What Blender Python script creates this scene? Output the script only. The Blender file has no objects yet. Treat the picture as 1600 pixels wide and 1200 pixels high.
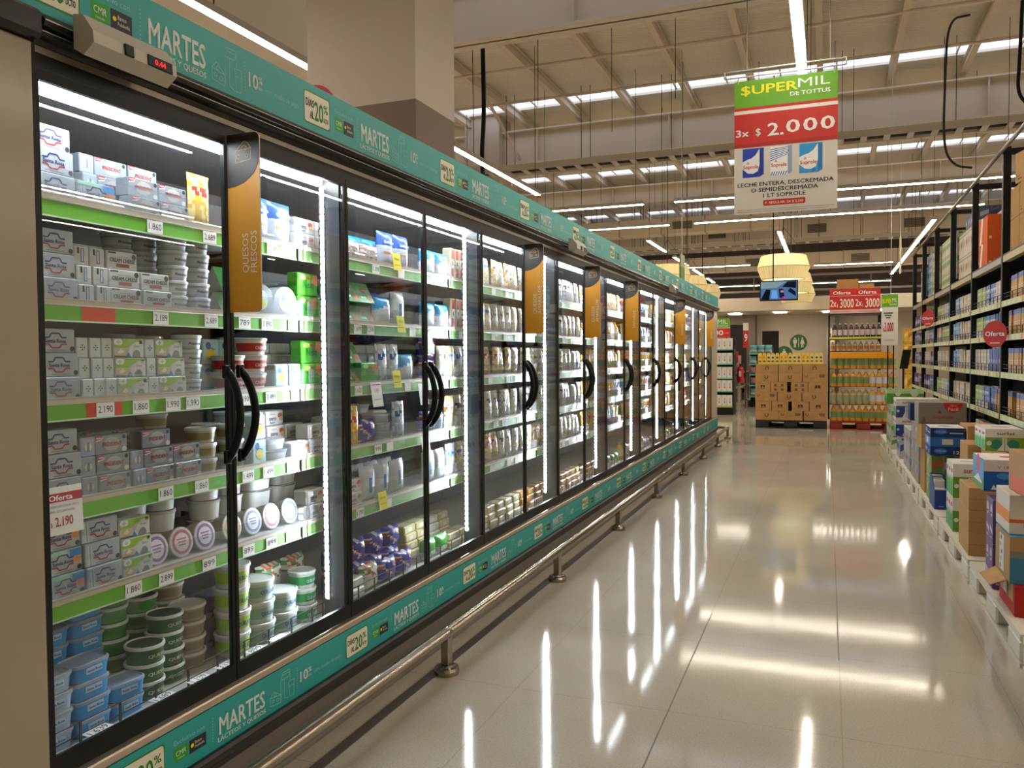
import bpy, math, random
from math import sin, cos, pi, radians as R
from mathutils import Matrix, Vector
random.seed(11)
S = bpy.context.scene
COL = S.collection

# ------------------------------------------------------------------ camera, light of the place, exposure
YAW, PITCH, ROLL, EYE = R(21.370), R(1.889), R(0.4), 1.34
fw = Vector((-sin(YAW) * cos(PITCH), cos(YAW) * cos(PITCH), -sin(PITCH)))
rt = Vector((cos(YAW), sin(YAW), 0.0))
up = rt.cross(fw)
rr = rt * cos(ROLL) - up * sin(ROLL)
uu = rt * sin(ROLL) + up * cos(ROLL)
camd = bpy.data.cameras.new('camera')
camd.sensor_width = 36.0
camd.lens = 36.0 * 1260 / 1600
camd.clip_start = 0.05
camd.clip_end = 200
cam = bpy.data.objects.new('camera', camd)
COL.objects.link(cam)
cam.matrix_world = Matrix(((rr.x, uu.x, -fw.x, 0), (rr.y, uu.y, -fw.y, 0), (rr.z, uu.z, -fw.z, EYE), (0, 0, 0, 1)))
S.camera = cam
wd = bpy.data.worlds.new('world')
S.world = wd
wd.use_nodes = True
wd.node_tree.nodes['Background'].inputs[0].default_value = (0.55, 0.7, 1.0, 1)
wd.node_tree.nodes['Background'].inputs[1].default_value = 1.0
S.view_settings.view_transform = 'Standard'
S.view_settings.look = 'None'
S.view_settings.gamma = 1.0
S.view_settings.use_curve_mapping = False
S.view_settings.exposure = 0.13
TUBE_POWER = 44.0      # ceiling light lines
LED_POWER = 360.0       # LED points inside the fridges
FRIDGE_TUBE = 35.0      # lamp behind the top of each pair of doors
SKY_POWER = 1.7        # daylight through the roof lights
S.cycles.use_denoising = True
S.cycles.max_bounces = 8
S.cycles.diffuse_bounces = 4
S.cycles.glossy_bounces = 4
S.cycles.transmission_bounces = 6
S.cycles.transparent_max_bounces = 32
S.cycles.caustics_reflective = False
S.cycles.caustics_refractive = False
S.cycles.sample_clamp_indirect = 4.0

# ------------------------------------------------------------------ materials
def lin(h):
    h = h.lstrip('#')
    o = []
    for i in (0, 2, 4):
        c = int(h[i:i + 2], 16) / 255
        o.append(c / 12.92 if c <= 0.04045 else ((c + 0.055) / 1.055) ** 2.4)
    return (o[0], o[1], o[2], 1.0)

MATS = {}
def mt(hexc, rough=0.5, metal=0.0, spec=0.5, noise=0.0, nscale=40.0):
    key = (hexc, rough, metal, spec, noise, nscale)
    if key in MATS:
        return MATS[key]
    m = bpy.data.materials.new('paint_' + hexc.strip('#'))
    m.use_nodes = True
    nt = m.node_tree
    b = nt.nodes['Principled BSDF']
    b.inputs['Base Color'].default_value = lin(hexc)
    b.inputs['Roughness'].default_value = rough
    b.inputs['Metallic'].default_value = metal
    b.inputs['Specular IOR Level'].default_value = spec
    if noise:
        tc = nt.nodes.new('ShaderNodeTexCoord')
        n = nt.nodes.new('ShaderNodeTexNoise')
        n.inputs['Scale'].default_value = nscale
        n.inputs['Detail'].default_value = 5
        r = nt.nodes.new('ShaderNodeValToRGB')
        c = lin(hexc)
        r.color_ramp.elements[0].color = tuple(x * (1 - noise) for x in c[:3]) + (1,)
        r.color_ramp.elements[1].color = tuple(min(1, x * (1 + noise)) for x in c[:3]) + (1,)
        r.color_ramp.elements[0].position = 0.3
        r.color_ramp.elements[1].position = 0.7
        nt.links.new(tc.outputs['Object'], n.inputs['Vector'])
        nt.links.new(n.outputs['Fac'], r.inputs['Fac'])
        nt.links.new(r.outputs['Color'], b.inputs['Base Color'])
    MATS[key] = m
    return m

def emit(hexc, power, name='lit'):
    key = ('e', hexc, power)
    if key in MATS:
        return MATS[key]
    m = bpy.data.materials.new(name)
    m.use_nodes = True
    nt = m.node_tree
    nt.nodes.clear()
    e = nt.nodes.new('ShaderNodeEmission')
    e.inputs[0].default_value = lin(hexc)
    e.inputs[1].default_value = power
    o = nt.nodes.new('ShaderNodeOutputMaterial')
    nt.links.new(e.outputs[0], o.inputs[0])
    MATS[key] = m
    return m

def glassy(name, tint, ior, haze=0.0, rough=0.0):
    key = ('g', name)
    if key in MATS:
        return MATS[key]
    m = bpy.data.materials.new(name)
    m.use_nodes = True
    nt = m.node_tree
    nt.nodes.clear()
    t = nt.nodes.new('ShaderNodeBsdfTransparent')
    t.inputs[0].default_value = (*tint, 1)
    g = nt.nodes.new('ShaderNodeBsdfGlossy')
    g.inputs['Roughness'].default_value = rough
    f = nt.nodes.new('ShaderNodeFresnel')
    geo = nt.nodes.new('ShaderNodeNewGeometry')      # the same reflectance on the way in and on the way out of the pane
    io = nt.nodes.new('ShaderNodeMapRange')
    io.inputs['To Min'].default_value = ior
    io.inputs['To Max'].default_value = 1.0 / ior
    nt.links.new(geo.outputs['Backfacing'], io.inputs['Value'])
    nt.links.new(io.outputs['Result'], f.inputs[0])
    x = nt.nodes.new('ShaderNodeMixShader')
    o = nt.nodes.new('ShaderNodeOutputMaterial')
    nt.links.new(f.outputs[0], x.inputs[0])
    nt.links.new(t.outputs[0], x.inputs[1])
    nt.links.new(g.outputs[0], x.inputs[2])
    last = x.outputs[0]
    if haze:
        d = nt.nodes.new('ShaderNodeBsdfDiffuse')
        d.inputs[0].default_value = (0.8, 0.82, 0.84, 1)
        y = nt.nodes.new('ShaderNodeMixShader')
        y.inputs[0].default_value = haze
        nt.links.new(last, y.inputs[1])
        nt.links.new(d.outputs[0], y.inputs[2])
        last = y.outputs[0]
    nt.links.new(last, o.inputs[0])
    MATS[key] = m
    return m

GLASS = glassy('door_glass', (0.95, 0.97, 0.97), 1.42)
ACRYL = glassy('acrylic', (0.93, 0.95, 0.96), 1.35, 0.06)
CLEARP = glassy('clear_plastic', (0.9, 0.93, 0.95), 1.45, 0.35, 0.15)
WRAP = glassy('plastic_wrap', (0.95, 0.95, 0.95), 1.5, 0.12, 0.1)
BLACK = mt('#0e0f11', 0.45, 0, 0.3)
DARK = mt('#2a2826', 0.5)
WHITE = mt('#e9e8e4', 0.5)
PAPER = mt('#eeeeea', 0.8)
STEEL = mt('#a89f92', 0.22, 1.0)
KRAFT = mt('#a8804f', 0.85, 0, 0.2, 0.08, 9.0)
KRAFT2 = mt('#b48d5c', 0.85, 0, 0.2, 0.08, 9.0)
BEIGE = mt('#a39a8b', 0.32)
TEAL = mt('#2ba3a0', 0.45)
TEALD = mt('#8fd0cd', 0.6)
NAVY = mt('#1d2c6b', 0.5)
RED = mt('#c4241f', 0.5)
GREEN = mt('#55b31e', 0.5)
YELL = mt('#f0cf1a', 0.5)

# ------------------------------------------------------------------ mesh builder
TXT = {}
def text_geo(s, bold):
    k = (s, bold)
    if k not in TXT:
        cu = bpy.data.curves.new('lettering', 'FONT')
        cu.body = s
        cu.size = 1.0
        cu.resolution_u = 2
        ob = bpy.data.objects.new('lettering', cu)
        COL.objects.link(ob)
        dg = bpy.context.evaluated_depsgraph_get()
        dg.update()
        me = ob.evaluated_get(dg).to_mesh()
        vs = [(v.co.x, v.co.y) for v in me.vertices]
        fs = [tuple(p.vertices) for p in me.polygons]
        xs = [v[0] for v in vs] or [0, 1]
        ys = [v[1] for v in vs] or [0, 1]
        if bold:      # heavier strokes: three slightly shifted prints of the same letters
            n = len(vs)
            base, bf = vs, fs
            vs = [(x + dx, y + dy) for dx, dy in ((-0.020, -0.009), (0.020, -0.009), (0.0, 0.015)) for x, y in base]
            fs = bf + [tuple(i + n for i in f) for f in bf] + [tuple(i + 2 * n for i in f) for f in bf]
        TXT[k] = (vs, fs, min(xs), max(xs), min(ys), max(ys))
        bpy.data.objects.remove(ob)
        bpy.data.curves.remove(cu)
    return TXT[k]

def frame(o, right, upv):
    r, u = Vector(right).normalized(), Vector(upv).normalized()
    n = r.cross(u)
    return Matrix(((r.x, u.x, n.x, o[0]), (r.y, u.y, n.y, o[1]), (r.z, u.z, n.z, o[2]), (0, 0, 0, 1)))

def FRONT(x=0, y=0, z=0): return frame((x, y, z), (1, 0, 0), (0, 0, 1))      # looks towards -y
def EAST(x, y, z): return frame((x, y, z), (0, 1, 0), (0, 0, 1))             # looks towards +x
def WEST(x, y, z): return frame((x, y, z), (0, -1, 0), (0, 0, 1))            # looks towards -x

class MB:
    def __init__(s):
        s.v, s.f, s.i, s.mats, s.sm = [], [], [], [], []
    def mi(s, m):
        if m not in s.mats:
            s.mats.append(m)
        return s.mats.index(m)
    def add(s, vs, fs, mat, M=None, smooth=False):
        b = len(s.v)
        if M is not None:
            vs = [tuple(M @ Vector(v)) for v in vs]
        s.v += [tuple(v) for v in vs]
        k = s.mi(mat)
        for f in fs:
            s.f.append(tuple(b + j for j in f))
            s.i.append(k)
            s.sm.append(smooth)
        return s
    def box(s, x0, y0, z0, x1, y1, z1, mat, M=None, c=0.0):
        if c <= 0:
            vs = [(x0, y0, z0), (x1, y0, z0), (x1, y1, z0), (x0, y1, z0), (x0, y0, z1), (x1, y0, z1), (x1, y1, z1), (x0, y1, z1)]
            fs = [(3, 2, 1, 0), (4, 5, 6, 7), (0, 1, 5, 4), (1, 2, 6, 5), (2, 3, 7, 6), (3, 0, 4, 7)]
            return s.add(vs, fs, mat, M)
        lo, hi = (x0, y0, z0), (x1, y1, z1)
        vs, ix = [], {}
        for sx in (0, 1):
            for sy in (0, 1):
                for sz in (0, 1):
                    for a in range(3):
                        p = []
                        for ax, sg in enumerate((sx, sy, sz)):
                            e = hi[ax] if sg else lo[ax]
                            if ax != a:
                                e += -c if sg else c
                            p.append(e)
                        ix[(sx, sy, sz, a)] = len(vs)
                        vs.append(tuple(p))
        fs = []
        for a in range(3):
            o = [q for q in range(3) if q != a]
            for sg in (0, 1):
                q = []
                for u, w in ((0, 0), (1, 0), (1, 1), (0, 1)):
                    t = [0, 0, 0]
                    t[a], t[o[0]], t[o[1]] = sg, u, w
                    q.append(ix[(*t, a)])
                fs.append(q)
            for u in (0, 1):
                for w in (0, 1):
                    q = []
                    for sg, ax in ((0, o[0]), (0, o[1]), (1, o[1]), (1, o[0])):
                        t = [0, 0, 0]
                        t[a], t[o[0]], t[o[1]] = sg, u, w
                        q.append(ix[(*t, ax)])
                    fs.append(q)
        for sx in (0, 1):
            for sy in (0, 1):
                for sz in (0, 1):
                    fs.append([ix[(sx, sy, sz, a)] for a in range(3)])
        ctr = Vector([(lo[q] + hi[q]) / 2 for q in range(3)])
        out = []
        for q in fs:
            p = [Vector(vs[j]) for j in q]
            n = (p[1] - p[0]).cross(p[2] - p[0])
            m = sum(p, Vector()) / len(p) - ctr
            out.append(tuple(q) if n.dot(m) > 0 else tuple(reversed(q)))
        return s.add(vs, out, mat, M)
    def prism(s, poly, z0, z1, mat, M=None, side=None):
        n = len(poly)
        vs = [(p[0], p[1], z0) for p in poly] + [(p[0], p[1], z1) for p in poly]
        s.add(vs, [tuple(range(n - 1, -1, -1)), tuple(range(n, 2 * n))], mat, M)
        return s.add(vs, [(j, (j + 1) % n, n + (j + 1) % n, n + j) for j in range(n)], side or mat, M)
    def lathe(s, prof, n, mat, M=None, mats=None, sx=1.0, sy=1.0, power=2.0, smooth=True):
        vs = []
        for r, z in prof:
            for j in range(n):
                a = 2 * pi * (j + 0.5) / n
                ca, sa = cos(a), sin(a)
                if power != 2.0:
                    ca = math.copysign(abs(ca) ** (2 / power), ca)
                    sa = math.copysign(abs(sa) ** (2 / power), sa)
                vs.append((r * ca * sx, r * sa * sy, z))
        for k in range(len(prof) - 1):
            fs = [(k * n + j, k * n + (j + 1) % n, (k + 1) * n + (j + 1) % n, (k + 1) * n + j) for j in range(n)]
            s._band(vs, fs, mats[k] if mats else mat, M, smooth)
        s._band(vs, [tuple(range(n - 1, -1, -1))], mats[0] if mats else mat, M, False)
        e = (len(prof) - 1) * n
        s._band(vs, [tuple(range(e, e + n))], mats[-1] if mats else mat, M, False)
        return s
    def _band(s, vs, fs, mat, M, smooth):
        use = sorted({j for f in fs for j in f})
        mp = {j: q for q, j in enumerate(use)}
        return s.add([vs[j] for j in use], [tuple(mp[j] for j in f) for f in fs], mat, M, smooth)
    def tube(s, pts, r, mat, n=8, M=None, flat=None):
        pts = [Vector(p) for p in pts]
        vs = []
        ref = None
        for k, p in enumerate(pts):
            t = (pts[min(k + 1, len(pts) - 1)] - pts[max(k - 1, 0)]).normalized()
            if ref is None:
                dd = pts[-1] - pts[0]
                ref = Vector((0, 1, 0)) if abs(dd.z) > 0.7 * dd.length and dd.length > 1e-6 else Vector((0, 0, 1))
                if abs(t.dot(ref)) > 0.97:
                    ref = Vector((1, 0, 0))
            a = t.cross(ref).normalized()
            b = a.cross(t).normalized()
            ra, rb = (r, r) if flat is None else flat
            for j in range(n):
                w = 2 * pi * (j + 0.5) / n
                vs.append(tuple(p + a * (cos(w) * ra) + b * (sin(w) * rb)))
        fs = []
        for k in range(len(pts) - 1):
            for j in range(n):
                fs.append((k * n + j, k * n + (j + 1) % n, (k + 1) * n + (j + 1) % n, (k + 1) * n + j))
        s.add(vs, fs + [tuple(range(n - 1, -1, -1)), tuple(range(len(vs) - n, len(vs)))], mat, M, n > 5)
        return s
    # flat printing on a face: M gives the face, x right, y up
    def rect(s, M, x0, y0, x1, y1, mat, z=0.0005):
        return s.add([(x0, y0, z), (x1, y0, z), (x1, y1, z), (x0, y1, z)], [(0, 1, 2, 3)], mat, M)
    def poly(s, M, pts, mat, z=0.0006):
        return s.add([(p[0], p[1], z) for p in pts], [tuple(range(len(pts)))], mat, M)
    def rrect(s, M, x0, y0, x1, y1, r, mat, z=0.0006):
        pts = []
        for cx, cy, a0 in ((x1 - r, y1 - r, 0), (x0 + r, y1 - r, 90), (x0 + r, y0 + r, 180), (x1 - r, y0 + r, 270)):
            for k in range(5):
                a = R(a0 + 22.5 * k)
                pts.append((cx + r * cos(a), cy + r * sin(a)))
        return s.poly(M, pts, mat, z)
    def disc(s, M, x, y, r, mat, z=0.0007, n=20, ry=None):
        return s.poly(M, [(x + r * cos(2 * pi * k / n), y + (ry or r) * sin(2 * pi * k / n)) for k in range(n)], mat, z)
    def line(s, M, pts, w, mat, z=0.0008):
        for (ax, ay), (bx, by) in zip(pts[:-1], pts[1:]):
            dx, dy = bx - ax, by - ay
            L = math.hypot(dx, dy) or 1
            nx, ny = -dy / L * w / 2, dx / L * w / 2
            s.add([(ax - nx, ay - ny, z), (bx - nx, by - ny, z), (bx + nx, by + ny, z), (ax + nx, ay + ny, z)], [(0, 1, 2, 3)], mat, M)
        return s
    def text(s, M, t, x, y, h, mat, bold=False, w=None, align='l', z=0.0010, rot=0.0, cap=0.727):
        vs, fs, ax, bx, ay, by = text_geo(t, bold)
        sc = h / cap
        sx = sc if w is None else w / max(bx - ax, 1e-6)
        W = (bx - ax) * sx
        ox = {'l': 0, 'c': -W / 2, 'r': -W}[align]
        c, n = cos(rot), sin(rot)
        out = []
        third = max(1, len(vs) // 3)
        for k, (px, py) in enumerate(vs):
            qx, qy = (px - ax) * sx + ox, py * sc
            out.append((x + qx * c - qy * n, y + qx * n + qy * c, z + (0.0003 * (k // third) if bold else 0.0)))
        return s.add(out, fs, mat, M)
    def mesh(s, name):
        me = bpy.data.meshes.new(name)
        me.from_pydata(s.v, [], s.f)
        for m in s.mats:
            me.materials.append(m)
        me.polygons.foreach_set('material_index', s.i)
        me.polygons.foreach_set('use_smooth', s.sm)
        me.update()
        return me
    def build(s, name, parent=None):
        o = bpy.data.objects.new(name, s.mesh(name))
        COL.objects.link(o)
        if parent is not None:
            o.parent = parent
            off = WORLD.get(parent.name, Vector((0, 0, 0)))
            o.data.transform(Matrix.Translation(-off))
            WORLD[o.name] = off
        return o

WORLD = {}     # where each parent stands, so that its parts can be written in room coordinates
def tag(o, label, cat, group=None):
    o['label'] = label
    o['category'] = cat
    if group:
        o['group'] = group
    return o
def thing(name, label, cat, loc=(0, 0, 0), group=None):
    o = bpy.data.objects.new(name, None)
    o.empty_display_size = 0.1
    COL.objects.link(o)
    o.location = loc
    WORLD[o.name] = Vector(loc)
    return tag(o, label, cat, group)
def struct(name, mb):
    o = mb.build(name)
    o['kind'] = 'structure'
    return o
def rest_on(o, origin):
    """put the object's origin at its base"""
    o.data.transform(Matrix.Translation(-Vector(origin)))
    o.location = origin
    return o

# ------------------------------------------------------------------ floor, walls, roof
def floor_material():
    m = bpy.data.materials.new('polished_terrazzo')
    m.use_nodes = True
    nt = m.node_tree
    N, L = nt.nodes.new, nt.links.new
    b = nt.nodes['Principled BSDF']
    tc = N('ShaderNodeTexCoord')
    big = N('ShaderNodeTexNoise'); big.inputs['Scale'].default_value = 1.1; big.inputs['Detail'].default_value = 3
    fine = N('ShaderNodeTexNoise'); fine.inputs['Scale'].default_value = 160; fine.inputs['Detail'].default_value = 2
    ra = N('ShaderNodeValToRGB')
    ra.color_ramp.elements[0].color = lin('#aca190'); ra.color_ramp.elements[0].position = 0.35
    ra.color_ramp.elements[1].color = lin('#b9af9d'); ra.color_ramp.elements[1].position = 0.68
    rb = N('ShaderNodeValToRGB')
    rb.color_ramp.elements[0].color = (0.72, 0.70, 0.66, 1); rb.color_ramp.elements[0].position = 0.36
    rb.color_ramp.elements[1].color = (1, 1, 1, 1); rb.color_ramp.elements[1].position = 0.52
    mul = N('ShaderNodeMix'); mul.data_type = 'RGBA'; mul.blend_type = 'MULTIPLY'; mul.inputs[0].default_value = 0.55
    mp = N('ShaderNodeMapping'); mp.inputs['Location'].default_value = (-0.055, -0.61, 0)
    br = N('ShaderNodeTexBrick')
    br.offset = 0.0
    br.inputs['Color1'].default_value = (1, 1, 1, 1); br.inputs['Color2'].default_value = (0.985, 0.985, 0.98, 1)
    br.inputs['Mortar'].default_value = (0.78, 0.74, 0.68, 1)
    br.inputs['Scale'].default_value = 1.0
    br.inputs['Mortar Size'].default_value = 0.0022
    br.inputs['Mortar Smooth'].default_value = 0.1
    br.inputs['Brick Width'].default_value = 0.61
    br.inputs['Row Height'].default_value = 0.80
    m2 = N('ShaderNodeMix'); m2.data_type = 'RGBA'; m2.blend_type = 'MULTIPLY'; m2.inputs[0].default_value = 0.75
    L(tc.outputs['Object'], big.inputs['Vector']); L(tc.outputs['Object'], fine.inputs['Vector'])
    L(tc.outputs['Object'], mp.inputs['Vector']); L(mp.outputs['Vector'], br.inputs['Vector'])
    L(big.outputs['Fac'], ra.inputs['Fac']); L(fine.outputs['Fac'], rb.inputs['Fac'])
    L(ra.outputs['Color'], mul.inputs[6]); L(rb.outputs['Color'], mul.inputs[7])
    L(mul.outputs[2], m2.inputs[6]); L(br.outputs['Color'], m2.inputs[7])
    L(m2.outputs[2], b.inputs['Base Color'])
    rg = N('ShaderNodeMapRange')
    rg.inputs['To Min'].default_value = 0.05; rg.inputs['To Max'].default_value = 0.10
    L(big.outputs['Fac'], rg.inputs['Value']); L(rg.outputs['Result'], b.inputs['Roughness'])
    b.inputs['Specular IOR Level'].default_value = 0.27
    wv = N('ShaderNodeTexNoise'); wv.inputs['Scale'].default_value = 6; wv.inputs['Detail'].default_value = 2
    L(tc.outputs['Object'], wv.inputs['Vector'])
    bp = N('ShaderNodeBump'); bp.inputs['Strength'].default_value = 0.012; bp.inputs['Distance'].default_value = 0.02
    L(wv.outputs['Fac'], bp.inputs['Height']); L(bp.outputs['Normal'], b.inputs['Normal'])
    return m

def ribbed(hexc, scale, rough=0.6):
    m = bpy.data.materials.new('ribbed_sheet')
    m.use_nodes = True
    nt = m.node_tree
    b = nt.nodes['Principled BSDF']
    b.inputs['Base Color'].default_value = lin(hexc)
    b.inputs['Roughness'].default_value = rough
    tc = nt.nodes.new('ShaderNodeTexCoord')
    w = nt.nodes.new('ShaderNodeTexWave')
    w.bands_direction = 'Y'
    w.inputs['Scale'].default_value = scale
    w.inputs['Distortion'].default_value = 0.0
    bp = nt.nodes.new('ShaderNodeBump')
    bp.inputs['Strength'].default_value = 0.5
    bp.inputs['Distance'].default_value = 0.04
    nt.links.new(tc.outputs['Object'], w.inputs['Vector'])
    nt.links.new(w.outputs['Fac'], bp.inputs['Height'])
    nt.links.new(bp.outputs['Normal'], b.inputs['Normal'])
    return m

XA, XB, YA, YB = -13.0, 12.0, -6.0, 36.0
WALLC = mt('#c9bda8', 0.75, 0, 0.3, 0.03, 1.5)
STEELW = mt('#dacebb', 0.55)
STEELS = mt('#dacebb', 0.55)
CONC = mt('#b9ab98', 0.8, 0, 0.3, 0.04, 3.0)
struct('floor', MB().box(XA, YA, -0.12, XB, YB, 0.0, floor_material()))
DECKZ = 6.55
deckmat = ribbed('#ebe2d3', 5.0)
lights_y = [(2.0, 2.6), (8.8, 9.4), (15.5, 16.1), (22.3, 22.9), (29.1, 29.7)]
m = MB()
y0 = YA
for a, b in lights_y:
    m.box(XA, y0, DECKZ, XB, a, DECKZ + 0.1, deckmat)
    y0 = b
m.box(XA, y0, DECKZ, XB, YB, DECKZ + 0.1, deckmat)
struct('ceiling', m)
skymat = emit('#e2eaff', SKY_POWER, 'daylight_through_sheet')
for k, (a, b) in enumerate(lights_y):
    m = MB().box(XA, a, DECKZ + 0.05, XB, b, DECKZ + 0.07, skymat)
    for q in range(26):
        x = XA + 0.5 + q * 0.97
        m.box(x, a, DECKZ + 0.02, x + 0.03, b, DECKZ + 0.05, STEELS)
    struct('window_%d' % (k + 1), m)
struct('wall_west', MB().box(XA - 0.1, YA, 0, XA, YB, DECKZ, WALLC))
struct('wall_east', MB().box(XB, YA, 0, XB + 0.1, YB, DECKZ, WALLC))
struct('wall_south', MB().box(XA, YA - 0.1, 0, XB, YA, DECKZ, WALLC))
struct('wall_north', MB().box(XA, YB, 2.9, XB, YB + 0.1, DECKZ, mt('#65574b', 0.9)).box(XA, 32.0, 0, XB, 32.1, 2.9, WALLC))  # upper wall dark brown: its lack of light put into the colour
# low ceiling over the far corridor, with its fascia
struct('ceiling_corridor', MB().box(XA, 26.0, 2.86, XB, 32.1, 2.92, mt('#cdbfa8', 0.8)).box(XA, 25.9, 2.72, XB, 26.0, 3.12, mt('#d6c9b3', 0.7)))
for k, (x, y) in enumerate(((-3.1, 30.0), (-1.55, 29.7), (0.05, 30.0), (1.7, 29.8))):
    struct('ceiling_light_panel_%d' % (k + 1), MB().box(x - 0.2, y - 0.3, 2.83, x + 0.2, y + 0.3, 2.858, emit('#fff4e2', 26.0)))
struct('wall_nook', MB().box(-2.95, 31.2, 0, -2.5, 32.0, 2.86, mt('#6f5f52', 0.8)).box(0.25, 31.0, 0, 0.4, 32.0, 2.86, mt('#4a423c', 0.8)))
# painted line along the fridges
struct('trim_1', MB().box(-1.572, -2, 0.0, -1.530, 13.2, 0.003, mt('#5c5148', 0.4)))
struct('trim_2', MB().box(0.051, 3.78, 0.0, 0.056, 5.85, 0.0008, mt('#6d6355', 0.7)).box(-0.556, 2.3, 0.0, -0.551, 4.25, 0.0008, mt('#6d6355', 0.7)))
# girders, purlins, braces
def girder(n, y, zb=5.5, zt=6.2):
    m = MB()
    m.box(XA, y - 0.015, zb, XB, y + 0.015, zt, STEELW)
    m.box(XA, y - 0.16, zb, XB, y + 0.16, zb + 0.03, STEELW)
    m.box(XA, y - 0.16, zt - 0.03, XB, y + 0.16, zt, STEELW)
    for q in range(9):
        x = XA + 1.6 + q * 2.8
        m.box(x, y - 0.14, zb + 0.03, x + 0.02, y + 0.14, zt - 0.03, STEELW)
    struct('beam_girder_%d' % n, m)
for n, y in enumerate((3.45, 9.95, 16.5, 23.0, 29.5)):
    girder(n + 1, y, 5.5 if y < 22 else 5.7, 6.22)
for k in range(20):
    x = -12.2 + 1.19 * k + 0.15
    m = MB().box(x - 0.006, YA, 6.36, x + 0.006, YB, 6.52, STEELW).box(x - 0.05, YA, 6.34, x + 0.05, YB, 6.36, STEELW).box(x - 0.05, YA, 6.5, x + 0.05, YB, 6.53, STEELW)
    struct('beam_purlin_%d' % (k + 1), m)
m = MB()
for y in (13.2, 14.9, 19.6, 20.9):
    m.tube([(XA, y, 6.33), (XB, y, 6.33)], 0.03, STEELS, 6)
struct('beam_tie_rods', m)
m = MB()
for a, b in (((-6.2, 10.1, 5.6), (-6.05, 12.6, 6.28)), ((-7.4, 10.1, 5.6), (-7.2, 12.6, 6.28)), ((-6.2, 16.4, 5.6), (-6.05, 14.2, 6.28)), ((-7.4, 16.4, 5.6), (-7.2, 14.2, 6.28))):
    m.tube([a, b], 0.03, STEELW, 6)
struct('beam_braces', m)
# the two-tone column behind the fridges and one further on
def column(n, x0, x1, y0, y1, split):
    m = MB().box(x0, y0, 0, x1, y1, split, mt('#75614f', 0.6)).box(x0, y0, split, x1, y1, DECKZ, mt('#c3b7a8', 0.7))
    struct('column_%d' % n, m)
column(1, -3.54, -2.655, 5.0, 5.62, 3.13)
column(2, -7.4, -6.6, 16.2, 16.9, 3.2)
struct('wall_side_duct', MB().box(-9.6, 4.6, 4.7, -5.6, 9.3, 5.45, mt('#e6dccc', 0.7)))

# ------------------------------------------------------------------ hung from the roof
GALV = mt('#c6beb2', 0.5, 0.1)
tube_mat = emit('#fff2e0', TUBE_POWER, 'light_line')
def light_line(x, y0, y1, label, along='y', z=4.1, w=0.075, grp=None, vis=True):
    """a light line hung on thin wires; along y (x fixed) or along x (then x is the y position)"""
    c = (x, (y0 + y1) / 2, z) if along == 'y' else ((y0 + y1) / 2, x, z)
    t = thing('light_line', label, 'light', c, grp)
    def bx(m, a, b, za, zb, hw, mat):
        if along == 'y':
            return m.box(x - hw, a, za, x + hw, b, zb, mat)
        return m.box(a, x - hw, za, b, x + hw, zb, mat)
    bx(MB(), y0, y1, z, z + 0.06, w / 2 + 0.012, GALV).build('housing', t)
    bx(MB(), y0 + 0.01, y1 - 0.01, z - 0.007, z, w / 2, tube_mat).build('diffuser', t)
    n = max(2, int((y1 - y0) / 2.2) + 1)
    for k in range(n):
        q = y0 + 0.15 + (y1 - y0 - 0.3) * k / (n - 1)
        p = (x, q) if along == 'y' else (q, x)
        MB().box(p[0] - 0.004, p[1] - 0.004, z + 0.06, p[0] + 0.004, p[1] + 0.004, DECKZ, DARK).build('suspension_wire', t)
    return t
light_line(-4.6, 0.0, 13.05, 'long white light line above the fridge cabinets, passing behind the column')
light_line(-0.246, 3.6, 12.6, 'long white light line above the aisle, meeting the green and red hanging sign')
light_line(2.02, 18.6, 30.5, 'white light line above the far end of the milk shelves')
light_line(-1.02, 19.0, 23.3, 'short white light line above the big pleated lampshade by the screen')
for k, (a, b) in enumerate(((19.2, 21.4), (22.7, 25.0), (26.2, 28.4), (29.4, 31.2))):
    light_line(-4.0, a, b, ['first', 'second', 'third', 'last'][k] + ' short light line in the row over the cream lampshades', grp='light lines over the lampshades')
for k, (y, a, b) in enumerate(((14.6, -5.16, -3.12), (14.6, -2.57, 2.75), (17.1, -5.18, -3.11), (17.1, -2.6, 2.68))):
    light_line(y, a, b, ['short crosswise light line left of the gap, before the cable tray', 'long crosswise light line passing behind the hanging sign, upper one', 'short crosswise light line left of the gap, lower one', 'long crosswise light line passing just under the hanging sign'][k], 'x')
for k, (y, a, b) in enumerate(((25.6, -6.0, -2.2), (26.6, -0.4, 1.8), (33.2, -4.2, -2.4), (33.2, -0.7, 2.2))):
    light_line(y, a, b, ['far crosswise light line left of the screen, upper one', 'far crosswise light line right of the screen, upper one', 'far crosswise light line left of the screen, lower one', 'far crosswise light line right of the screen, lower one'][k], 'x')
for k, (x, a, b) in enumerate(((4.6, -4.5, 22.0), (8.2, -4.5, 25.0), (-7.2, -4.5, 25.0), (-11.2, -4.5, 25.0), (11.0, -4.5, 25.0))):  # the two lines by the walls are added out of view for bounce light
    light_line(x, a, b, ['light line over the next aisle, just beyond the milk shelves', 'light line two aisles beyond the milk shelves', 'light line over the hall just beyond the fridges', 'unseen added fill light line by the wall beyond the fridges', 'unseen added fill light line by the wall beyond the milk shelves'][k])

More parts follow.
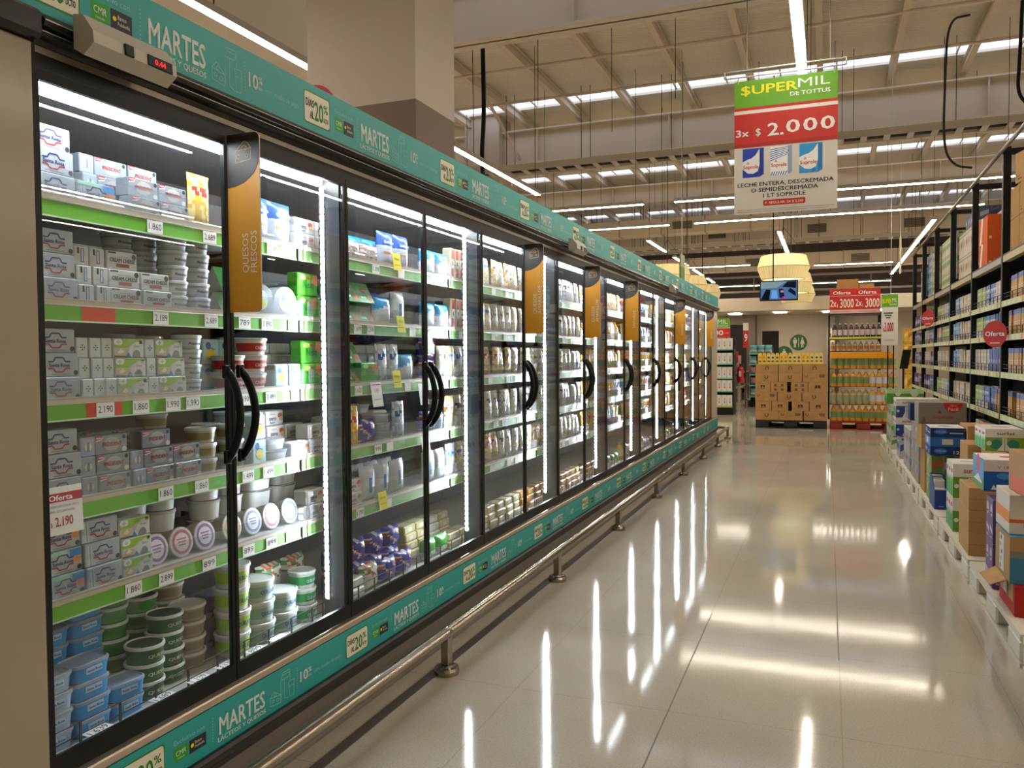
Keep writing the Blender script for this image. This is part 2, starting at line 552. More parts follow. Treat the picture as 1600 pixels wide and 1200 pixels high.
def cable_tray(label, x0, x1, y, z, w=0.4, along='x'):
    t = thing('cable_tray', label, 'cable tray', ((x0 + x1) / 2, y, z))
    m = MB()
    for s in (-1, 1):
        m.box(x0, y + s * w / 2 - 0.01, z, x1, y + s * w / 2 + 0.01, z + 0.12, GALV)
    m.build('side_rail', t)
    m = MB()
    k = x0 + 0.2
    while k < x1:
        m.box(k, y - w / 2, z, k + 0.1, y + w / 2, z + 0.02, GALV)
        k += 0.36
    m.build('rung', t)['kind'] = 'stuff'
    m = MB()
    for q in range(3):
        m.tube([(x0, y - 0.08 + 0.08 * q, z + 0.048), ((x0 + x1) / 2, y - 0.07 + 0.075 * q, z + 0.048), (x1, y - 0.08 + 0.08 * q, z + 0.048)], 0.027, BLACK, 6)
    m.build('cable_bundle', t)
    k = x0 + 1.0
    while k < x1:
        for s in (-1, 1):
            MB().tube([(k + s * 0.09, y, z), (k + s * 0.09, y, DECKZ)], 0.007, BLACK, 4).build('hanger', t)
        k += 1.55
cable_tray('ladder cable tray with black cables hung crosswise below the second girder', -6.9, 4.2, 15.1, 5.0)
cable_tray('ladder cable tray hung crosswise far behind the hanging sign', -8.0, 6.5, 24.6, 4.55)
cable_tray('ladder cable tray crossing above the cream lampshades', -8.0, -1.2, 25.88, 4.6, 0.28)
# hanging cables
def hung(name, label, pts, r=0.02, mat=None, cat='cable'):
    q = [Vector(p) for p in pts]
    for _ in range(3):
        q = [q[0]] + [v for a, b in zip(q[:-1], q[1:]) for v in (a * 0.75 + b * 0.25, a * 0.25 + b * 0.75)] + [q[-1]]
    m = MB().tube(q, r, mat or BLACK, 7)
    return tag(rest_on(m.build(name), pts[-1]), label, cat)
hung('hanging_cable', 'thick black cable dropping from the first girder to the cable tray', [(-4.86, 11.3, DECKZ), (-4.86, 11.3, 6.0), (-4.84, 11.3, 5.0), (-4.9, 11.3, 4.3), (-4.85, 11.4, 3.6)], 0.035)
hung('hanging_cable', 'grey cable looping down above the tops of the milk shelves', [(2.0, 14.2, 6.52), (1.7, 14.2, 6.5), (1.67, 14.2, 5.6), (1.65, 14.2, 4.55), (1.8, 14.2, 4.25), (2.05, 14.2, 4.2)], 0.018, DARK)
hung('hanging_cable', 'dark cable hanging beside the upper corner over the milk shelves', [(2.65, 14.0, DECKZ), (2.62, 14.0, 5.6), (2.6, 14.0, 5.2), (2.75, 14.0, 5.0)], 0.025)
for k, (x, y) in enumerate(((-5.6, 11.5), (-4.05, 11.5), (-3.2, 12.6), (-2.2, 12.6), (-6.3, 19.0), (-5.1, 19.0), (-3.9, 19.5), (-2.9, 19.5), (-1.7, 20.0), (0.6, 19.5), (1.2, 19.5), (1.9, 20.0), (2.7, 20.0))):
    zb = (4.6, 5.1, 4.9, 5.3)[k % 4]
    tag(rest_on(MB().tube([(x, y, DECKZ), (x, y, zb)], 0.006, DARK, 4).build('hanging_wire'), (x, y, zb)), 'thin wire hanging free from the roof sheets', 'wire', 'thin free-hanging wires')
# air ducts at the far end
def duct(label, x0, x1, y0, y1, z0, z1, vents):
    t = thing('air_duct', label, 'duct', ((x0 + x1) / 2, (y0 + y1) / 2, z0))
    m = MB().box(x0, y0, z0, x1, y1, z1, mt('#ddd0bc', 0.6))
    k = x0 + 1.2
    while k < x1:
        m.box(k, y0 - 0.02, z0 - 0.02, k + 0.04, y1 + 0.02, z1 + 0.02, mt('#b5a892', 0.6))
        k += 1.25
    m.build('casing', t)
    for v in vents:
        g = MB().box(v, y0 - 0.03, z0 + 0.12, v + 0.55, y0 - 0.001, z1 - 0.12, mt('#6d6456', 0.6))
        for q in range(5):
            zz = z0 + 0.14 + (z1 - z0 - 0.3) * q / 4
            g.box(v, y0 - 0.045, zz, v + 0.55, y0 - 0.03, zz + 0.02, mt('#8d8371', 0.6))
        g.build('grille', t)
    for x in (x0 + 0.5, x1 - 0.5):
        MB().box(x - 0.02, y0 + 0.1, z1, x + 0.02, y0 + 0.14, DECKZ, GALV).build('hanger', t)
duct('beige air duct with dark grilles, upper one at the far end', -9.0, 4.0, 26.7, 27.5, 5.0, 5.5, (-3.6, -0.6, 2.1))
duct('beige air duct with dark grilles, lower one over the far corridor', -9.5, 3.2, 28.6, 29.2, 4.25, 4.75, (-2.6, 0.7))
duct('beige air duct near the far shelf ends, under the light lines', -9.5, -1.2, 23.6, 24.2, 4.9, 5.35, (-4.2,))
def bargirder():
    t = thing('lattice_truss', 'double-barred steel truss in front of the far upper wall', 'truss', (-1.0, 31.5, 3.7))
    for z in (3.7, 4.25):
        MB().box(-9, 31.45, z, 7, 31.55, z + 0.07, mt('#a39582', 0.6)).build('chord', t)
    for k in range(8):
        x = -8.6 + 2.0 * k
        MB().box(x, 31.48, 3.77, x + 0.05, 31.52, 4.25, mt('#8d8070', 0.6)).build('web', t)
    for x in (-8, -2, 4):
        MB().box(x, 31.47, 4.3, x + 0.05, 31.53, DECKZ, mt('#8d8070', 0.6)).build('hanger', t)
bargirder()
# pleated lampshades
shade_mat = bpy.data.materials.new('pleated_shade')
shade_mat.use_nodes = True
b_ = shade_mat.node_tree.nodes['Principled BSDF']
b_.inputs['Base Color'].default_value = lin('#e8d69a')
b_.inputs['Roughness'].default_value = 0.7
b_.inputs['Emission Color'].default_value = lin('#f2dfa0')
b_.inputs['Emission Strength'].default_value = 0.2
def lampshade(x, y, z, label, grp):
    t = thing('pendant_lamp', label, 'lamp', (x, y, z), grp)
    prof = [(0.42, 0.0), (0.44, 0.015), (0.525, 0.25), (0.52, 0.262), (0.46, 0.47), (0.44, 0.5)]
    m = MB()
    n = 96
    vs = []
    for r, zz in prof:
        for j in range(n):
            a = 2 * pi * j / n
            q = r + (0.006 if j % 2 else -0.004)
            vs.append((x + q * cos(a), y + q * sin(a), z + zz))
    fs = [(k * n + j, k * n + (j + 1) % n, (k + 1) * n + (j + 1) % n, (k + 1) * n + j) for k in range(len(prof) - 1) for j in range(n)]
    m.add(vs, fs, shade_mat)
    m.build('lamp_shade', t)
    MB().lathe([(0.40, 0.02), (0.40, 0.03)], 40, emit('#fff0c0', 1.6), Matrix.Translation((x, y, z))).build('diffuser', t)
    m = MB()
    for zz, r in ((0.255, 0.53), (0.0, 0.43), (0.5, 0.445)):
        m.tube([(x + r * cos(2 * pi * k / 32), y + r * sin(2 * pi * k / 32), z + zz) for k in range(33)], 0.007, mt('#c9b57a', 0.6), 5)
    m.build('wire_ring', t)
    m = MB().tube([(x, y, z + 0.03), (x, y, DECKZ)], 0.01, DARK, 6)
    for a in (0, 2.1, 4.2):
        m.tube([(x, y, z + 1.1), (x + 0.44 * cos(a), y + 0.44 * sin(a), z + 0.5)], 0.005, DARK, 4)
    m.build('cord', t)
for k, y in enumerate((18.0, 21.8, 26.0)):
    lampshade(-0.88, y, 2.94 if k == 0 else 2.93, ['cream pleated lampshade right above the hanging screen', 'cream pleated lampshade half hidden behind the one at the screen', 'cream pleated lampshade last in the row over the screen'][k], 'cream lampshades over the aisle')
for k, y in enumerate((18.7, 21.5, 24.3)):
    lampshade(-3.45, y, 2.93, ['cream pleated lampshade with a green sign edge before it, above the teal banner', 'cream pleated lampshade in the middle of three above the teal banner', 'cream pleated lampshade last of three above the teal banner'][k], 'cream lampshades behind the fridges')

# ------------------------------------------------------------------ hanging signs and the screen
def carton_print(m, M, x, y, w, h, c1, c2, stripes=False):
    m.rect(M, x, y, x + w * 0.8, y + h, mt('#f1f1ef', 0.6), 0.001)
    if stripes:
        for k in range(6):
            m.poly(M, [(x, y + h * (0.5 + k * 0.075)), (x + w * 0.8, y + h * (0.7 + k * 0.05)), (x + w * 0.8, y + h * (0.72 + k * 0.05)), (x, y + h * (0.535 + k * 0.075))], mt(c1, 0.6), 0.0015)
        for k in range(7):
            m.poly(M, [(x + w * 0.11 * k, y), (x + w * (0.11 * k + 0.05), y), (x + w * min(0.8, 0.11 * k + 0.12), y + h * 0.13), (x + w * min(0.76, 0.11 * k + 0.07), y + h * 0.13)], mt(c1, 0.6), 0.0015)
    else:
        m.poly(M, [(x, y + h * 0.55), (x + w * 0.2, y + h * 0.62), (x + w * 0.4, y + h * 0.66), (x + w * 0.6, y + h * 0.76), (x + w * 0.8, y + h * 0.98), (x + w * 0.8, y + h), (x, y + h)], mt(c1, 0.6), 0.0015)
        m.poly(M, [(x, y), (x + w * 0.8, y), (x + w * 0.8, y + h * 0.42), (x + w * 0.72, y + h * 0.2), (x + w * 0.5, y + h * 0.12), (x + w * 0.25, y + h * 0.14), (x, y + h * 0.3)], mt(c1, 0.6), 0.0015)
        m.disc(M, x + w * 0.62, y + h * 0.09, w * 0.09, mt(c2, 0.6), 0.0020, 14)
    m.poly(M, [(x + w * 0.8, y), (x + w, y + h * 0.08), (x + w, y + h), (x + w * 0.8, y + h)], mt(c2, 0.6), 0.0015)
    m.text(M, 'Soprole', x + w * 0.03, y + h * 0.30, h * 0.13, RED, True, w * 0.72, z=0.0025)
    m.line(M, [(x + w * 0.2, y + h * 0.47), (x + w * 0.25, y + h * 0.54), (x + w * 0.3, y + h * 0.47), (x + w * 0.2, y + h * 0.47)], h * 0.015, RED, 0.0025)

SGREEN = mt('#62a417', 0.55)
SRED = mt('#bf261a', 0.55)
SRED2 = mt('#a81f16', 0.55)
SYEL = mt('#efe31e', 0.55)
BOARD = mt('#d9d4cb', 0.6)
def supermil_head(m, M, x0, y0, x1, y1):
    """green head band with its lettering"""
    W, H = x1 - x0, y1 - y0
    m.rect(M, x0, y0, x1, y1, SGREEN, 0.001)
    m.text(M, '$UPER', x0 + W * 0.07, y0 + H * 0.48, H * 0.34, SYEL, True, W * 0.55, z=0.002)
    m.text(M, 'MIL', x0 + W * 0.625, y0 + H * 0.54, H * 0.34, WHITE, False, W * 0.30, z=0.002)
    m.text(M, 'DE TOTTUS', x0 + W * 0.55, y0 + H * 0.26, H * 0.15, WHITE, True, W * 0.38, z=0.002)
def big_sign():
    x0, x1, z0, z1, y = -0.733, 0.066, 2.515, 3.61, 7.0
    t = thing('hanging_sign', 'large hanging price sign with green head and red 2.000 price above the aisle', 'sign', ((x0 + x1) / 2, y, z0))
    m = MB().box(x0, y - 0.003, z0, x1, y + 0.003, z1, BOARD)
    m.build('board', t)
    M = FRONT(x0, y - 0.0035, z0)
    W, H = x1 - x0, z1 - z0
    m = MB()
    supermil_head(m, M, 0, 0.80 * H, W, H)
    m.rect(M, 0, 0.735 * H, W, 0.80 * H, SRED, 0.001)
    m.rect(M, 0, 0.752 * H, W, 0.778 * H, mt('#e4dfd8', 0.6), 0.0015)
    m.rect(M, 0, 0.50 * H, W, 0.735 * H, SRED, 0.001)
    m.rect(M, 0, 0.50 * H, W, 0.53 * H, SRED2, 0.0013)
    for k in range(1, 6):
        m.rect(M, W * k / 6 - 0.002, 0.53 * H, W * k / 6 + 0.002, 0.735 * H, SRED2, 0.0015)
    m.text(M, '3x', 0.015, 0.585 * H, 0.058, WHITE, True, W * 0.125, z=0.002)
    m.text(M, '$', W * 0.215, 0.585 * H, 0.06, WHITE, True, z=0.002)
    m.text(M, '2.', W * 0.335, 0.575 * H, 0.105, WHITE, True, W * 0.15, z=0.002)
    for k in range(3):
        m.text(M, '0', W * (0.515 + 0.165 * k), 0.585 * H, 0.105, WHITE, True, W * 0.125, z=0.002)
    carton_print(m, M, W * 0.085, 0.275 * H, W * 0.21, 0.215 * H, '#1f3fb0', '#1a3596')
    carton_print(m, M, W * 0.36, 0.275 * H, W * 0.21, 0.215 * H, '#4b7cc0', '#8fa6c4', True)
    carton_print(m, M, W * 0.64, 0.275 * H, W * 0.22, 0.215 * H, '#2d9ad8', '#2277b8')
    INK = mt('#1c1a1a', 0.6)
    for k, (s, a, w) in enumerate((('LECHE ENTERA, DESCREMADA', 0.035, 0.93), ('O SEMIDESCREMADA', 0.17, 0.65), ('1 LT SOPROLE', 0.29, 0.41))):
        m.text(M, s, W * a, (0.205 - 0.044 * k) * H, 0.033, INK, True, W * w, z=0.002)
    m.rrect(M, W * 0.29, 0.055 * H, W * 0.70, 0.098 * H, 0.01, SRED, 0.0015)
    m.text(M, 'P. REGULAR: 3X $ 2.340', W * 0.31, 0.067 * H, 0.02, WHITE, False, W * 0.37, z=0.002)
    for k in range(2):
        m.rect(M, W * 0.03, (0.028 - 0.014 * k) * H, W * (0.97 - 0.04 * k), (0.031 - 0.014 * k) * H, mt('#8a867e', 0.7), 0.002)
    m.build('printed_front', t)
    m = MB()
    for z in (3.645, 3.70):
        m.tube([(x0 - 0.08, y, z), (x1 + 0.06, y, z)], 0.007, WHITE, 6)
    for x in (x0 - 0.08, x1 + 0.06):
        m.tube([(x, y, 3.645), (x, y, 3.70)], 0.007, WHITE, 6)
    for x in (x0 + 0.03, x1 - 0.03):
        m.tube([(x, y, 3.59), (x, y, 3.65)], 0.006, GALV, 5)
    m.build('hanger_bar', t)
    for x in (x0 + 0.1, x1 - 0.06):
        MB().tube([(x, y, 3.70), (x, y, DECKZ)], 0.004, mt('#8d877c', 0.5), 4).build('suspension_wire', t)
big_sign()

def tv():
    x0, x1, z0, z1, y = -1.197, -0.516, 2.365, 2.742, 15.9
    t = thing('hanging_screen', 'black flat screen showing a shop aisle, hung under the cream lampshades', 'screen', ((x0 + x1) / 2, y, z0))
    MB().box(x0, y, z0, x1, y + 0.05, z1, BLACK, None, 0.008).build('casing', t)
    M = FRONT(x0 + 0.02, y - 0.001, z0 + 0.025)
    W, H = x1 - x0 - 0.04, z1 - z0 - 0.045
    m = MB()
    m.rect(M, 0, 0, W, H, emit('#5f86b8', 0.62, 'screen_a'))
    m.poly(M, [(0, H * 0.62), (W * 0.45, H * 0.65), (W * 0.72, H), (0, H)], emit('#8fa9ad', 0.7, 'screen_b'), 0.001)
    m.poly(M, [(0, 0), (W * 0.24, 0), (W * 0.27, H * 0.55), (W * 0.15, H * 0.58)], emit('#14202b', 0.5, 'screen_c'), 0.0012)
    m.poly(M, [(W * 0.3, H * 0.05), (W * 0.48, H * 0.05), (W * 0.44, H * 0.52), (W * 0.3, H * 0.52)], emit('#6fa6e0', 0.85, 'screen_d'), 0.0012)
    m.poly(M, [(W * 0.52, H * 0.1), (W * 0.68, 0), (W * 0.62, H * 0.6), (W * 0.5, H * 0.6)], emit('#23344f', 0.5, 'screen_e'), 0.0012)
    m.poly(M, [(W * 0.58, 0.0), (W * 0.69, 0.0), (W * 0.66, H * 0.15), (W * 0.6, H * 0.15)], emit('#c02aa8', 0.9, 'screen_f'), 0.0015)
    m.poly(M, [(W * 0.55, H * 0.38), (W * 0.64, H * 0.38), (W * 0.62, H * 0.5), (W * 0.56, H * 0.5)], emit('#c9788c', 0.9, 'screen_g'), 0.0015)
    m.poly(M, [(W * 0.75, H * 0.45), (W * 0.97, H * 0.15), (W * 0.97, H * 0.4), (W * 0.82, H * 0.62)], emit('#1c2940', 0.5, 'screen_h'), 0.0012)
    m.poly(M, [(W * 0.6, H * 0.7), (W * 0.98, H * 0.6), (W * 0.98, H * 0.98), (W * 0.74, H * 0.98)], emit('#1b2536', 0.5, 'screen_i'), 0.0013)
    m.build('display', t)
    m = MB().tube([(x0 + 0.24, y + 0.03, z1), (x0 + 0.24, y + 0.03, DECKZ)], 0.012, BLACK, 6)
    m.build('hanging_pole', t)
tv()

# ------------------------------------------------------------------ the run of refrigerated cabinets
XF = -1.655            # door plane
P = 0.626              # door pitch
def YN(n): return 1.304 + P * n
BACK = -2.56
SHX = -1.80            # front of the price rails
TIER = [1.752, 1.492, 1.24, 0.982, 0.734]     # shelf tops
DECK = 0.345
CASE_IN = mt('#8d8f90', 0.5)
RAILG = mt('#6cb52f', 0.4)
RAILR = mt('#d8452c', 0.4)
LIP = mt('#c9bda8', 0.4)
TAG = mt('#f2f1ec', 0.7)
INK = mt('#232323', 0.7)

def banner_art(m, M, H):
    """one metre of the printed teal strip; H is its height"""
    k = H / 0.16
    m.rect(M, 0, 0, 1.02, H, TEAL, 0.0004)
    g = mt('#2e8a2e', 0.6)
    cream = mt('#ece7d3', 0.6)
    m.rrect(M, 0.0, 0.025 * k, 0.153, 0.135 * k, 0.012, g, 0.0008)
    m.rrect(M, 0.005, 0.030 * k, 0.148, 0.130 * k, 0.010, cream, 0.0012)
    m.text(M, 'DÍAS', 0.012, 0.083 * k, 0.026 * k, INK, True, 0.045, z=0.0016)
    m.text(M, 'AL', 0.034, 0.045 * k, 0.026 * k, INK, True, 0.022, z=0.0016)
    m.text(M, '20', 0.060, 0.044 * k, 0.066 * k, g, True, 0.05, z=0.0016)
    m.text(M, '%', 0.114, 0.080 * k, 0.03 * k, g, True, 0.024, z=0.0016)
    m.text(M, 'DCTO', 0.114, 0.048 * k, 0.016 * k, INK, True, 0.026, z=0.0016)
    m.text(M, 'Exclusivo con', 0.184, 0.102 * k, 0.017 * k, TEALD, False, 0.115, z=0.0012)
    m.rect(M, 0.184, 0.042 * k, 0.235, 0.090 * k, mt('#2fa52c', 0.6), 0.0008)
    m.text(M, 'CMR', 0.190, 0.062 * k, 0.018 * k, WHITE, False, 0.038, z=0.0014)
    m.text(M, 'Falabella', 0.196, 0.050 * k, 0.006 * k, WHITE, False, 0.026, z=0.0014)
    m.rect(M, 0.240, 0.042 * k, 0.305, 0.090 * k, mt('#23272b', 0.6), 0.0008)
    m.disc(M, 0.251, 0.068 * k, 0.006, SYEL, 0.0014, 10)
    m.text(M, 'Banco', 0.261, 0.069 * k, 0.011 * k, WHITE, False, 0.026, z=0.0014)
    m.text(M, 'Falabella', 0.261, 0.055 * k, 0.009 * k, WHITE, False, 0.036, z=0.0014)
    pale = mt('#dfe9e6', 0.6)
    for q in range(9):
        m.rect(M, 0.330, (0.035 + 0.0105 * q) * k, 0.333, (0.039 + 0.0105 * q) * k, TEALD, 0.0010)
        m.rect(M, 0.727, (0.035 + 0.0105 * q) * k, 0.730, (0.039 + 0.0105 * q) * k, TEALD, 0.0010)
    m.text(M, 'MARTES', 0.358, 0.046 * k, 0.068 * k, pale, True, 0.203, z=0.0012)
    m.text(M, 'LÁCTEOS Y QUESOS', 0.352, 0.020 * k, 0.017 * k, pale, True, 0.212, z=0.0012)
    # line drawing: cheese, carton and glass
    ln = TEALD
    w = 0.0022
    def L(pts): m.line(M, [(a, b * k) for a, b in pts], w, ln, 0.0012)
    L([(0.588, 0.03), (0.640, 0.022), (0.640, 0.054), (0.588, 0.062), (0.588, 0.03)])
    L([(0.588, 0.062), (0.606, 0.082), (0.640, 0.054)])
    for cx, cy, rad in ((0.602, 0.045, 0.006), (0.625, 0.040, 0.007), (0.612, 0.066, 0.006)):
        L([(cx + rad * cos(2 * pi * q / 8), cy + rad * sin(2 * pi * q / 8)) for q in range(9)])
    L([(0.642, 0.030), (0.642, 0.110), (0.650, 0.128), (0.690, 0.128), (0.690, 0.090)])
    L([(0.642, 0.110), (0.682, 0.110), (0.690, 0.128)])
    L([(0.650, 0.128), (0.650, 0.138), (0.690, 0.138), (0.690, 0.128)])
    L([(0.660, 0.110), (0.660, 0.030), (0.682, 0.022)])
    L([(0.682, 0.088), (0.713, 0.088), (0.708, 0.022), (0.688, 0.022), (0.682, 0.088)])
    L([(0.684, 0.066), (0.711, 0.066)])
    m.text(M, '10', 0.745, 0.055 * k, 0.046 * k, pale, True, 0.042, z=0.0012)
    m.text(M, '%', 0.790, 0.077 * k, 0.022 * k, pale, True, 0.018, z=0.0012)
    m.text(M, 'dcto', 0.790, 0.058 * k, 0.012 * k, pale, False, 0.019, z=0.0012)
    m.text(M, 'otro medio de pago', 0.822, 0.058 * k, 0.018 * k, TEALD, False, 0.168, z=0.0012)

BANN = {}
def banner_mesh(H):
    if H not in BANN:
        m = MB()
        m.box(-0.012, 0, 0, -0.0002, 1.019, H, TEAL)
        banner_art(m, EAST(0, 0, 0), H)
        BANN[H] = m.mesh('promotional_banner')
    return BANN[H]

def led_strip_mesh(z0, z1):
    m = MB()
    led = emit('#eaf4ff', LED_POWER, 'led_point')
    m.box(-0.008, -0.004, z0, 0.008, 0.0, z1, mt('#e6eaee', 0.4))
    z = z0 + 0.015
    M = FRONT(0, -0.0045, 0)
    while z < z1:
        m.rect(M, -0.007, z - 0.0075, 0.007, z + 0.0075, led)
        z += 0.026
    return m.mesh('led_strip')
LEDMESH = led_strip_mesh(0.44, 1.965)

def handle_mesh(s):
    """curved black pull handle; s=-1 on the far edge of a door, +1 on the near edge"""
    m = MB()
    pts = []
    for k in range(15):
        t = k / 14
        b = sin(pi * t)
        pts.append((0.008 + 0.050 * b ** 0.7, s * (0.034 + 0.004 * b), 1.048 + 0.26 * t))
    m.tube(pts, 0.01, BLACK, 8, None, (0.0135, 0.0085))
    for z in (1.052, 1.304):
        m.box(-0.001, s * 0.034 - 0.012, z - 0.020, 0.014, s * 0.034 + 0.012, z + 0.020, BLACK, None, 0.003)
    return m.mesh('handle')
HAND = {1: handle_mesh(1), -1: handle_mesh(-1)}

def digits(m, M, x, y, w, h, s):
    m.rect(M, x, y, x + w, y + h, TAG, 0.0006)
    if s:
        m.text(M, s, x + w * 0.10, y + h * 0.28, h * 0.52, INK, False, w * 0.8, z=0.0012)

def sub(parent, me, name, loc=(0, 0, 0)):
    """a part that shares a mesh; loc in room coordinates"""
    o = bpy.data.objects.new(name, me)
    COL.objects.link(o)
    o.parent = parent
    off = WORLD[parent.name]
    o.location = Vector(loc) - off
    WORLD[o.name] = off
    return o

# price figures read on the rails of the first doors: (shelf pair, level) -> [(y, text)]
FIG = {
    (0, 0): [(1.765, '1.860'), (1.985, '2.689'), (2.17, '1.099'), (2.29, '2.190')],
    (0, 1): [(1.78, '2.189'), (1.985, '2.689'), (2.14, '789'), (2.255, '3.890'), (2.40, '')],
    (0, 2): [(1.58, '2.190'), (1.70, '1.860'), (1.82, '1.990'), (1.90, '1.990'), (2.13, '1.190'), (2.27, '3.499'), (2.41, '')],
    (0, 3): [(1.785, '1.860'), (1.93, '1.860'), (2.145, '1.499'), (2.25, '1.499'), (2.38, '')],
    (0, 4): [(1.66, '1.860'), (1.78, '2.899'), (1.955, '899'), (2.14, '899'), (2.26, '899'), (2.37, '')],
    (1, 0): [(2.98, '1.390'), (3.2, '')], (1, 1): [(2.83, '1.699'), (2.93, '1.599'), (3.3, '')],
    (1, 2): [(2.83, '1.625'), (3.25, '')], (1, 3): [(2.98, '999'), (3.08, '')], (1, 4): [(2.83, '1.790'), (3.06, '')],
}
FLOORTAG = [(1.50, '1.639'), (1.72, '1.689'), (1.86, '1.139'), (1.98, '3.139'), (2.12, '899'), (2.24, '')]

def cabinet(c, label):
    n0, n1 = 6 * c, 6 * c + 6
    ya, yb = YN(n0), YN(n1)
    if c == 2:
        yb = 13.27
    e = 0.0015
    ya, yb = ya + e, yb - e
    t = thing('refrigerated_cabinet', label, 'refrigerated cabinet', (-2.1, (ya + yb) / 2, 0), 'joined cabinets of the cheese and dairy run')
    ye = YN(n1) - e         # end of the doors
    # lower body
    MB().box(BACK, ya, 0.0, XF, yb, 0.158, mt('#7d766c', 0.4)).box(XF, ya, 0.012, XF + 0.004, yb, 0.155, mt('#857d72', 0.4)).build('kick_plate', t)
    m = MB()
    m.box(XF, ya, 0.156, XF + 0.022, yb, 0.178, DARK, None, 0.004)
    m.box(XF, ya, 0.178, XF + 0.034, yb, 0.212, DARK, None, 0.008)
    m.build('bumper_strip', t)
    MB().box(BACK, ya, 0.158, XF - 0.014, yb, 0.34, DARK).build('base_tub', t)
    MB().box(XF - 0.02, ya, 0.341, XF + 0.016, yb, 0.366, mt('#c4b5a0', 0.3, 0.6), None, 0.004).build('silver_trim', t)
    MB().box(BACK + 0.05, ya, 0.32, -1.70, ye, DECK, mt('#b9b6ae', 0.5)).box(-1.70, ya, 0.345, XF - 0.012, ye, 0.372, DARK).build('deck', t)
    MB().box(BACK, ya, 0.34, BACK + 0.05, ye, 2.06, mt('#57585a', 0.6)).build('back_panel', t)
    MB().box(BACK, ya, 2.06, XF - 0.012, yb, 2.11, mt('#6b6a68', 0.6)).build('roof_panel', t)
    # black head moulding with its ridges, and the pale strip below
    m = MB()
    prof = [(XF - 0.012, 2.046), (XF + 0.008, 2.046), (XF + 0.012, 2.058), (XF + 0.03, 2.062), (XF + 0.034, 2.070), (XF + 0.03, 2.076), (XF + 0.042, 2.080), (XF + 0.046, 2.092), (XF + 0.036, 2.104), (XF + 0.03, 2.110), (XF - 0.012, 2.110)]
    ring = [(p[0], p[1]) for p in prof]
    M = Matrix(((1, 0, 0, 0), (0, 0, 1, 0), (0, 1, 0, 0), (0, 0, 0, 1)))
    m.prism(ring[::-1], ya, yb, mt('#0d0d0d', 0.3), M)
    m.build('head_moulding', t)
    MB().box(XF - 0.012, ya, 2.030, XF + 0.004, yb, 2.0455, mt('#8f8575', 0.35, 0.5)).build('pale_strip', t)
    MB().box(XF + 0.0462, ya, 2.0905, XF + 0.0475, yb, 2.0935, mt('#c9c4ba', 0.15, 0.9)).box(XF + 0.0342, ya, 2.0685, XF + 0.0355, yb, 2.0712, mt('#a9a499', 0.2, 0.9)).build('painted_highlight', t)  # highlights along the ridges, modelled as thin bright strips
    MB().box(XF - 0.012, ya, 1.998, XF + 0.002, ye, 2.0298, BLACK).build('head_frame', t)
    # teal printed strips above and below
    for H, x, z, first in ((0.16, XF + 0.018, 2.111, 2.287), (0.126, XF + 0.014, 0.2135, 2.50)):
        k = math.floor((ya - first) / 1.02 + 0.5)
        y = first + 1.02 * k
        while y + 0.51 < yb - 0.2 or (c < 2 and y + 0.51 < yb):
            if c == 2 and y + 1.02 > 13.30:
                break
            sub(t, banner_mesh(H), 'promotional_banner', (x, y, z))
            y += 1.02
        if c == 2:
            MB().box(x - 0.012, y + 0.001, z, x, 13.265, z + H, TEAL).build('banner_end', t)
        if c == 0:
            sub(t, banner_mesh(H), 'promotional_banner', (x, first - 1.02 * 2, z))
    # mullions with LED strips, lamps behind the head
    for n in (n0 + 2, n0 + 4, n0 + 6):
        y = YN(n) - (e if n == n1 else 0)
        mu = MB().box(XF - 0.10, y - 0.022, 0.372, XF - 0.012, y + (0.022 if n < n1 else 0.0), 2.03, mt('#3b3d40', 0.35)).build('mullion', t)
        sub(mu, LEDMESH, 'led_strip', (XF - 0.082, y - 0.0225, 0))
        MB().box(-1.745, y - 2 * P + 0.04, 1.968, -1.712, y - 0.05, 2.002, emit('#f4f8ff', FRIDGE_TUBE, 'fridge_lamp'), None, 0.008).build('light_tube', t)
    # doors
    for n in range(n0, n1):
        y0, y1 = YN(n) + 0.002, YN(n + 1) - 0.002
        s = -1 if n % 2 == 0 else 1
        w = 0.013
        m = MB()
        m.box(XF - 0.010, y0, 0.374, XF + 0.004, y1, 0.425, BLACK)
        m.box(XF - 0.010, y0, 1.972, XF + 0.004, y1, 1.997, BLACK)
        m.box(XF - 0.010, y0, 0.425, XF + 0.004, y0 + w, 1.972, BLACK)
        m.box(XF - 0.010, y1 - w, 0.425, XF + 0.004, y1, 1.972, BLACK)
        d = m.build('door', t)
        MB().box(XF - 0.006, y0 + w + 0.0005, 0.4255, XF + 0.001, y1 - w - 0.0005, 1.9715, GLASS).build('glass', d)
        sub(d, HAND[s], 'handle', (XF + 0.004, y1 + 0.006 if s < 0 else y0 - 0.006, 0))
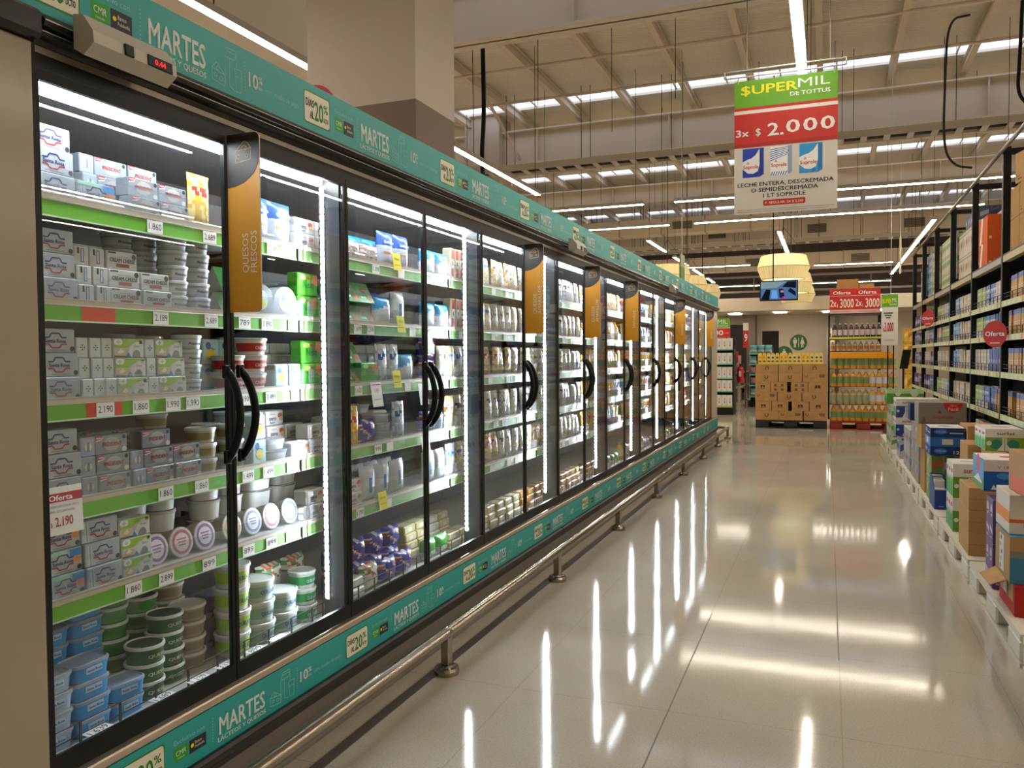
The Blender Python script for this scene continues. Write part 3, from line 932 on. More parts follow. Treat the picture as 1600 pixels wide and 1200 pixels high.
    # shelves with their green price rails
    for p in range(3):
        a = YN(n0 + 2 * p) + (0.004 if p == 0 else -0.055)
        b = YN(n0 + 2 * p + 2) - (0.004 if p == 2 else 0.061)
        for lv, z in enumerate(TIER):
            m = MB().box(-2.34, a, z - 0.022, SHX - 0.006, b, z - 0.004, mt('#cfd0ce', 0.4))
            m.box(SHX - 0.006, a, z - 0.012, SHX + 0.004, b, z + 0.006, LIP, None, 0.002)
            for q in (a + 0.1, b - 0.1):
                m.prism([(-2.50, z - 0.022), (-2.50, z - 0.10), (-2.06, z - 0.022)], q, q + 0.004, DARK, M)
            sh = m.build('shelf', t)
            m = MB().box(SHX - 0.006, a, z - 0.054, SHX, b, z - 0.0125, RAILG if c == 0 and p == 0 else mt('#86b96e', 0.3))  # farther rails paler: LED glare put into their green
            m.box(SHX - 0.0005, a, z - 0.054, SHX + 0.002, b, z - 0.050, mt('#c8e0bf', 0.3))
            if c == 0 and p == 0 and lv == 1:
                for q0, q1 in ((a, a + 0.03), (1.545, 1.65)):
                    m.rect(EAST(SHX, 0, 0), q0, z - 0.05, q1, z - 0.0125, RAILR, 0.0008)
            if c == 0 and p == 0 and lv == 2:
                for q0, q1 in ((a, a + 0.01), (1.55, 1.665)):
                    m.rect(EAST(SHX, 0, 0), q0, z - 0.05, q1, z - 0.0125, RAILR, 0.0008)
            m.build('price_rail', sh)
            figs = FIG.get((p, lv)) if c == 0 else None
            if figs is None:
                rng = random.Random(c * 100 + p * 10 + lv)
                figs = [(a + 0.07 + 0.2 * q + rng.uniform(0, 0.08), '') for q in range(5)]
            for q, s in figs:
                g = MB()
                digits(g, EAST(SHX + 0.0022, 0, 0), q, z - 0.050, 0.058, 0.037, s)
                g.build('price_tag', sh)
            MB().box(SHX - 0.002, b - 0.035, z - 0.056, SHX + 0.006, b - 0.018, z - 0.010, BLACK, None, 0.002).build('rail_clip', sh)
            if c < 2:
                MB().box(SHX + 0.0055, a + 0.01, z + 0.001, SHX + 0.0075, b - 0.01, z + (0.062 if lv else 0.07), ACRYL).build('clear_guard', sh)
        # wire fence along the deck
        m = MB()
        for z in (DECK + 0.004, DECK + 0.036, DECK + 0.068):
            m.tube([(SHX + 0.02, a, z), (SHX + 0.02, b, z)], 0.0017, mt('#4a4a4a', 0.4, 0.5), 5)
        k = a + 0.06
        while k < b:
            m.box(SHX + 0.019, k - 0.0035, DECK, SHX + 0.022, k + 0.0035, DECK + 0.07, mt('#4a4a4a', 0.4, 0.5))
            k += 0.125
        m.build('deck_fence', t)
    if c == 0:
        for q, s in FLOORTAG:
            g = MB()
            Mf = frame((-1.742, q, DECK + 0.029), (-0.1, 1, 0), (-0.9, 0, 0.02))
            g.box(0, 0, -0.001, 0.075, 0.045, 0, TAG, Mf)
            digits(g, Mf, 0, 0, 0.075, 0.045, s)
            g.build('price_tag', t)
        MB().box(BACK, ya - 0.40, 0, XF - 0.001, ya - 0.012, 2.10, mt('#9b917f', 0.22)).box(XF - 0.001, ya - 0.4, 0.0, XF + 0.02, ya - 0.012, 2.045, mt('#a0957f', 0.16), None, 0.004).build('end_panel', t)
        MB().box(XF - 0.12, ya - 0.012, 0.372, XF + 0.012, ya, 2.046, BLACK).build('end_stile', t)
        MB().box(XF - 0.03, ya - 0.4, 2.0455, XF + 0.05, ya - 0.002, 2.1105, mt('#1b1a1a', 0.25), None, 0.01).build('moulding_cap', t)
    if c == 2:
        m = MB().box(BACK, ye, 0.34, XF - 0.013, yb, 2.06, mt('#b5ab9b', 0.4)).box(XF - 0.012, ye + 0.02, 0.372, XF + 0.004, yb, 2.03, mt('#c7bdad', 0.25))
        m.build('end_panel', t)
        MB().box(XF - 0.012, ye, 0.372, XF + 0.006, ye + 0.02, 2.03, BLACK).build('end_stile', t)
    return t
cabinet(0, 'first six-door glass refrigerated cabinet, beside the glossy beige end panel')
cabinet(1, 'middle six-door glass refrigerated cabinet, between the two others')
cabinet(2, 'last six-door glass refrigerated cabinet, ending at the wide blank panel')

# orange category flags standing out from the door posts
def flag(n, lines, label):
    y = YN(n) - 0.004
    t = thing('category_flag', label, 'sign', (XF + 0.008, y, 1.48), 'orange flags along the cabinet doors')
    x0, x1, z0, z1 = XF + 0.008, XF + 0.123, 1.478, 1.998
    pts = [(x0, z0), (x1 - 0.012, z0)] + [(x1 - 0.012 + 0.012 * sin(R(a)), z0 + 0.012 - 0.012 * cos(R(a))) for a in (30, 60, 90)]
    pts += [(x1 - 0.018 + 0.018 * cos(R(a)), z1 - 0.018 + 0.018 * sin(R(a))) for a in (0, 30, 60, 90)] + [(x0, z1)]
    m = MB()
    M = Matrix(((1, 0, 0, 0), (0, 0, 1, y), (0, 1, 0, 0), (0, 0, 0, 1)))
    m.prism(pts[::-1], -0.002, 0.002, mt('#d39320', 0.45), M, mt('#cfcabd', 0.4))
    F = FRONT(0, y - 0.0022, 0)
    dk = mt('#2b2724', 0.5)
    cap = [(x0, z1), (x0, z1 - 0.155)] + [(x0 + 0.115 * sin(R(a)) , z1 - 0.155 + 0.088 * (1 - cos(R(a)))) for a in (15, 30, 45, 60, 75, 90)]
    cap += [(x1 - 0.018 + 0.018 * cos(R(a)), z1 - 0.018 + 0.018 * sin(R(a))) for a in (0, 30, 60, 90)]
    m.poly(F, cap, dk, 0.0008)
    gold = mt('#c99a3a', 0.5)
    def L(p): m.line(F, [(x0 + a, z1 + b) for a, b in p], 0.0018, gold, 0.0014)
    L([(0.032, -0.085), (0.086, -0.078), (0.086, -0.045), (0.032, -0.05), (0.032, -0.085)])
    L([(0.032, -0.05), (0.062, -0.024), (0.074, -0.028), (0.086, -0.045)])
    for cx, cy, rad in ((0.062, -0.045, 0.009), (0.042, -0.068, 0.006), (0.072, -0.066, 0.005)):
        L([(cx + rad * cos(2 * pi * q / 8), cy + rad * sin(2 * pi * q / 8)) for q in range(9)])
    for k, s in enumerate(lines):
        off = 0.062 + 0.03 * k if len(lines) > 1 else 0.08
        m.text(F, s, x0 + off + 0.01, z0 + 0.115, 0.0225, mt('#e9dcc0', 0.6), False, None, z=0.0014, rot=pi / 2)
    m.build('panel', t)
flag(1, ['QUESOS', 'FRESCOS'], 'orange flag with a black cheese corner reading QUESOS FRESCOS, first from the beige panel')
flag(5, ['QUESOS', 'AMARILLOS'], 'orange flag reading QUESOS AMARILLOS on the third pair of doors')
flag(7, ['QUESOS', 'AMARILLOS'], 'orange flag reading QUESOS AMARILLOS on the fourth pair of doors')
flag(9, ['UNTABLES'], 'orange flag with one vertical word on the fifth pair of doors')
flag(13, ['POSTRES'], 'orange flag on the seventh pair of doors, second from the far end')
flag(17, ['JUGOS'], 'orange flag on the last pair of doors before the blank end panel')

# grey temperature boxes on the head moulding
def temp_box(y, label, lit):
    t = thing('temperature_controller', label, 'controller', (XF + 0.047, y, 2.03))
    x0 = XF + 0.048
    m = MB()
    prof = [(x0, 2.052), (x0 + 0.03, 2.034), (x0 + 0.062, 2.058), (x0 + 0.06, 2.085), (x0 + 0.03, 2.125), (x0, 2.13)]
    M = Matrix(((1, 0, 0, 0), (0, 0, 1, 0), (0, 1, 0, 0), (0, 0, 0, 1)))
    m.prism(prof[::-1], y, y + 0.25, mt('#c0bbae', 0.4), M)
    m.build('housing', t)
    # sloping front between (x0+.06,2.085) and (x0+.03,2.125)
    F = frame((x0 + 0.0605, y, 2.0715), (0, 1, 0), (-0.002, 0, 0.027))
    m = MB().box(0.085, -0.014, 0, 0.112, 0.014, 0.006, BLACK, F, 0.002)
    m.build('switch', t)
    m = MB().box(0.155, -0.014, 0, 0.235, 0.014, 0.004, BLACK, F, 0.002)
    if lit:
        m.text(F, '0.44', 0.176, -0.007, 0.014, emit('#ff2a1e', 3.0, 'red_digits'), False, 0.034, z=0.0046)
    m.build('display', t)
temp_box(1.375, 'grey temperature controller with red digits at the head of the first door', True)
temp_box(5.15, 'grey temperature controller above the middle cabinet, with no lit digits', False)
temp_box(8.80, 'grey temperature controller near the far end of the cabinet run', False)

# steel bumper rail
def rail():
    t = thing('bumper_rail', 'low stainless steel bumper rail on round-footed posts along the cabinets', 'rail', (-1.5, 7, 0))
    m = MB()
    pts = [(-1.50, 0.2, 0.175), (-1.50, 13.42, 0.175)]
    m.tube(pts, 0.0245, STEEL, 16)
    m.tube([(-1.50, 13.42, 0.175), (-1.53, 13.47, 0.175), (-1.60, 13.49, 0.175), (-1.95, 13.49, 0.175)], 0.0245, STEEL, 16)
    m.build('rail', t)
    for k, y in enumerate((1.5, 3.05, 4.56, 6.07, 7.57, 9.1, 10.65, 12.14, 13.40)):
        p = MB().box(-1.519, y - 0.02, 0.03, -1.481, y + 0.02, 0.16, STEEL, None, 0.004).build('post', t)
        MB().lathe([(0.052, 0.0), (0.054, 0.018), (0.05, 0.03), (0.035, 0.034), (0.03, 0.04)], 24, STEEL, Matrix.Translation((-1.5, y, 0))).build('foot', p)
        MB().lathe([(0.0255, -0.012), (0.0262, -0.008), (0.0262, 0.008), (0.0255, 0.012)], 16, STEEL, Matrix.Translation((-1.5, y, 0.175)) @ Matrix.Rotation(pi / 2, 4, 'X')).build('collar', p)
rail()

# ------------------------------------------------------------------ packages: one mesh per kind and part, then copies
# every kind stands on z=0, is centred on x and shows its front towards -y
KIND = {}
def kind(key, name, cat, desc, w, d, h, body, parts=()):
    KIND[key] = dict(name=name, cat=cat, desc=desc, w=w, d=d, h=h, me=body.mesh(name), parts=[(n, b.mesh(n)) for n, b in parts])

def carton_box(w, d, h, col, rough=0.45, c=0.0025):
    return MB().box(-w / 2, -d / 2, 0, w / 2, d / 2, h, mt(col, rough), None, c)

def badge(m, M, x, y, r): m.disc(M, x, y, r, mt('#1c2026', 0.6), 0.0010, 12)

def santa(extra):
    w, d, h = 0.116, 0.05, 0.061
    m = carton_box(w, d, h, '#aab2bb', 0.3)
    M = FRONT(-w / 2, -d / 2, 0)
    n, r = NAVY, mt('#9c1f2a', 0.5)
    m.line(M, [(0.026, 0.0385), (0.040, 0.0385), (0.047, 0.049), (0.069, 0.049), (0.076, 0.0385), (0.090, 0.0385)], 0.0038, n)
    m.line(M, [(0.026, 0.0215), (0.040, 0.0215), (0.047, 0.0125), (0.069, 0.0125), (0.076, 0.0215), (0.090, 0.0215)], 0.0038, r)
    m.text(M, 'Santa Rosa', 0.028, 0.0255, 0.0098, n, True, 0.060)
    badge(m, M, 0.106, 0.010, 0.0068)
    for q, c in ((0.010, '#d3d8de'), (0.015, '#868f9a'), (0.019, '#cdd3da')):
        m.line(M, [(q + 0.003, 0.004), (q, 0.056)], 0.002, mt(c, 0.3), 0.0006)
    m.rect(M, 0.034, 0.0055, 0.086, 0.0075, mt('#7b828c', 0.6))
    m.poly(M, [(0.002, 0.002), (0.05, 0.002), (0.03, 0.018), (0.002, 0.024)], mt('#bcc3ca', 0.3), 0.0004)
    if extra:
        m.rect(M, 0.078, 0.040, 0.114, 0.059, mt('#2f87c9', 0.5), 0.0012)
        m.disc(M, 0.100, 0.032, 0.013, mt('#dd8a4a', 0.5), 0.0011, 14, 0.008)
        m.rect(M, 0.002, 0.050, 0.07, 0.060, mt('#9fd6bb', 0.5), 0.0011)
    W_ = frame((w / 2, -d / 2, 0), (0, 1, 0), (0, 0, 1))
    m.line(W_, [(0.012, 0.034), (0.02, 0.042), (0.03, 0.042), (0.038, 0.034)], 0.002, n)
    return m, w, d, h
a, w, d, h = santa(False)
kind('santa', 'cheese_box', 'cheese box', 'silver cheese box with navy emblem', w, d, h, a)
a, w, d, h = santa(True)
kind('santab', 'cheese_box', 'cheese box', 'silver cheese box with blue corner', w, d, h, a)

def cream(side):
    w, d, h = (0.106, 0.046, 0.050)
    if side:
        w, d = d, w
    m = carton_box(w, d, h, '#c6c9c8', 0.5)
    M = FRONT(-w / 2, -d / 2, 0)
    k = mt('#22262b', 0.6)
    rd = mt('#8d2a35', 0.6)
    if side:
        m.rect(M, 0.010, 0.030, 0.016, 0.046, k)
        m.rect(M, 0.020, 0.008, 0.030, 0.044, mt('#3f5a86', 0.6), 0.0009)
        m.rect(M, 0.0225, 0.010, 0.0275, 0.042, mt('#c9d2de', 0.6), 0.0013)
    else:
        m.rect(M, 0.005, 0.043, 0.032, 0.047, k)
        badge(m, M, 0.093, 0.039, 0.0078)
        m.text(M, 'natural cheese', 0.033, 0.034, 0.0035, mt('#555', 0.6) if False else k, False, 0.04)
        m.text(M, 'CREAM CHEESE', 0.010, 0.0205, 0.0110, k, True, 0.086)
        m.rect(M, 0.034, 0.007, 0.074, 0.0165, rd, 0.0009)
        m.poly(M, [(0.030, 0.007), (0.036, 0.007), (0.036, 0.015), (0.030, 0.015), (0.033, 0.011)], rd)
        m.poly(M, [(0.078, 0.007), (0.072, 0.007), (0.072, 0.015), (0.078, 0.015), (0.075, 0.011)], rd)
    return m, w, d, h
for key, side, ds in (('cream', False, 'white box reading CREAM CHEESE'), ('creams', True, 'end-on white cream cheese box')):
    a, w, d, h = cream(side)
    kind(key, 'cream_cheese_box', 'cheese box', ds, w, d, h, a)

def pres(side):
    w, d, h = 0.108, 0.048, 0.052
    if side:
        w, d = d, w
    m = carton_box(w, d, h, '#87919c' if not side else '#95a1b0', 0.35)
    M = FRONT(-w / 2, -d / 2, 0)
    rd = mt('#b3222b', 0.5)
    cr = mt('#d9cda6', 0.5)
    if side:
        m.disc(M, w / 2, 0.026, 0.011, cr, 0.0008, 16)
        m.rect(M, w / 2 - 0.004, 0.014, w / 2 + 0.004, 0.038, mt('#6d7886', 0.5), 0.0011)
    else:
        m.poly(M, [(0.002, 0.050), (0.026, 0.050), (0.022, 0.040), (0.002, 0.036)], mt('#e6e8ea', 0.5), 0.0007)
        m.poly(M, [(0.002, 0.051), (0.025, 0.051), (0.021, 0.042), (0.002, 0.039)], rd, 0.0010)
        m.text(M, 'NUEVO', 0.004, 0.0435, 0.0045, WHITE, True, 0.016, z=0.0016)
        m.disc(M, 0.055, 0.027, 0.027, mt('#bfae7c', 0.5), 0.0008, 20, 0.019)
        m.disc(M, 0.055, 0.027, 0.024, mt('#a3aab0', 0.5), 0.0011, 20, 0.016)
        m.text(M, 'PRÉSIDENT', 0.024, 0.0215, 0.0110, mt('#9c1822', 0.5), True, 0.062, z=0.0016)
        badge(m, M, 0.096, 0.043, 0.0058)
        m.disc(M, 0.096, 0.010, 0.008, mt('#cfc9b4', 0.5), 0.0009, 12, 0.007)
    return m, w, d, h
for key, side, ds in (('pres', False, 'grey cheese box with red corner'), ('press', True, 'end-on grey-blue cheese box')):
    a, w, d, h = pres(side)
    kind(key, 'spread_cheese_box', 'cheese box', ds, w, d, h, a)

def queso(side):
    w, d, h = 0.106, 0.042, 0.054
    if side:
        w, d = 0.036, 0.1
    m = carton_box(w, d, h, '#ccd3d4' if side else '#c8cfcb', 0.45)
    M = FRONT(-w / 2, -d / 2, 0)
    gl = mt('#8fbb1e', 0.5)
    gk = mt('#3f6b1c', 0.6)
    def leaf(x, y, s):
        for a, b in ((0, 1), (0, -1), (1, 0), (-1, 0)):
            m.rect(M, x + a * s - s * 0.38, y + b * s - s * 0.38, x + a * s + s * 0.38, y + b * s + s * 0.38, gk, 0.0012)
        m.rect(M, x - s * 1.1, y - 0.0005, x + s * 1.1, y + 0.0005, gk, 0.0012)
    if side:
        leaf(w / 2, 0.028, 0.0055)
    else:
        m.poly(M, [(0.002, 0.052), (0.104, 0.052), (0.104, 0.044), (0.06, 0.040), (0.045, 0.028), (0.002, 0.028)], gl, 0.0007)
        m.rrect(M, 0.002, 0.036, 0.030, 0.052, 0.007, mt('#eceee8', 0.5), 0.0010)
        leaf(0.016, 0.044, 0.0038)
        m.poly(M, [(0.045, 0.002), (0.104, 0.002), (0.104, 0.046), (0.076, 0.045), (0.056, 0.030)], mt('#d5dad6', 0.5), 0.0010)
        m.poly(M, [(0.062, 0.002), (0.092, 0.002), (0.091, 0.014), (0.084, 0.022), (0.074, 0.022), (0.066, 0.013)], mt('#83898c', 0.5), 0.0014)
        m.disc(M, 0.024, 0.016, 0.019, mt('#c9b68a', 0.6), 0.0012, 16, 0.010)
        m.poly(M, [(0.012, 0.014), (0.024, 0.026), (0.034, 0.018), (0.026, 0.012)], mt('#e8e3cc', 0.6), 0.0016)
        m.poly(M, [(0.002, 0.002), (0.045, 0.002), (0.042, 0.006), (0.002, 0.007)], mt('#5c6058', 0.6), 0.0015)
        m.poly(M, [(0.040, 0.002), (0.060, 0.002), (0.050, 0.016)], mt('#2f86c4', 0.6), 0.0015)
        m.text(M, 'Queso', 0.070, 0.030, 0.007, INK, False, 0.021, z=0.0016)
        badge(m, M, 0.094, 0.044, 0.0058)
    return m, w, d, h
for key, side, ds in (('queso', False, 'lime and grey cheese box'), ('quesos', True, 'white end of a fresh cheese box')):
    a, w, d, h = queso(side)
    kind(key, 'fresh_cheese_box', 'cheese box', ds, w, d, h, a)

def zero():
    w, d, h = 0.112, 0.06, 0.056
    m = MB().box(-w / 2, -d / 2, 0, w / 2, d / 2, h, mt('#d6d5d1', 0.45), None, 0.004)
    M = FRONT(-w / 2, -d / 2, 0)
    m.text(M, 'Quillayes', 0.03, 0.040, 0.006, mt('#c0392b', 0.6), False, 0.03)
    m.text(M, 'zero', 0.024, 0.019, 0.016, mt('#3b2c5a', 0.6), True, 0.042)
    m.text(M, 'lacto', 0.030, 0.008, 0.008, mt('#3b2c5a', 0.6), True, 0.028)
    m.disc(M, 0.090, 0.036, 0.014, mt('#c0563a', 0.6), 0.0009, 14, 0.010)
    m.disc(M, 0.094, 0.024, 0.012, mt('#e0b184', 0.6), 0.0011, 14, 0.008)
    m.rect(M, 0.004, 0.004, 0.008, 0.050, mt('#d89a9a', 0.6))
    return m, w, d, h
a, w, d, h = zero()
kind('zero', 'lactose_free_pack', 'cheese pack', 'white pack with red dish print', w, d, h, a)

def tub(key, name, cat, desc, r, h, body, lid, band=None, text=None, tcol='#1f3f8f', oval=(1, 1), power=2.0, lidclear=False, seg=28, flare=1.12, lidtop=None):
    m = MB()
    M = Matrix.Identity(4)
    bm = mt(body, 0.35)
    prof = [(r / flare, 0.0), (r * (1 / flare * 0.8 + 0.2), h * 0.22), (r * (1 / flare * 0.2 + 0.8), h * 0.8), (r, h)]
    mats = [bm, mt(band, 0.45) if band else bm, bm]
    m.lathe(prof, seg, bm, M, mats, oval[0], oval[1], power)
    if text:
        rr_ = r * 0.955
        # lettering wrapped on the wall
        vs, fs, ax, bx, ay, by = text_geo(text, True)
        tw, th = r * 1.15, h * 0.22
        if power > 2.5:
            yy_ = -r * oval[1] - 0.0008
            m.rect(FRONT(0, yy_ + 0.0006, 0), -tw * 0.4, h * 0.44, tw * 0.4, h * 0.86, mt('#b9d6ee', 0.5), 0.0)
            tw *= 0.7
        out = []
        third = max(1, len(vs) // 3)
        for k_, (px, py) in enumerate(vs):
            lift = 0.0003 * (k_ // third)
            u = ((px - ax) / (bx - ax) - 0.5) * tw
            ang = u / rr_
            if power > 2.5:
                out.append((u, yy_ - lift, h * 0.56 + py * th * 0.8 / 0.727))
                continue
            out.append((sin(ang) * (rr_ + 0.0012 + lift) * oval[0], -cos(ang) * (rr_ + 0.0012 + lift) * oval[1], h * 0.38 + py * th / 0.727))
        m.add(out, fs, mt(tcol, 0.6))
    lm = CLEARP if lidclear else mt(lid, 0.35)
    lid_ = MB().lathe([(r * 1.02, h * 0.965), (r * 1.05, h * 0.97), (r * 1.05, h + 0.006), (r * 0.96, h + 0.008), (r * 0.94, h + 0.004)], seg, lm, M, None, oval[0], oval[1], power)
    if lidtop:
        lid_.disc(Matrix.Translation((0, 0, h + 0.0042)), 0, 0, r * 0.9, mt(lidtop, 0.5), 0.0008, 22)
    kind(key, name, cat, desc, 2.1 * r * oval[0], 2.1 * r * oval[1], h + 0.0085, m, [('lid', lid_)])
tub('blue', 'cheese_tub', 'cheese tub', 'blue rectangular tub with clear lid', 0.056, 0.040, '#3a9be0', '#b9c9d8', None, 'Santa Rosa', '#27306e', oval=(1.0, 0.74), power=5.0, lidclear=True, flare=1.08)
tub('bluep', 'cheese_tub', 'cheese tub', 'pale blue-grey rectangular tub with clear lid', 0.056, 0.040, '#9fb6cf', '#c3cfda', None, 'Santa Rosa', '#27306e', oval=(1.0, 0.74), power=5.0, lidclear=True, flare=1.08)
tub('green', 'round_tub', 'cheese tub', 'green round tub with white rim', 0.054, 0.040, '#4f9a3a', '#e9ebe6', '#3f8a34', None, lidtop='#4d4a36')
tub('dgreen', 'round_tub', 'cheese tub', 'dark green round tub with white rim', 0.054, 0.044, '#2f6a3c', '#e9ebe6', '#27603a', 'QUESO', '#e4d7b0', lidtop='#2a4530')
tub('beige', 'round_tub', 'cheese tub', 'beige round tub with pale lid', 0.056, 0.042, '#a4937c', '#d8d2c6', '#8f7d68', None)
tub('quil', 'fresh_cheese_tub', 'cheese tub', 'white fresh cheese tub with lime band', 0.058, 0.068, '#d4dcd2', '#eceee9', '#a9cf3e', 'QUILLAYES', '#23408f')
tub('quilg', 'fresh_cheese_tub', 'cheese tub', 'pale fresh cheese tub with grey-green band', 0.062, 0.066, '#c5cfc4', '#e4e9e2', '#9db39f', 'QUILLAYES', '#23408f')
tub('quilb', 'fresh_cheese_tub', 'cheese tub', 'small tub with blue-green band', 0.05, 0.055, '#d9e2da', '#eceee9', '#2f9c58', 'QUILLAYES', '#e8f0ff')
tub('clear', 'small_clear_tub', 'cheese tub', 'small clear tub with pale lid', 0.043, 0.036, '#aebac4', '#cfd9df', '#cfd6db', 'Philadelphia', '#2a3d66', seg=20)
tub('spice', 'spread_tub', 'spread tub', 'clear tub of brown-green spread', 0.046, 0.040, '#c3bda6', '#dfe3e0', '#8a8350', None, seg=20)
tub('red', 'red_tub', 'spread tub', 'red-banded white tub', 0.052, 0.050, '#ece6dd', '#d6cfc6', '#b92a2c', 'CREMOSO', '#f3e9df', flare=1.2)
tub('white', 'white_tub', 'tub', 'plain white round tub', 0.052, 0.058, '#dddcd8', '#c9c7c3', None, None, lidtop='#6c5f58')
tub('oval', 'white_tub', 'tub', 'white oval fluted tub', 0.07, 0.056, '#d9dad9', '#cfd0cf', None, None, oval=(1.0, 0.66), power=3.0, lidtop='#3c3734')

# pot lying on its side, the printed lid towards the aisle
def pot(key, desc, col):
    r = 0.046
    m = MB()
    T = Matrix.Translation((0, 0.012, r)) @ Matrix.Rotation(R(80), 4, 'X')
    m.lathe([(r * 0.82, -0.05), (r * 0.97, 0.0)], 24, mt('#c9bcae', 0.5), T)
    lid = MB().lathe([(r * 1.0, 0.0005), (r * 1.02, 0.002), (r * 1.0, 0.007), (r * 0.9, 0.0075)], 24, mt('#d9d4cf', 0.35), T)
    Mf = T @ Matrix.Translation((0, 0, 0.0078))
    lid.disc(Mf, 0, 0, r * 0.82, mt(col, 0.4), 0.0003, 24)
    lid.disc(Mf, 0, 0, r * 0.62, mt('#e6dcd6', 0.4), 0.0007, 24)
    for q in range(3):
        lid.rect(Mf, -r * (0.42 - 0.06 * q), r * (0.16 - 0.2 * q), r * (0.42 - 0.06 * q), r * (0.26 - 0.2 * q), mt(col, 0.5), 0.0011)
    kind(key, 'lidded_pot', 'dessert pot', desc, 0.098, 0.075, 0.096, m, [('lid', lid)])
pot('potv', 'pot lying with a violet-printed clear lid', '#8a5aa0')
pot('potp', 'pot lying with a pink-printed clear lid', '#c06a80')
pot('potb', 'pot lying with a blue-printed clear lid', '#6c86b8')
pot('poty', 'pot lying with a yellow-printed clear lid', '#c9a862')

# pillow bags
def bag(key, name, cat, desc, w, h, t, colf, seed, pleat=0.004, labels=()):
    rng = random.Random(seed)
    nx, nz = 10, 12
    m = MB()
    off = [[rng.uniform(-1, 1) for _ in range(nx + 1)] for _ in range(nz + 1)]
    def pt(i, k, sgn):
        u, v = i / nx * 2 - 1, k / nz * 2 - 1
        th = t / 2 * (max(0, 1 - abs(u) ** 3.0) ** 0.6) * (max(0, 1 - abs(v) ** 3.4) ** 0.6)
        wob = pleat * off[k][i] * (1 if 0 < i < nx else 0.3)
        x = u * w / 2 * (1 - 0.06 * (1 - abs(v) ** 2)) 
        return (x + wob * 0.5, sgn * th + wob * (0.9 if abs(v) > 0.8 else 0.4), (v + 1) / 2 * h + wob * 0.4 + (pleat if k == 0 else 0))
    for sgn in (-1, 1):
        vs = [pt(i, k, sgn) for k in range(nz + 1) for i in range(nx + 1)]
        by = {}
        for k in range(nz):
            for i in range(nx):
                q = (k * (nx + 1) + i, k * (nx + 1) + i + 1, (k + 1) * (nx + 1) + i + 1, (k + 1) * (nx + 1) + i)
                if sgn > 0:
                    q = q[::-1]
                by.setdefault(colf((i + 0.5) / nx, (k + 0.5) / nz, rng), []).append(q)
        for c, fs in by.items():
            mat = c if not isinstance(c, str) else mt(c, 0.22)
            m._band(vs, fs, mat, None, True)
    for s, x, z, hh, ww, c in labels:
        m.text(FRONT(0, -t * 0.5 - 0.001, 0), s, x, z, hh, mt(c, 0.6), True, ww, 'c')
    kind(key, name, cat, desc, w, t, h, m)
bag('bagb', 'grated_cheese_bag', 'cheese bag', 'blue and white grated cheese bag', 0.13, 0.15, 0.045, lambda u, v, r: '#3f63b8' if v > 0.55 else ('#c98b4a' if 0.3 < v < 0.42 and 0.2 < u < 0.7 else '#c6d0e2'), 3, labels=(('Quillayes', 0, 0.098, 0.012, 0.08, '#f2f4f8'),))
bag('bagl', 'sliced_cheese_bag', 'cheese bag', 'pale blue striped cheese bag', 0.15, 0.12, 0.05, lambda u, v, r: '#2f9fdc' if (v - 0.35 * u > 0.48) else ('#e8eef2' if u < 0.8 or v > 0.5 else '#d9dfe6'), 4, labels=(('II', 0.05, 0.03, 0.025, 0.018, '#b5333a'),))
bag('bagw', 'cheese_wrap', 'cheese pack', 'clear pack of pink sliced ham', 0.14, 0.075, 0.04, lambda u, v, r: r.choice(('#cfb3a4', '#d8c4b6', '#b99684', '#e0d5cb')), 5)
bag('bagv', 'dulce_bag', 'sweet bag', 'violet and white pouch', 0.15, 0.10, 0.07, lambda u, v, r: '#3c3c9c' if (int(u * 5) + int(v * 5)) % 3 else r.choice(('#d7d9e6', '#c9cbe0', '#b0573f')), 6)
bag('bagp', 'dulce_bag', 'sweet bag', 'dark violet pouch', 0.15, 0.10, 0.07, lambda u, v, r: '#453a66' if v > 0.35 else r.choice(('#8d93a8', '#5c5a80')), 16)
bag('bagr', 'fresh_cheese_bag', 'cheese bag', 'white cheese bag with red print', 0.14, 0.11, 0.07, lambda u, v, r: '#d4d3cf' if v < 0.5 or r.random() < 0.55 else r.choice(('#c9583a', '#4f8a48', '#d98a50')), 7)
bag('bagg', 'fresh_cheese_bag', 'cheese bag', 'green and white pouch', 0.13, 0.10, 0.06, lambda u, v, r: '#3f9a43' if v > 0.45 else r.choice(('#e3e6e0', '#b9cdb6')), 8)
bag('bagk', 'sliced_cheese_bag', 'cheese bag', 'clear bag of white curd with blue label', 0.12, 0.15, 0.045, lambda u, v, r: '#3f7fc0' if (u - 0.5) ** 2 * 1.6 + (v - 0.45) ** 2 < 0.035 else '#d4dbe0', 9)
for q, (c1, c2, c3, ds) in enumerate((('#d8c48a', '#e9e3cf', '#5c6f9a', 'clear pack of yellow slices, dark blue print'), ('#cfa558', '#e6dcc0', '#b04a3c', 'clear pack of golden slices, red print'), ('#dcd6c4', '#c4ccd0', '#4a4d57', 'clear pack of white slices, dark print'), ('#b9a98c', '#dfe2e4', '#7b8a3f', 'crinkled clear pack of grey-green slices'), ('#e3b23a', '#f0dc8c', '#c7442c', 'bright yellow pack with red print'), ('#b7c7d6', '#e8edf2', '#2f6fb5', 'white and blue pack'))):
    def f(u, v, r, c1=c1, c2=c2, c3=c3):
        if 0.6 < v < 0.78 and 0.12 < u < 0.88:
            return c3 if r.random() < 0.7 else '#e8e6e0'
        return c1 if r.random() < 0.6 else c2
    bag('slice%d' % q, 'sliced_cheese_pack', 'cheese pack', ds, 0.098, 0.165, 0.03, f, 20 + q, 0.004)

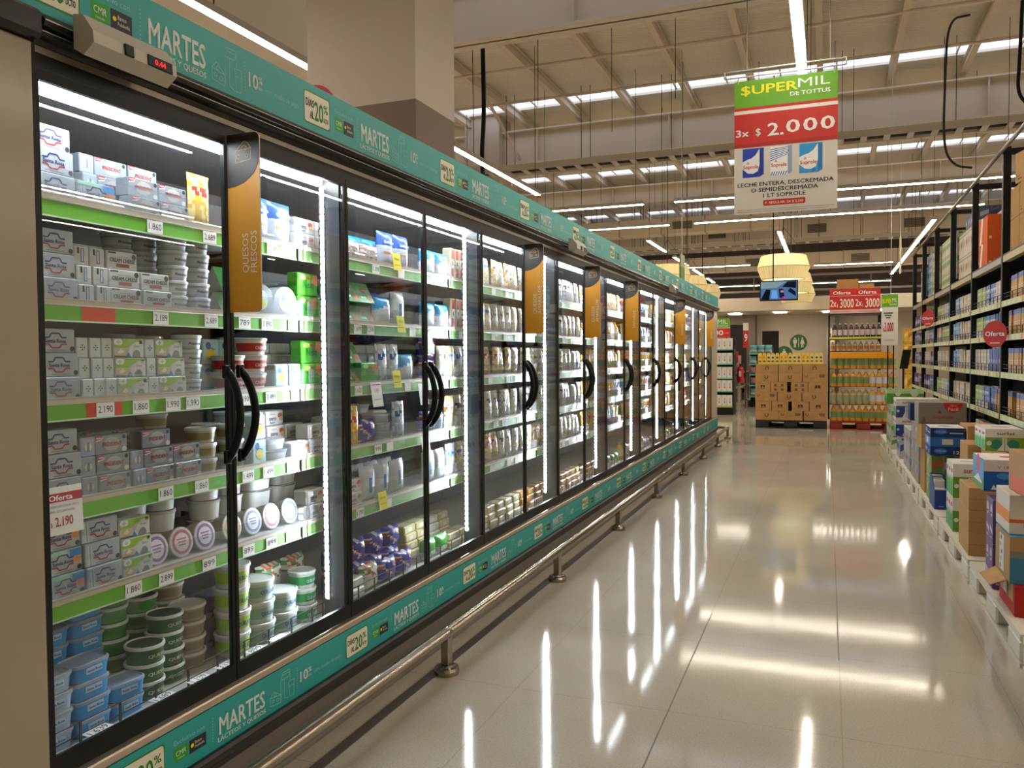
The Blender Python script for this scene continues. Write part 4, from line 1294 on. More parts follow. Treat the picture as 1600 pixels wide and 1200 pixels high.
def slab(key, desc, col):
    w, d, h = 0.12, 0.075, 0.04
    m = MB().box(-w / 2, -d / 2, 0, w / 2, d / 2, h, mt(col, 0.3), None, 0.006)
    m.rect(frame((-w / 2, -d / 2, h), (1, 0, 0), (0, 1, 0)), 0.03, 0.015, 0.09, 0.06, mt('#ded9c8', 0.5))
    m.rect(FRONT(-w / 2, -d / 2, 0), 0.04, 0.010, 0.082, 0.030, mt('#ece8dc', 0.5))
    kind(key, 'cheese_block', 'cheese block', desc, w, d, h, m)
slab('slaby', 'pale yellow vacuum-packed cheese block', '#d8cc98')
slab('slabo', 'orange-yellow vacuum-packed cheese block', '#d3993a')
slab('slabw', 'white vacuum-packed cheese block', '#d9d8cf')

def stick():
    w, d, h = 0.05, 0.05, 0.16
    m = MB().box(-w / 2, -d / 2, 0, w / 2, d / 2, h, mt('#d9cfae', 0.3), None, 0.006)
    M = FRONT(-w / 2, -d / 2, 0)
    m.rect(M, 0.008, 0.012, 0.042, 0.056, mt('#c03a2c', 0.5))
    m.rect(M, 0.008, 0.104, 0.042, 0.150, mt('#c03a2c', 0.5))
    m.disc(M, 0.025, 0.08, 0.015, mt('#e8e6df', 0.5), 0.001, 14, 0.02)
    m.disc(M, 0.025, 0.08, 0.009, mt('#4a4a52', 0.5), 0.0014, 12, 0.013)
    kind('stick', 'cheese_bar', 'cheese bar', 'tall cheese bar with red bands', w, d, h, m)
stick()
def wedge():
    w, d, h = 0.115, 0.09, 0.085
    m = MB()
    M = Matrix(((0, 0, 1, 0), (1, 0, 0, 0), (0, 1, 0, 0), (0, 0, 0, 1)))
    m.prism([(-d / 2, 0.0), (d / 2, 0.0), (0, h)], -w / 2, w / 2, mt('#e3e8e6', 0.4), M, mt('#2f8f3a', 0.4))
    n = Vector((0, -h, d / 2)).normalized()
    F = frame((-w / 2, -d / 2, 0), (1, 0, 0), (0, d / 2, h))
    m.disc(F, 0.055, 0.060, 0.022, mt('#c0392b', 0.5), 0.0008, 16, 0.010)
    m.text(F, 'COLUN', 0.038, 0.0565, 0.007, WHITE, True, 0.034, z=0.0013)
    m.rect(F, 0.075, 0.008, 0.112, 0.040, mt('#b8743c', 0.5), 0.0008)
    m.rect(F, 0.02, 0.02, 0.06, 0.03, mt('#cfe3c4', 0.5), 0.0008)
    kind('wedge', 'cheese_wedge_box', 'cheese box', 'green wedge box with white triangular ends', w, d, h, m)
wedge()
def nextbox():
    w, d, h = 0.12, 0.05, 0.085
    m = MB().box(-w / 2, -d / 2, 0, w / 2, d / 2, h, mt('#4fb52c', 0.35), None, 0.004)
    M = FRONT(-w / 2, -d / 2, 0)
    m.text(M, 'Next', 0.03, 0.03, 0.028, mt('#1f7a2c', 0.5), True, 0.065)
    m.disc(M, 0.03, 0.068, 0.02, mt('#b9e06a', 0.5), 0.0009, 14, 0.010)
    m.poly(M, [(0.08, 0.05), (0.118, 0.04), (0.118, 0.08), (0.09, 0.08)], mt('#dd7a3c', 0.5))
    m.disc(M, 0.06, 0.068, 0.010, mt('#c0392b', 0.5), 0.0012, 12, 0.006)
    kind('next', 'salad_box', 'food box', 'bright green box with orange corner', w, d, h, m)
nextbox()
def yogblue():
    w, d, h = 0.075, 0.06, 0.085
    m = MB().box(-w / 2, -d / 2, 0, w / 2, d / 2, h, mt('#bfe0e4', 0.4), None, 0.004)
    M = FRONT(-w / 2, -d / 2, 0)
    m.disc(M, 0.036, 0.036, 0.020, YELL, 0.0009, 14, 0.017)
    m.disc(M, 0.024, 0.064, 0.012, mt('#2c62b8', 0.5), 0.0010, 12)
    m.line(M, [(0.02, 0.05), (0.036, 0.056), (0.054, 0.05)], 0.003, mt('#2c62b8', 0.5))
    kind('yog', 'yellow_spot_pack', 'dairy pack', 'pale blue pack with yellow spot', w, d, h, m)
yogblue()
def tray():
    w, d, h = 0.13, 0.09, 0.035
    m = MB().lathe([(0.058, 0), (0.064, h * 0.9), (0.067, h), (0.067, h + 0.003)], 28, CLEARP, None, None, 1.0, 0.68, 4.0)
    i = MB().lathe([(0.053, 0.003), (0.057, h * 0.6)], 24, mt('#c9bfae', 0.5), None, None, 1.0, 0.66, 4.0)
    kind('tray', 'clear_tray', 'food tray', 'clear shallow tray of pale food', w, d, h + 0.003, m, [('filling', i)])
tray()
def dpack():
    w, d, h = 0.13, 0.05, 0.11
    m = MB()
    M = Matrix(((1, 0, 0, 0), (0, 0, -1, d / 2), (0, 1, 0, 0), (0, 0, 0, 1)))
    pts = [(-w / 2, 0), (w / 2, 0), (w / 2, 0.05)] + [(w / 2 * cos(R(a)), 0.05 + 0.06 * sin(R(a))) for a in range(15, 180, 15)] + [(-w / 2, 0.05)]
    m.prism(pts, 0, d, CLEARP, M)
    F = FRONT(0, -d / 2, 0)
    m.disc(F, 0.0, 0.055, 0.035, mt('#bcd9ea', 0.4), 0.0008, 18)
    m.disc(F, 0.012, 0.045, 0.018, mt('#d9d45a', 0.5), 0.0012, 14)
    m.disc(F, -0.012, 0.07, 0.012, mt('#3f7fc0', 0.5), 0.0012, 12)
    kind('dome', 'domed_pack', 'cheese pack', 'clear domed pack with pale blue disc', w, d, h, m)
dpack()
def bottle(key, name, desc, r, h, body, cap, label, lab2=None):
    m = MB().lathe([(r * 0.94, 0), (r, 0.006), (r, h * 0.2), (r, h * 0.58), (r * 0.95, h * 0.68), (r * 0.45, h * 0.84), (r * 0.36, h * 0.92)], 16, mt(body, 0.2), None, [mt(body, 0.2), mt(body, 0.2), mt(label, 0.45), mt(lab2 or body, 0.3), mt(body, 0.2), mt(body, 0.2)])
    c = MB().lathe([(r * 0.4, h * 0.921), (r * 0.42, h * 0.93), (r * 0.42, h)], 14, mt(cap, 0.4))
    kind(key, name, 'bottle', desc, 2 * r, 2 * r, h, m, [('cap', c)])
bottle('juicey', 'juice_bottle', 'yellow juice bottle with pale label', 0.038, 0.172, '#e0a92a', '#d9d9d4', '#efe3b0')
bottle('milkb', 'drink_bottle', 'white drink bottle with blue label', 0.036, 0.17, '#e9edf0', '#2f6fb5', '#5aa0dc')
def cup(key, desc, c1, c2):
    m = MB().lathe([(0.03, 0), (0.037, 0.05), (0.038, 0.07)], 18, mt(c1, 0.35), None, [mt(c2, 0.4), mt(c1, 0.35)])
    l = MB().lathe([(0.039, 0.0702), (0.040, 0.072), (0.040, 0.074)], 18, mt('#d9dcdf', 0.3, 0.4))
    kind(key, 'yogurt_cup', 'yogurt cup', desc, 0.08, 0.08, 0.074, m, [('lid', l)])
cup('cupy', 'yellow-printed yogurt cup', '#f1ecd6', '#e8bd2f')
cup('cupw', 'white-and-blue yogurt cup', '#e8edf2', '#8fb6da')
cup('cupr', 'red-printed yogurt cup', '#f0e6e2', '#c8453c')

def place(key, loc, rz, label, group, tilt=(0, 0)):
    k = KIND[key]
    o = bpy.data.objects.new(k['name'], k['me'])
    COL.objects.link(o)
    o.location = loc
    o.rotation_euler = (R(tilt[0]), R(tilt[1]), rz)
    tag(o, label, k['cat'], group)
    for n, me in k['parts']:
        p = bpy.data.objects.new(n, me)
        COL.objects.link(p)
        p.parent = o
    return o

ORD = ['first', 'second', 'third', 'fourth', 'fifth', 'sixth', 'seventh', 'eighth', 'ninth', 'tenth', 'eleventh', 'twelfth', 'thirteenth', 'fourteenth', 'fifteenth', 'sixteenth', 'seventeenth', 'eighteenth', 'nineteenth', 'twentieth']
LEVEL = ['top shelf', 'second shelf', 'third shelf', 'fourth shelf', 'fifth shelf', 'bottom deck']
def tiername(t, n):
    if n == 1:
        return ''
    if n == 2:
        return ('lower', 'upper')[t]
    return 'topmost' if t == n - 1 else ('lowest' if t == 0 else ('second up' if t == 1 else ('third up' if t == 2 else ORD[t] + ' up')))

def row(door, lv, items, x=None, gap=0.004, front=None, y0=None, y1=None, back=False, jit=0.004):
    """fill one shelf of one door: items are (kind, how many high[, options])"""
    ya = YN(door) * 1.0876 + 0.012 if y0 is None else y0
    yb = min(YN(door + 1) * 1.0876 + 0.002, 12.54) if y1 is None else y1
    base = (TIER[lv] - 0.0035) if lv < 5 else DECK + 0.0005
    rng = random.Random(door * 17 + lv * 5 + (91 if back else 0))
    y = ya
    for col, it in enumerate(items):
        key, n = it[0], it[1]
        op = it[2] if len(it) > 2 else {}
        if key == 'gap':
            y += n
            continue
        k = KIND[key]
        if y + k['w'] > yb + 0.004:
            break
        z = base + 0.0005 + k['d'] / 2 * abs(sin(R(op.get('tilt', (0, 0))[0])))
        dx = op.get('dx', 0.0)
        for t in range(n):
            step = k['h'] + 0.0006
            xx = (SHX - 0.010 if front is None else front) - k['d'] / 2 - dx - jit * rng.random() - op.get('slope', 0.007 if k['h'] < 0.07 and 'tub' not in k['name'] else 0.0) * t
            yy = y + k['w'] / 2 + rng.uniform(-1, 1) * op.get('jy', 0.0016)
            rz = pi / 2 + R(rng.uniform(-1, 1) * op.get('rot', 2.5 if k['w'] < 0.1 else 1.6))
            tn = tiername(t, n)
            where = ORD[col] + ' column' + (' behind' if back else '')
            lab = ', '.join(x for x in (k['desc'], where + ((' ' + tn) if tn else ''), LEVEL[lv], ORD[door] + ' door') if x)
            place(key, (xx, yy, z), rz, lab, 'packages on the ' + LEVEL[lv] + ' of the ' + ORD[door] + ' door', op.get('tilt', (0, 0)))
            z += step
        y += k['w'] + op.get('gap', gap)

# ---- first door, read from the photograph
row(0, 0, [('santa', 3), ('santab', 1), ('press', 1, {'dx': 0.05}), ('pres', 2), ('pres', 2, {'gap': 0.006}), ('slice4', 1)])
row(0, 1, [('santa', 3), ('creams', 3), ('creams', 3), ('cream', 3), ('cream', 2), ('clear', 5), ('clear', 5)])
row(0, 2, [('santa', 3), ('quesos', 3), ('quesos', 3), ('quesos', 3), ('queso', 3), ('quesos', 3), ('queso', 3), ('clear', 4), ('red', 2)], gap=0.003)
row(0, 3, [('santa', 3), ('press', 3), ('pres', 3), ('press', 2), ('pres', 3), ('pres', 2), ('spice', 3)], gap=0.002)
row(0, 4, [('santab', 3), ('santa', 3), ('queso', 3), ('potv', 1, {'gap': 0.001}), ('potp', 1), ('potv', 1)])
row(0, 4, [('gap', 0.37), ('white', 3), ('white', 3)], front=SHX - 0.13, back=True)
row(0, 5, [('bluep', 4), ('blue', 4), ('blue', 2, {'rot': 9}), ('dgreen', 3, {'dx': 0.015}), ('dgreen', 4, {'dx': 0.05}), ('beige', 4, {'dx': 0.07})], gap=0.001, y0=1.392, y1=2.12)
row(0, 5, [('bluep', 7), ('blue', 5), ('blue', 7), ('green', 6), ('green', 5), ('beige', 6)], front=SHX - 0.195, back=True, gap=0.001, y0=1.42, y1=2.16)
row(0, 0, [('gap', 0.2), ('press', 3), ('pres', 3), ('pres', 3)], front=SHX - 0.08, back=True)
row(0, 1, [('santa', 3), ('cream', 3), ('cream', 3), ('clear', 5), ('clear', 5)], front=SHX - 0.12, back=True)
row(0, 2, [('santa', 3), ('queso', 3), ('queso', 3), ('clear', 4), ('red', 3)], front=SHX - 0.12, back=True)
row(0, 3, [('santa', 3), ('pres', 3), ('pres', 3), ('pres', 3), ('spice', 4)], front=SHX - 0.12, back=True)
# ---- second door
row(1, 0, [('gap', 0.1), ('bagb', 1), ('bagb', 1, {'dx': 0.01}), ('zero', 2), ('zero', 2)])
row(1, 1, [('gap', 0.1), ('dome', 1), ('dome', 1), ('next', 2), ('next', 1)])
row(1, 1, [('gap', 0.1), ('wedge', 2), ('wedge', 2), ('clear', 3), ('clear', 3)], front=SHX - 0.12, back=True)
row(1, 2, [('red', 2), ('red', 3), ('yog', 1), ('yog', 1), ('next', 2)])
row(1, 2, [('yog', 2), ('yog', 2), ('clear', 4), ('slabw', 4), ('slabw', 4)], front=SHX - 0.12, back=True)
row(1, 3, [('spice', 3), ('yog', 2), ('tray', 2), ('zero', 1), ('zero', 2)])
row(1, 3, [('spice', 3), ('clear', 4), ('zero', 3), ('zero', 3), ('zero', 2)], front=SHX - 0.11, back=True)
row(1, 4, [('poty', 1), ('potb', 1), ('potp', 1), ('potb', 1), ('zero', 2)])
row(1, 4, [('white', 3), ('white', 3), ('oval', 3), ('oval', 3)], front=SHX - 0.125, back=True)
row(1, 5, [('quil', 4), ('quilg', 3), ('quilg', 2), ('quilb', 3)], gap=0.002)
row(1, 5, [('bagp', 2), ('bagp', 2), ('bagr', 2), ('bagr', 2)], front=SHX - 0.14, back=True)
# ---- third and fourth doors
row(2, 0, [('bagw', 1), ('bagw', 1), ('bagb', 1, {'tilt': (0, 0)}), ('bagb', 1)])
row(2, 0, [('bagw', 2), ('bagl', 1), ('bagl', 1), ('bagb', 1)], front=SHX - 0.09, back=True)
row(2, 1, [('wedge', 2), ('wedge', 2), ('bagl', 1), ('bagk', 1)])
row(2, 1, [('wedge', 2), ('red', 3), ('red', 3), ('bagb', 1)], front=SHX - 0.12, back=True)
row(2, 2, [('wedge', 2), ('next', 1), ('slice5', 1), ('slice5', 1), ('bagl', 1)])
row(2, 2, [('wedge', 2), ('slabw', 4), ('slabw', 4), ('slabw', 4)], front=SHX - 0.12, back=True)
row(2, 3, [('slice4', 1), ('bagv', 1), ('tray', 3), ('slice5', 1)])
row(2, 3, [('slabw', 3), ('slabw', 3), ('tray', 4), ('slabw', 3)], front=SHX - 0.1, back=True)
row(2, 4, [('zero', 2), ('bagk', 1), ('bagk', 1), ('bagk', 1), ])
row(2, 4, [('bagr', 1), ('bagk', 1), ('bagk', 1), ('bagk', 1)], front=SHX - 0.08, back=True)
row(2, 5, [('slabw', 2), ('bagr', 1), ('bagv', 1), ('bagv', 1)], )
row(2, 5, [('bagp', 2), ('bagv', 2), ('bagv', 2), ('bagv', 2)], front=SHX - 0.10, back=True)
row(3, 0, [('bagl', 1), ('bagl', 1), ('stick', 1), ('stick', 1), ('stick', 1)], gap=0.002)
row(3, 1, [('bagl', 1), ('bagl', 1), ('stick', 1), ('stick', 1), ('stick', 1)], gap=0.002)
row(3, 2, [('bagv', 2), ('slice2', 1), ('slice0', 1), ('slice5', 1), ('slice2', 1)])
row(3, 3, [('bagv', 1), ('cupw', 2), ('slice1', 1), ('slice2', 1), ('slice3', 1)])
row(3, 4, [('bagk', 1), ('bagk', 1), ('slice5', 1), ('slice0', 1), ('slice5', 1)])
row(3, 5, [('bagg', 1), ('bagg', 1), ('slaby', 2), ('slaby', 2)])
row(3, 5, [('slaby', 4), ('slaby', 4), ('slabw', 4), ('slaby', 4)], front=SHX - 0.11, back=True)
# ---- the other doors, by what their shelves hold
SETS = {
    'slices': ['slice0', 'slice1', 'slice2', 'slice3', 'slice2', 'slice3'],
    'white': ['slice2', 'slice5', 'slice3', 'bagk', 'slice2'],
    'yellow': ['slice4', 'cupy', 'slice0', 'slabo', 'slice4', 'slice1'],
    'mixed': ['cupy', 'cupr', 'slice4', 'cupw', 'slice5', 'juicey'],
    'drink': ['milkb', 'cupw', 'juicey', 'milkb', 'cupr'],
    'sparse': ['cupw', 'cupr', 'slice5', 'milkb'],
    'deckp': ['slaby', 'slabo', 'slabw', 'bagr'],
    'deckm': ['slabo', 'juicey', 'bagg', 'bagv', 'slaby'],
}
PLAN = {4: 'slices', 5: 'slices', 6: 'white', 7: 'yellow', 8: 'mixed', 9: 'mixed', 10: 'mixed', 11: 'yellow', 12: 'yellow', 13: 'drink', 14: 'drink', 15: 'sparse', 16: 'sparse', 17: 'sparse'}
for door in range(4, 18):
    rng = random.Random(door * 7 + 3)
    for lv in range(6):
        s = SETS[PLAN[door]] if lv < 5 else SETS['deckp' if door < 8 else 'deckm']
        if door >= 16 and lv in (0, 5):
            continue
        items, wsum = [], 0.0
        if lv == 2 and door in (8, 9, 10):
            s = ['cupy', 'juicey', 'slice4']
        key = rng.choice(s)
        while wsum < 0.56:
            if rng.random() < 0.45:
                key = rng.choice(s)
            k = KIND[key]
            n = max(1, min(3, int(0.18 / k['h'])))
            if PLAN[door] == 'sparse' and rng.random() < 0.3:
                items.append(('gap', 0.07))
                wsum += 0.07
                continue
            items.append((key, n, {'rot': 8 if lv == 5 else 5, 'gap': 0.016 if lv == 5 else 0.006, 'tilt': (rng.uniform(-6, 2), 0) if n == 1 and k['h'] > 0.11 else (0, 0)}))
            wsum += k['w'] + (0.016 if lv == 5 else 0.006)
        row(door, lv, items, gap=0.006, jit=0.012, front=SHX - 0.016)

# loose paper cards on the rails
def card(key, label, y, z, w, h, col, lines, x=SHX + 0.012, lean=8):
    x += h * sin(R(lean))
    F = frame((x, y, z), (0, 1, 0), (-sin(R(lean)), 0, cos(R(lean))))
    m = MB().box(0, 0, -0.0008, w, h, 0, mt(col, 0.7), F)
    for s, a, b, hh, c, bold, ww in lines:
        if s is None:
            m.rect(F, a, b, a + ww, b + hh, mt(c, 0.7), 0.0004)
        else:
            m.text(F, s, a, b, hh, mt(c, 0.7), bold, ww, z=0.0009)
    tag(rest_on(m.build('price_card'), (x, y, z)), label, 'price card')
card('o', 'white price card with red Oferta heading and 2.190, on the fourth shelf rail', 1.395, 0.905, 0.125, 0.12, '#efece8',
     [(None, 0.0, 0.082, 0.022, '#b5232c', 0, 0.125), ('Oferta', 0.03, 0.086, 0.014, '#ffffff', True, 0.066), ('QUESO CREAM CHEESE SOLUTA LIGHT O', 0.012, 0.068, 0.006, '#222222', False, 0.102), ('NORMAL 227 G SANTA ROSA', 0.022, 0.056, 0.006, '#222222', False, 0.08), ('$', 0.03, 0.022, 0.012, '#b5232c', False, 0.006), ('2.190', 0.044, 0.022, 0.024, '#b5232c', True, 0.05)], lean=3)
card('w', 'white notice card with red figures hanging from the third shelf of the third door', 2.935, 1.135, 0.085, 0.105, '#e6e2de', [(None, 0.004, 0.092, 0.004, '#b5232c', 0, 0.077), ('1.49', 0.026, 0.06, 0.02, '#b04a50', False, 0.032), (None, 0.015, 0.03, 0.002, '#555555', 0, 0.055)])
for k, (y, z, lb) in enumerate(((3.13, 1.73, 'yellow price card on the top shelf of the third door'), (3.16, 1.455, 'yellow price card on the second shelf of the third door'), (3.12, 1.21, 'yellow price card on the third shelf of the third door'), (2.985, 0.69, 'yellow price card hanging from the fifth shelf of the third door'))):
    card('y', lb, y, z, 0.07, 0.075, '#d9d023', [('Oferta', 0.012, 0.045, 0.012, '#9ca22a', True, 0.044), (None, 0.01, 0.022, 0.003, '#8a8a30', 0, 0.05)])
for k, (y, z, lb) in enumerate(((3.42, 1.36, 'white card hanging from the second shelf of the fourth door'), (3.36, 1.12, 'white card hanging from the third shelf of the fourth door'), (3.38, 0.87, 'white card hanging from the fourth shelf of the fourth door'))):
    card('v', lb, y, z, 0.085, 0.10, '#ecebe8', [])

# ------------------------------------------------------------------ milk shelves on the other side of the aisle
RX = 1.25
def UY(k): return 7.19 + 1.41 * k
RT = [1.745, 1.485, 1.20, 0.875, 0.56]
RTOP = 2.105
RKGREEN = mt('#b7bf86', 0.5)
RPAPER = mt('#cfc7b0', 0.6)
def rack_bay(k, label, last=False):
    ya, yb = UY(k) + 0.001, UY(k + 1) - 0.001
    t = thing('shelving_bay', label, 'shelving', (RX + 0.3, (ya + yb) / 2, 0), 'black shelving bays of the milk wall')
    for y in ([ya] if not last else [ya, yb - 0.05]):
        for x in (RX, RX + 0.56):
            MB().box(x, y, 0, x + 0.055, y + 0.05, 2.93, BLACK, None, 0.004).build('upright', t)
        for z in (2.12, 2.87):
            MB().box(RX + 0.055, y + 0.005, z, RX + 0.56, y + 0.045, z + 0.045, BLACK).build('cross_bar', t)
    MB().box(RX + 0.60, ya + 0.052, 0.45, RX + 0.612, yb - (0.052 if last else 0), RTOP, mt('#1d1c1c', 0.6)).build('back_sheet', t)
    b0, b1 = ya + 0.052, yb - (0.052 if last else 0.0)
    MB().box(RX + 0.004, b0, RTOP - 0.06, RX + 0.05, b1, RTOP - 0.012, mt('#b3a276' if k % 2 else '#a2988a', 0.5)).build('front_beam', t)
    MB().box(RX + 0.004, b0, RTOP - 0.010, RX + 0.6, b1, RTOP, DARK).build('top_deck', t)
    MB().tube([(RX - 0.012, ya, 2.895), (RX - 0.012, yb, 2.895)], 0.016, mt('#8d8478', 0.35, 0.6), 8).build('top_rail', t)
    for lv, z in enumerate(RT):
        if lv == 4 and k > 3:
            continue
        sh = MB().box(RX + 0.008, b0, z - 0.03, RX + 0.55, b1, z - 0.004, mt('#2b2a29', 0.5)).build('shelf', t)
        m = MB().box(RX - 0.002, b0, z - 0.044, RX + 0.007, b1, z, RKGREEN)
        rng = random.Random(k * 9 + lv)
        W_ = WEST(RX - 0.0022, 0, 0)
        q = b0 + 0.06
        while q < b1 - 0.14:
            m.rect(W_, -q - 0.07, z - 0.040, -q, z - 0.006, RPAPER if rng.random() < 0.8 else mt('#c77a5c', 0.6))
            q += rng.uniform(0.11, 0.22)
        m.build('price_rail', sh)
        m = MB()
        for zz in (z + 0.03, z + 0.058):
            m.tube([(RX + 0.012, b0 + 0.02, zz), (RX + 0.012, b1 - 0.02, zz)], 0.0026, BLACK, 5)
        q = b0 + 0.02
        while q < b1:
            m.box(RX + 0.010, q - 0.003, z - 0.003, RX + 0.014, q + 0.003, z + 0.06, BLACK)
            q += 0.17
        m.build('wire_guard', sh)
    return t
for k in range(-1, 5):
    rack_bay(k, ['black shelving bay of tan and violet cartons, the one partly out of the frame', 'black shelving bay with orange cases on top, beside the lower red disc', 'black shelving bay with pale red-spotted packs stored on top', 'black shelving bay with green and white milk packs stored on top', 'black shelving bay with lime and blue packs on top, beyond the small red disc', 'black shelving bay with blue cases on top, the last before the corridor'][k + 1], k == 4)

def milk(key, desc, body, top, panel, cap=None, w=0.068, d=0.062, h=0.185, gold=False):
    m = MB().box(-w / 2, -d / 2, 0, w / 2, d / 2, h, mt(body, 0.35), None, 0.002)
    M = FRONT(-w / 2, -d / 2, 0)
    m.rect(M, 0.001, h * 0.80, w - 0.001, h - 0.002, mt(top, 0.4), 0.0006)
    m.poly(M, [(0.001, h * 0.22), (w - 0.001, h * 0.36), (w - 0.001, h * 0.66), (w * 0.5, h * 0.72), (0.001, h * 0.58)], mt(panel, 0.4), 0.0007)
    m.disc(M, w * 0.5, h * 0.47, w * 0.26, mt('#ded7cd' if not gold else '#e0c9a0', 0.5), 0.0011, 16, w * 0.2)
    m.rect(M, w * 0.3, h * 0.45, w * 0.7, h * 0.48, mt('#a83434', 0.5), 0.0015)
    W_ = frame((w / 2, -d / 2, 0), (0, 1, 0), (0, 0, 1))
    for F in (W_, frame((-w / 2, d / 2, 0), (0, -1, 0), (0, 0, 1))):
        m.rect(F, 0.002, h * 0.80, d - 0.002, h - 0.002, mt(top, 0.4), 0.0006)
        m.rect(F, 0.002, h * 0.25, d - 0.002, h * 0.6, mt(panel, 0.4), 0.0006)
    parts = []
    if cap:
        parts = [('cap', MB().lathe([(0.014, h + 0.0005), (0.014, h + 0.014), (0.012, h + 0.016)], 12, mt(cap, 0.4)))]
    kind(key, 'drink_carton' if gold or key == 'mpu' else 'milk_carton', 'milk carton', desc, w, d, h + (0.016 if cap else 0), m, parts)
milk('mwb', 'white and blue milk carton', '#cfc8bf', '#2f6fb5', '#3f6fb8')
milk('mlb', 'light blue milk carton', '#c4c9cc', '#57a0cf', '#4f8fc4', '#d8d8d4')
milk('mgr', 'white and green milk carton', '#d0cabd', '#7fa83c', '#8fb04a')
milk('mwh', 'plain white milk carton', '#cdc3b6', '#b9aea2', '#bcb6b0')
milk('mcr', 'cream milk carton', '#c4ad96', '#b79f88', '#d0c3b2')
milk('mgo', 'gold carton with blue top', '#b0813f', '#3a5fa0', '#bb8d4a', None, gold=True)
milk('mpu', 'violet carton with white panel', '#5a3f7a', '#59407c', '#c9bdd0')
milk('mdb', 'dark blue milk carton', '#27457f', '#2c4f94', '#3d64a8', '#c9c9c9')
RKIND = {
    -1: [['mgo', 'mpu'], ['mgo', 'mpu'], ['mgo', 'mpu'], ['mgo', 'mpu'], ['mgo', 'mpu']],
    0: [['mgr', 'mwb', 'mwh'], ['mgr', 'mwb', 'mdb'], ['mwh', 'mdb'], ['mgr', 'mwb', 'mdb', 'mgo'], ['mwh']],
    1: [['mlb', 'mcr', 'mwh'], ['mlb', 'mcr', 'mwh'], ['mlb', 'mcr', 'mwh'], ['mcr', 'mwh', 'mcr'], ['mwh']],
    2: [['mgr', 'mwh', 'mlb'], ['mcr', 'mgr', 'mgr'], ['mwh', 'mcr'], ['mgr', 'mwh', 'mlb'], ['mgr']],
    3: [['mwb', 'mpu'], ['mwh', 'mwb', 'mpu'], ['mwh', 'mpu'], ['mpu', 'mwb'], ['mwb']],
    4: [['mpu', 'mwb'], ['mwb', 'mpu'], ['mwb', 'mpu'], ['mpu', 'mwb'], ['mwb']],
}
BAYN = ['first shelving bay', 'second shelving bay', 'third shelving bay', 'fourth shelving bay', 'fifth shelving bay', 'last shelving bay']
SHN = ['top carton shelf', 'second carton shelf', 'third carton shelf', 'fourth carton shelf', 'lowest carton shelf']
for b in range(-1, 5):
    for lv, kinds in enumerate(RKIND[b]):
        if lv == 4 and b > 0:
            continue
        rng = random.Random(b * 31 + lv * 7)
        y = UY(b) + 0.075
        end = UY(b + 1) - 0.03
        n = int((end - y) / 0.074)
        start = 4 if b == -1 else 0
        for q in range(n):
            if q < start:
                continue
            # seen from the aisle the far end of the bay comes first
            key = kinds[min(len(kinds) - 1, (n - 1 - q) * len(kinds) // n)]
            if rng.random() < 0.08 and lv < 4:
                continue
            yy = y + 0.074 * q + 0.034
            place(key, (RX + 0.022 + 0.034 + rng.uniform(0, 0.012), yy, RT[lv] - 0.0035), -pi / 2 + R(rng.uniform(-2, 2)),
                  KIND[key]['desc'] + ', ' + ORD[n - 1 - q] + ' from the far upright, ' + SHN[lv] + ', ' + BAYN[b + 1],
                  'cartons on the ' + SHN[lv] + ' of the ' + BAYN[b + 1])

# red round Oferta discs
def disc_sign(y, z, r, label):
    t = thing('offer_disc', label, 'sign', (RX - 0.02, y, z - r), 'round Oferta signs on the milk shelves')
    m = MB()
    T = Matrix.Translation((RX - 0.086, y, z)) @ Matrix.Rotation(R(-48), 4, 'Z') @ Matrix.Rotation(pi / 2, 4, 'X')
    m.lathe([(r, -0.002), (r, 0.002)], 36, mt('#b5201a', 0.5), T, None, 1, 1, 2, False)
    m.text(T @ Matrix.Translation((0, 0, 0.002)), 'Oferta', 0, -r * 0.15, r * 0.36, WHITE, True, r * 1.6, 'c')
    m.rect(T @ Matrix.Translation((0, 0, 0.002)), -r * 0.4, -r * 0.72, r * 0.4, -r * 0.66, WHITE)
    m.build('disc', t)
    MB().box(RX - 0.08, y + 0.012, z - 0.01, RX - 0.0028, y + 0.022, z + 0.01, DARK).build('clip', t)
disc_sign(6.93, 1.49, 0.098, 'lower red round Oferta disc, clipped to the second upright')
disc_sign(11.27, 1.79, 0.098, 'smaller-looking red round Oferta disc further along the milk shelves')

# ------------------------------------------------------------------ goods stored on top of the milk shelves
def xbox(name, label, x0, x1, y0, y1, z0, z1, col, art=None, group=None, cat='box', rot=0.0, faces='sw', rough=0.75):
    """a box in room coordinates; art(m, M, w, h, side) prints the -y (s) and -x (w) faces"""
    cx, cy = (x0 + x1) / 2, (y0 + y1) / 2
    w, d, h = x1 - x0 - 0.002, y1 - y0 - 0.002, z1 - z0 - 0.001
    m = MB().box(-w / 2, -d / 2, 0, w / 2, d / 2, h, mt(col, rough, 0, 0.3) if isinstance(col, str) else col, None, 0.003)
    if art:
        art(m, FRONT(-w / 2, -d / 2, 0), w, h, 's')
        art(m, frame((-w / 2, d / 2, 0), (0, -1, 0), (0, 0, 1)), d, h, 'w')
        art(m, frame((-w / 2, -d / 2, h), (1, 0, 0), (0, 1, 0)), w, d, 't')
    o = m.build(name)
    o.location = (cx, cy, z0 + 0.0005)
    o.rotation_euler = (0, 0, R(rot))
    return tag(o, label, cat, group)

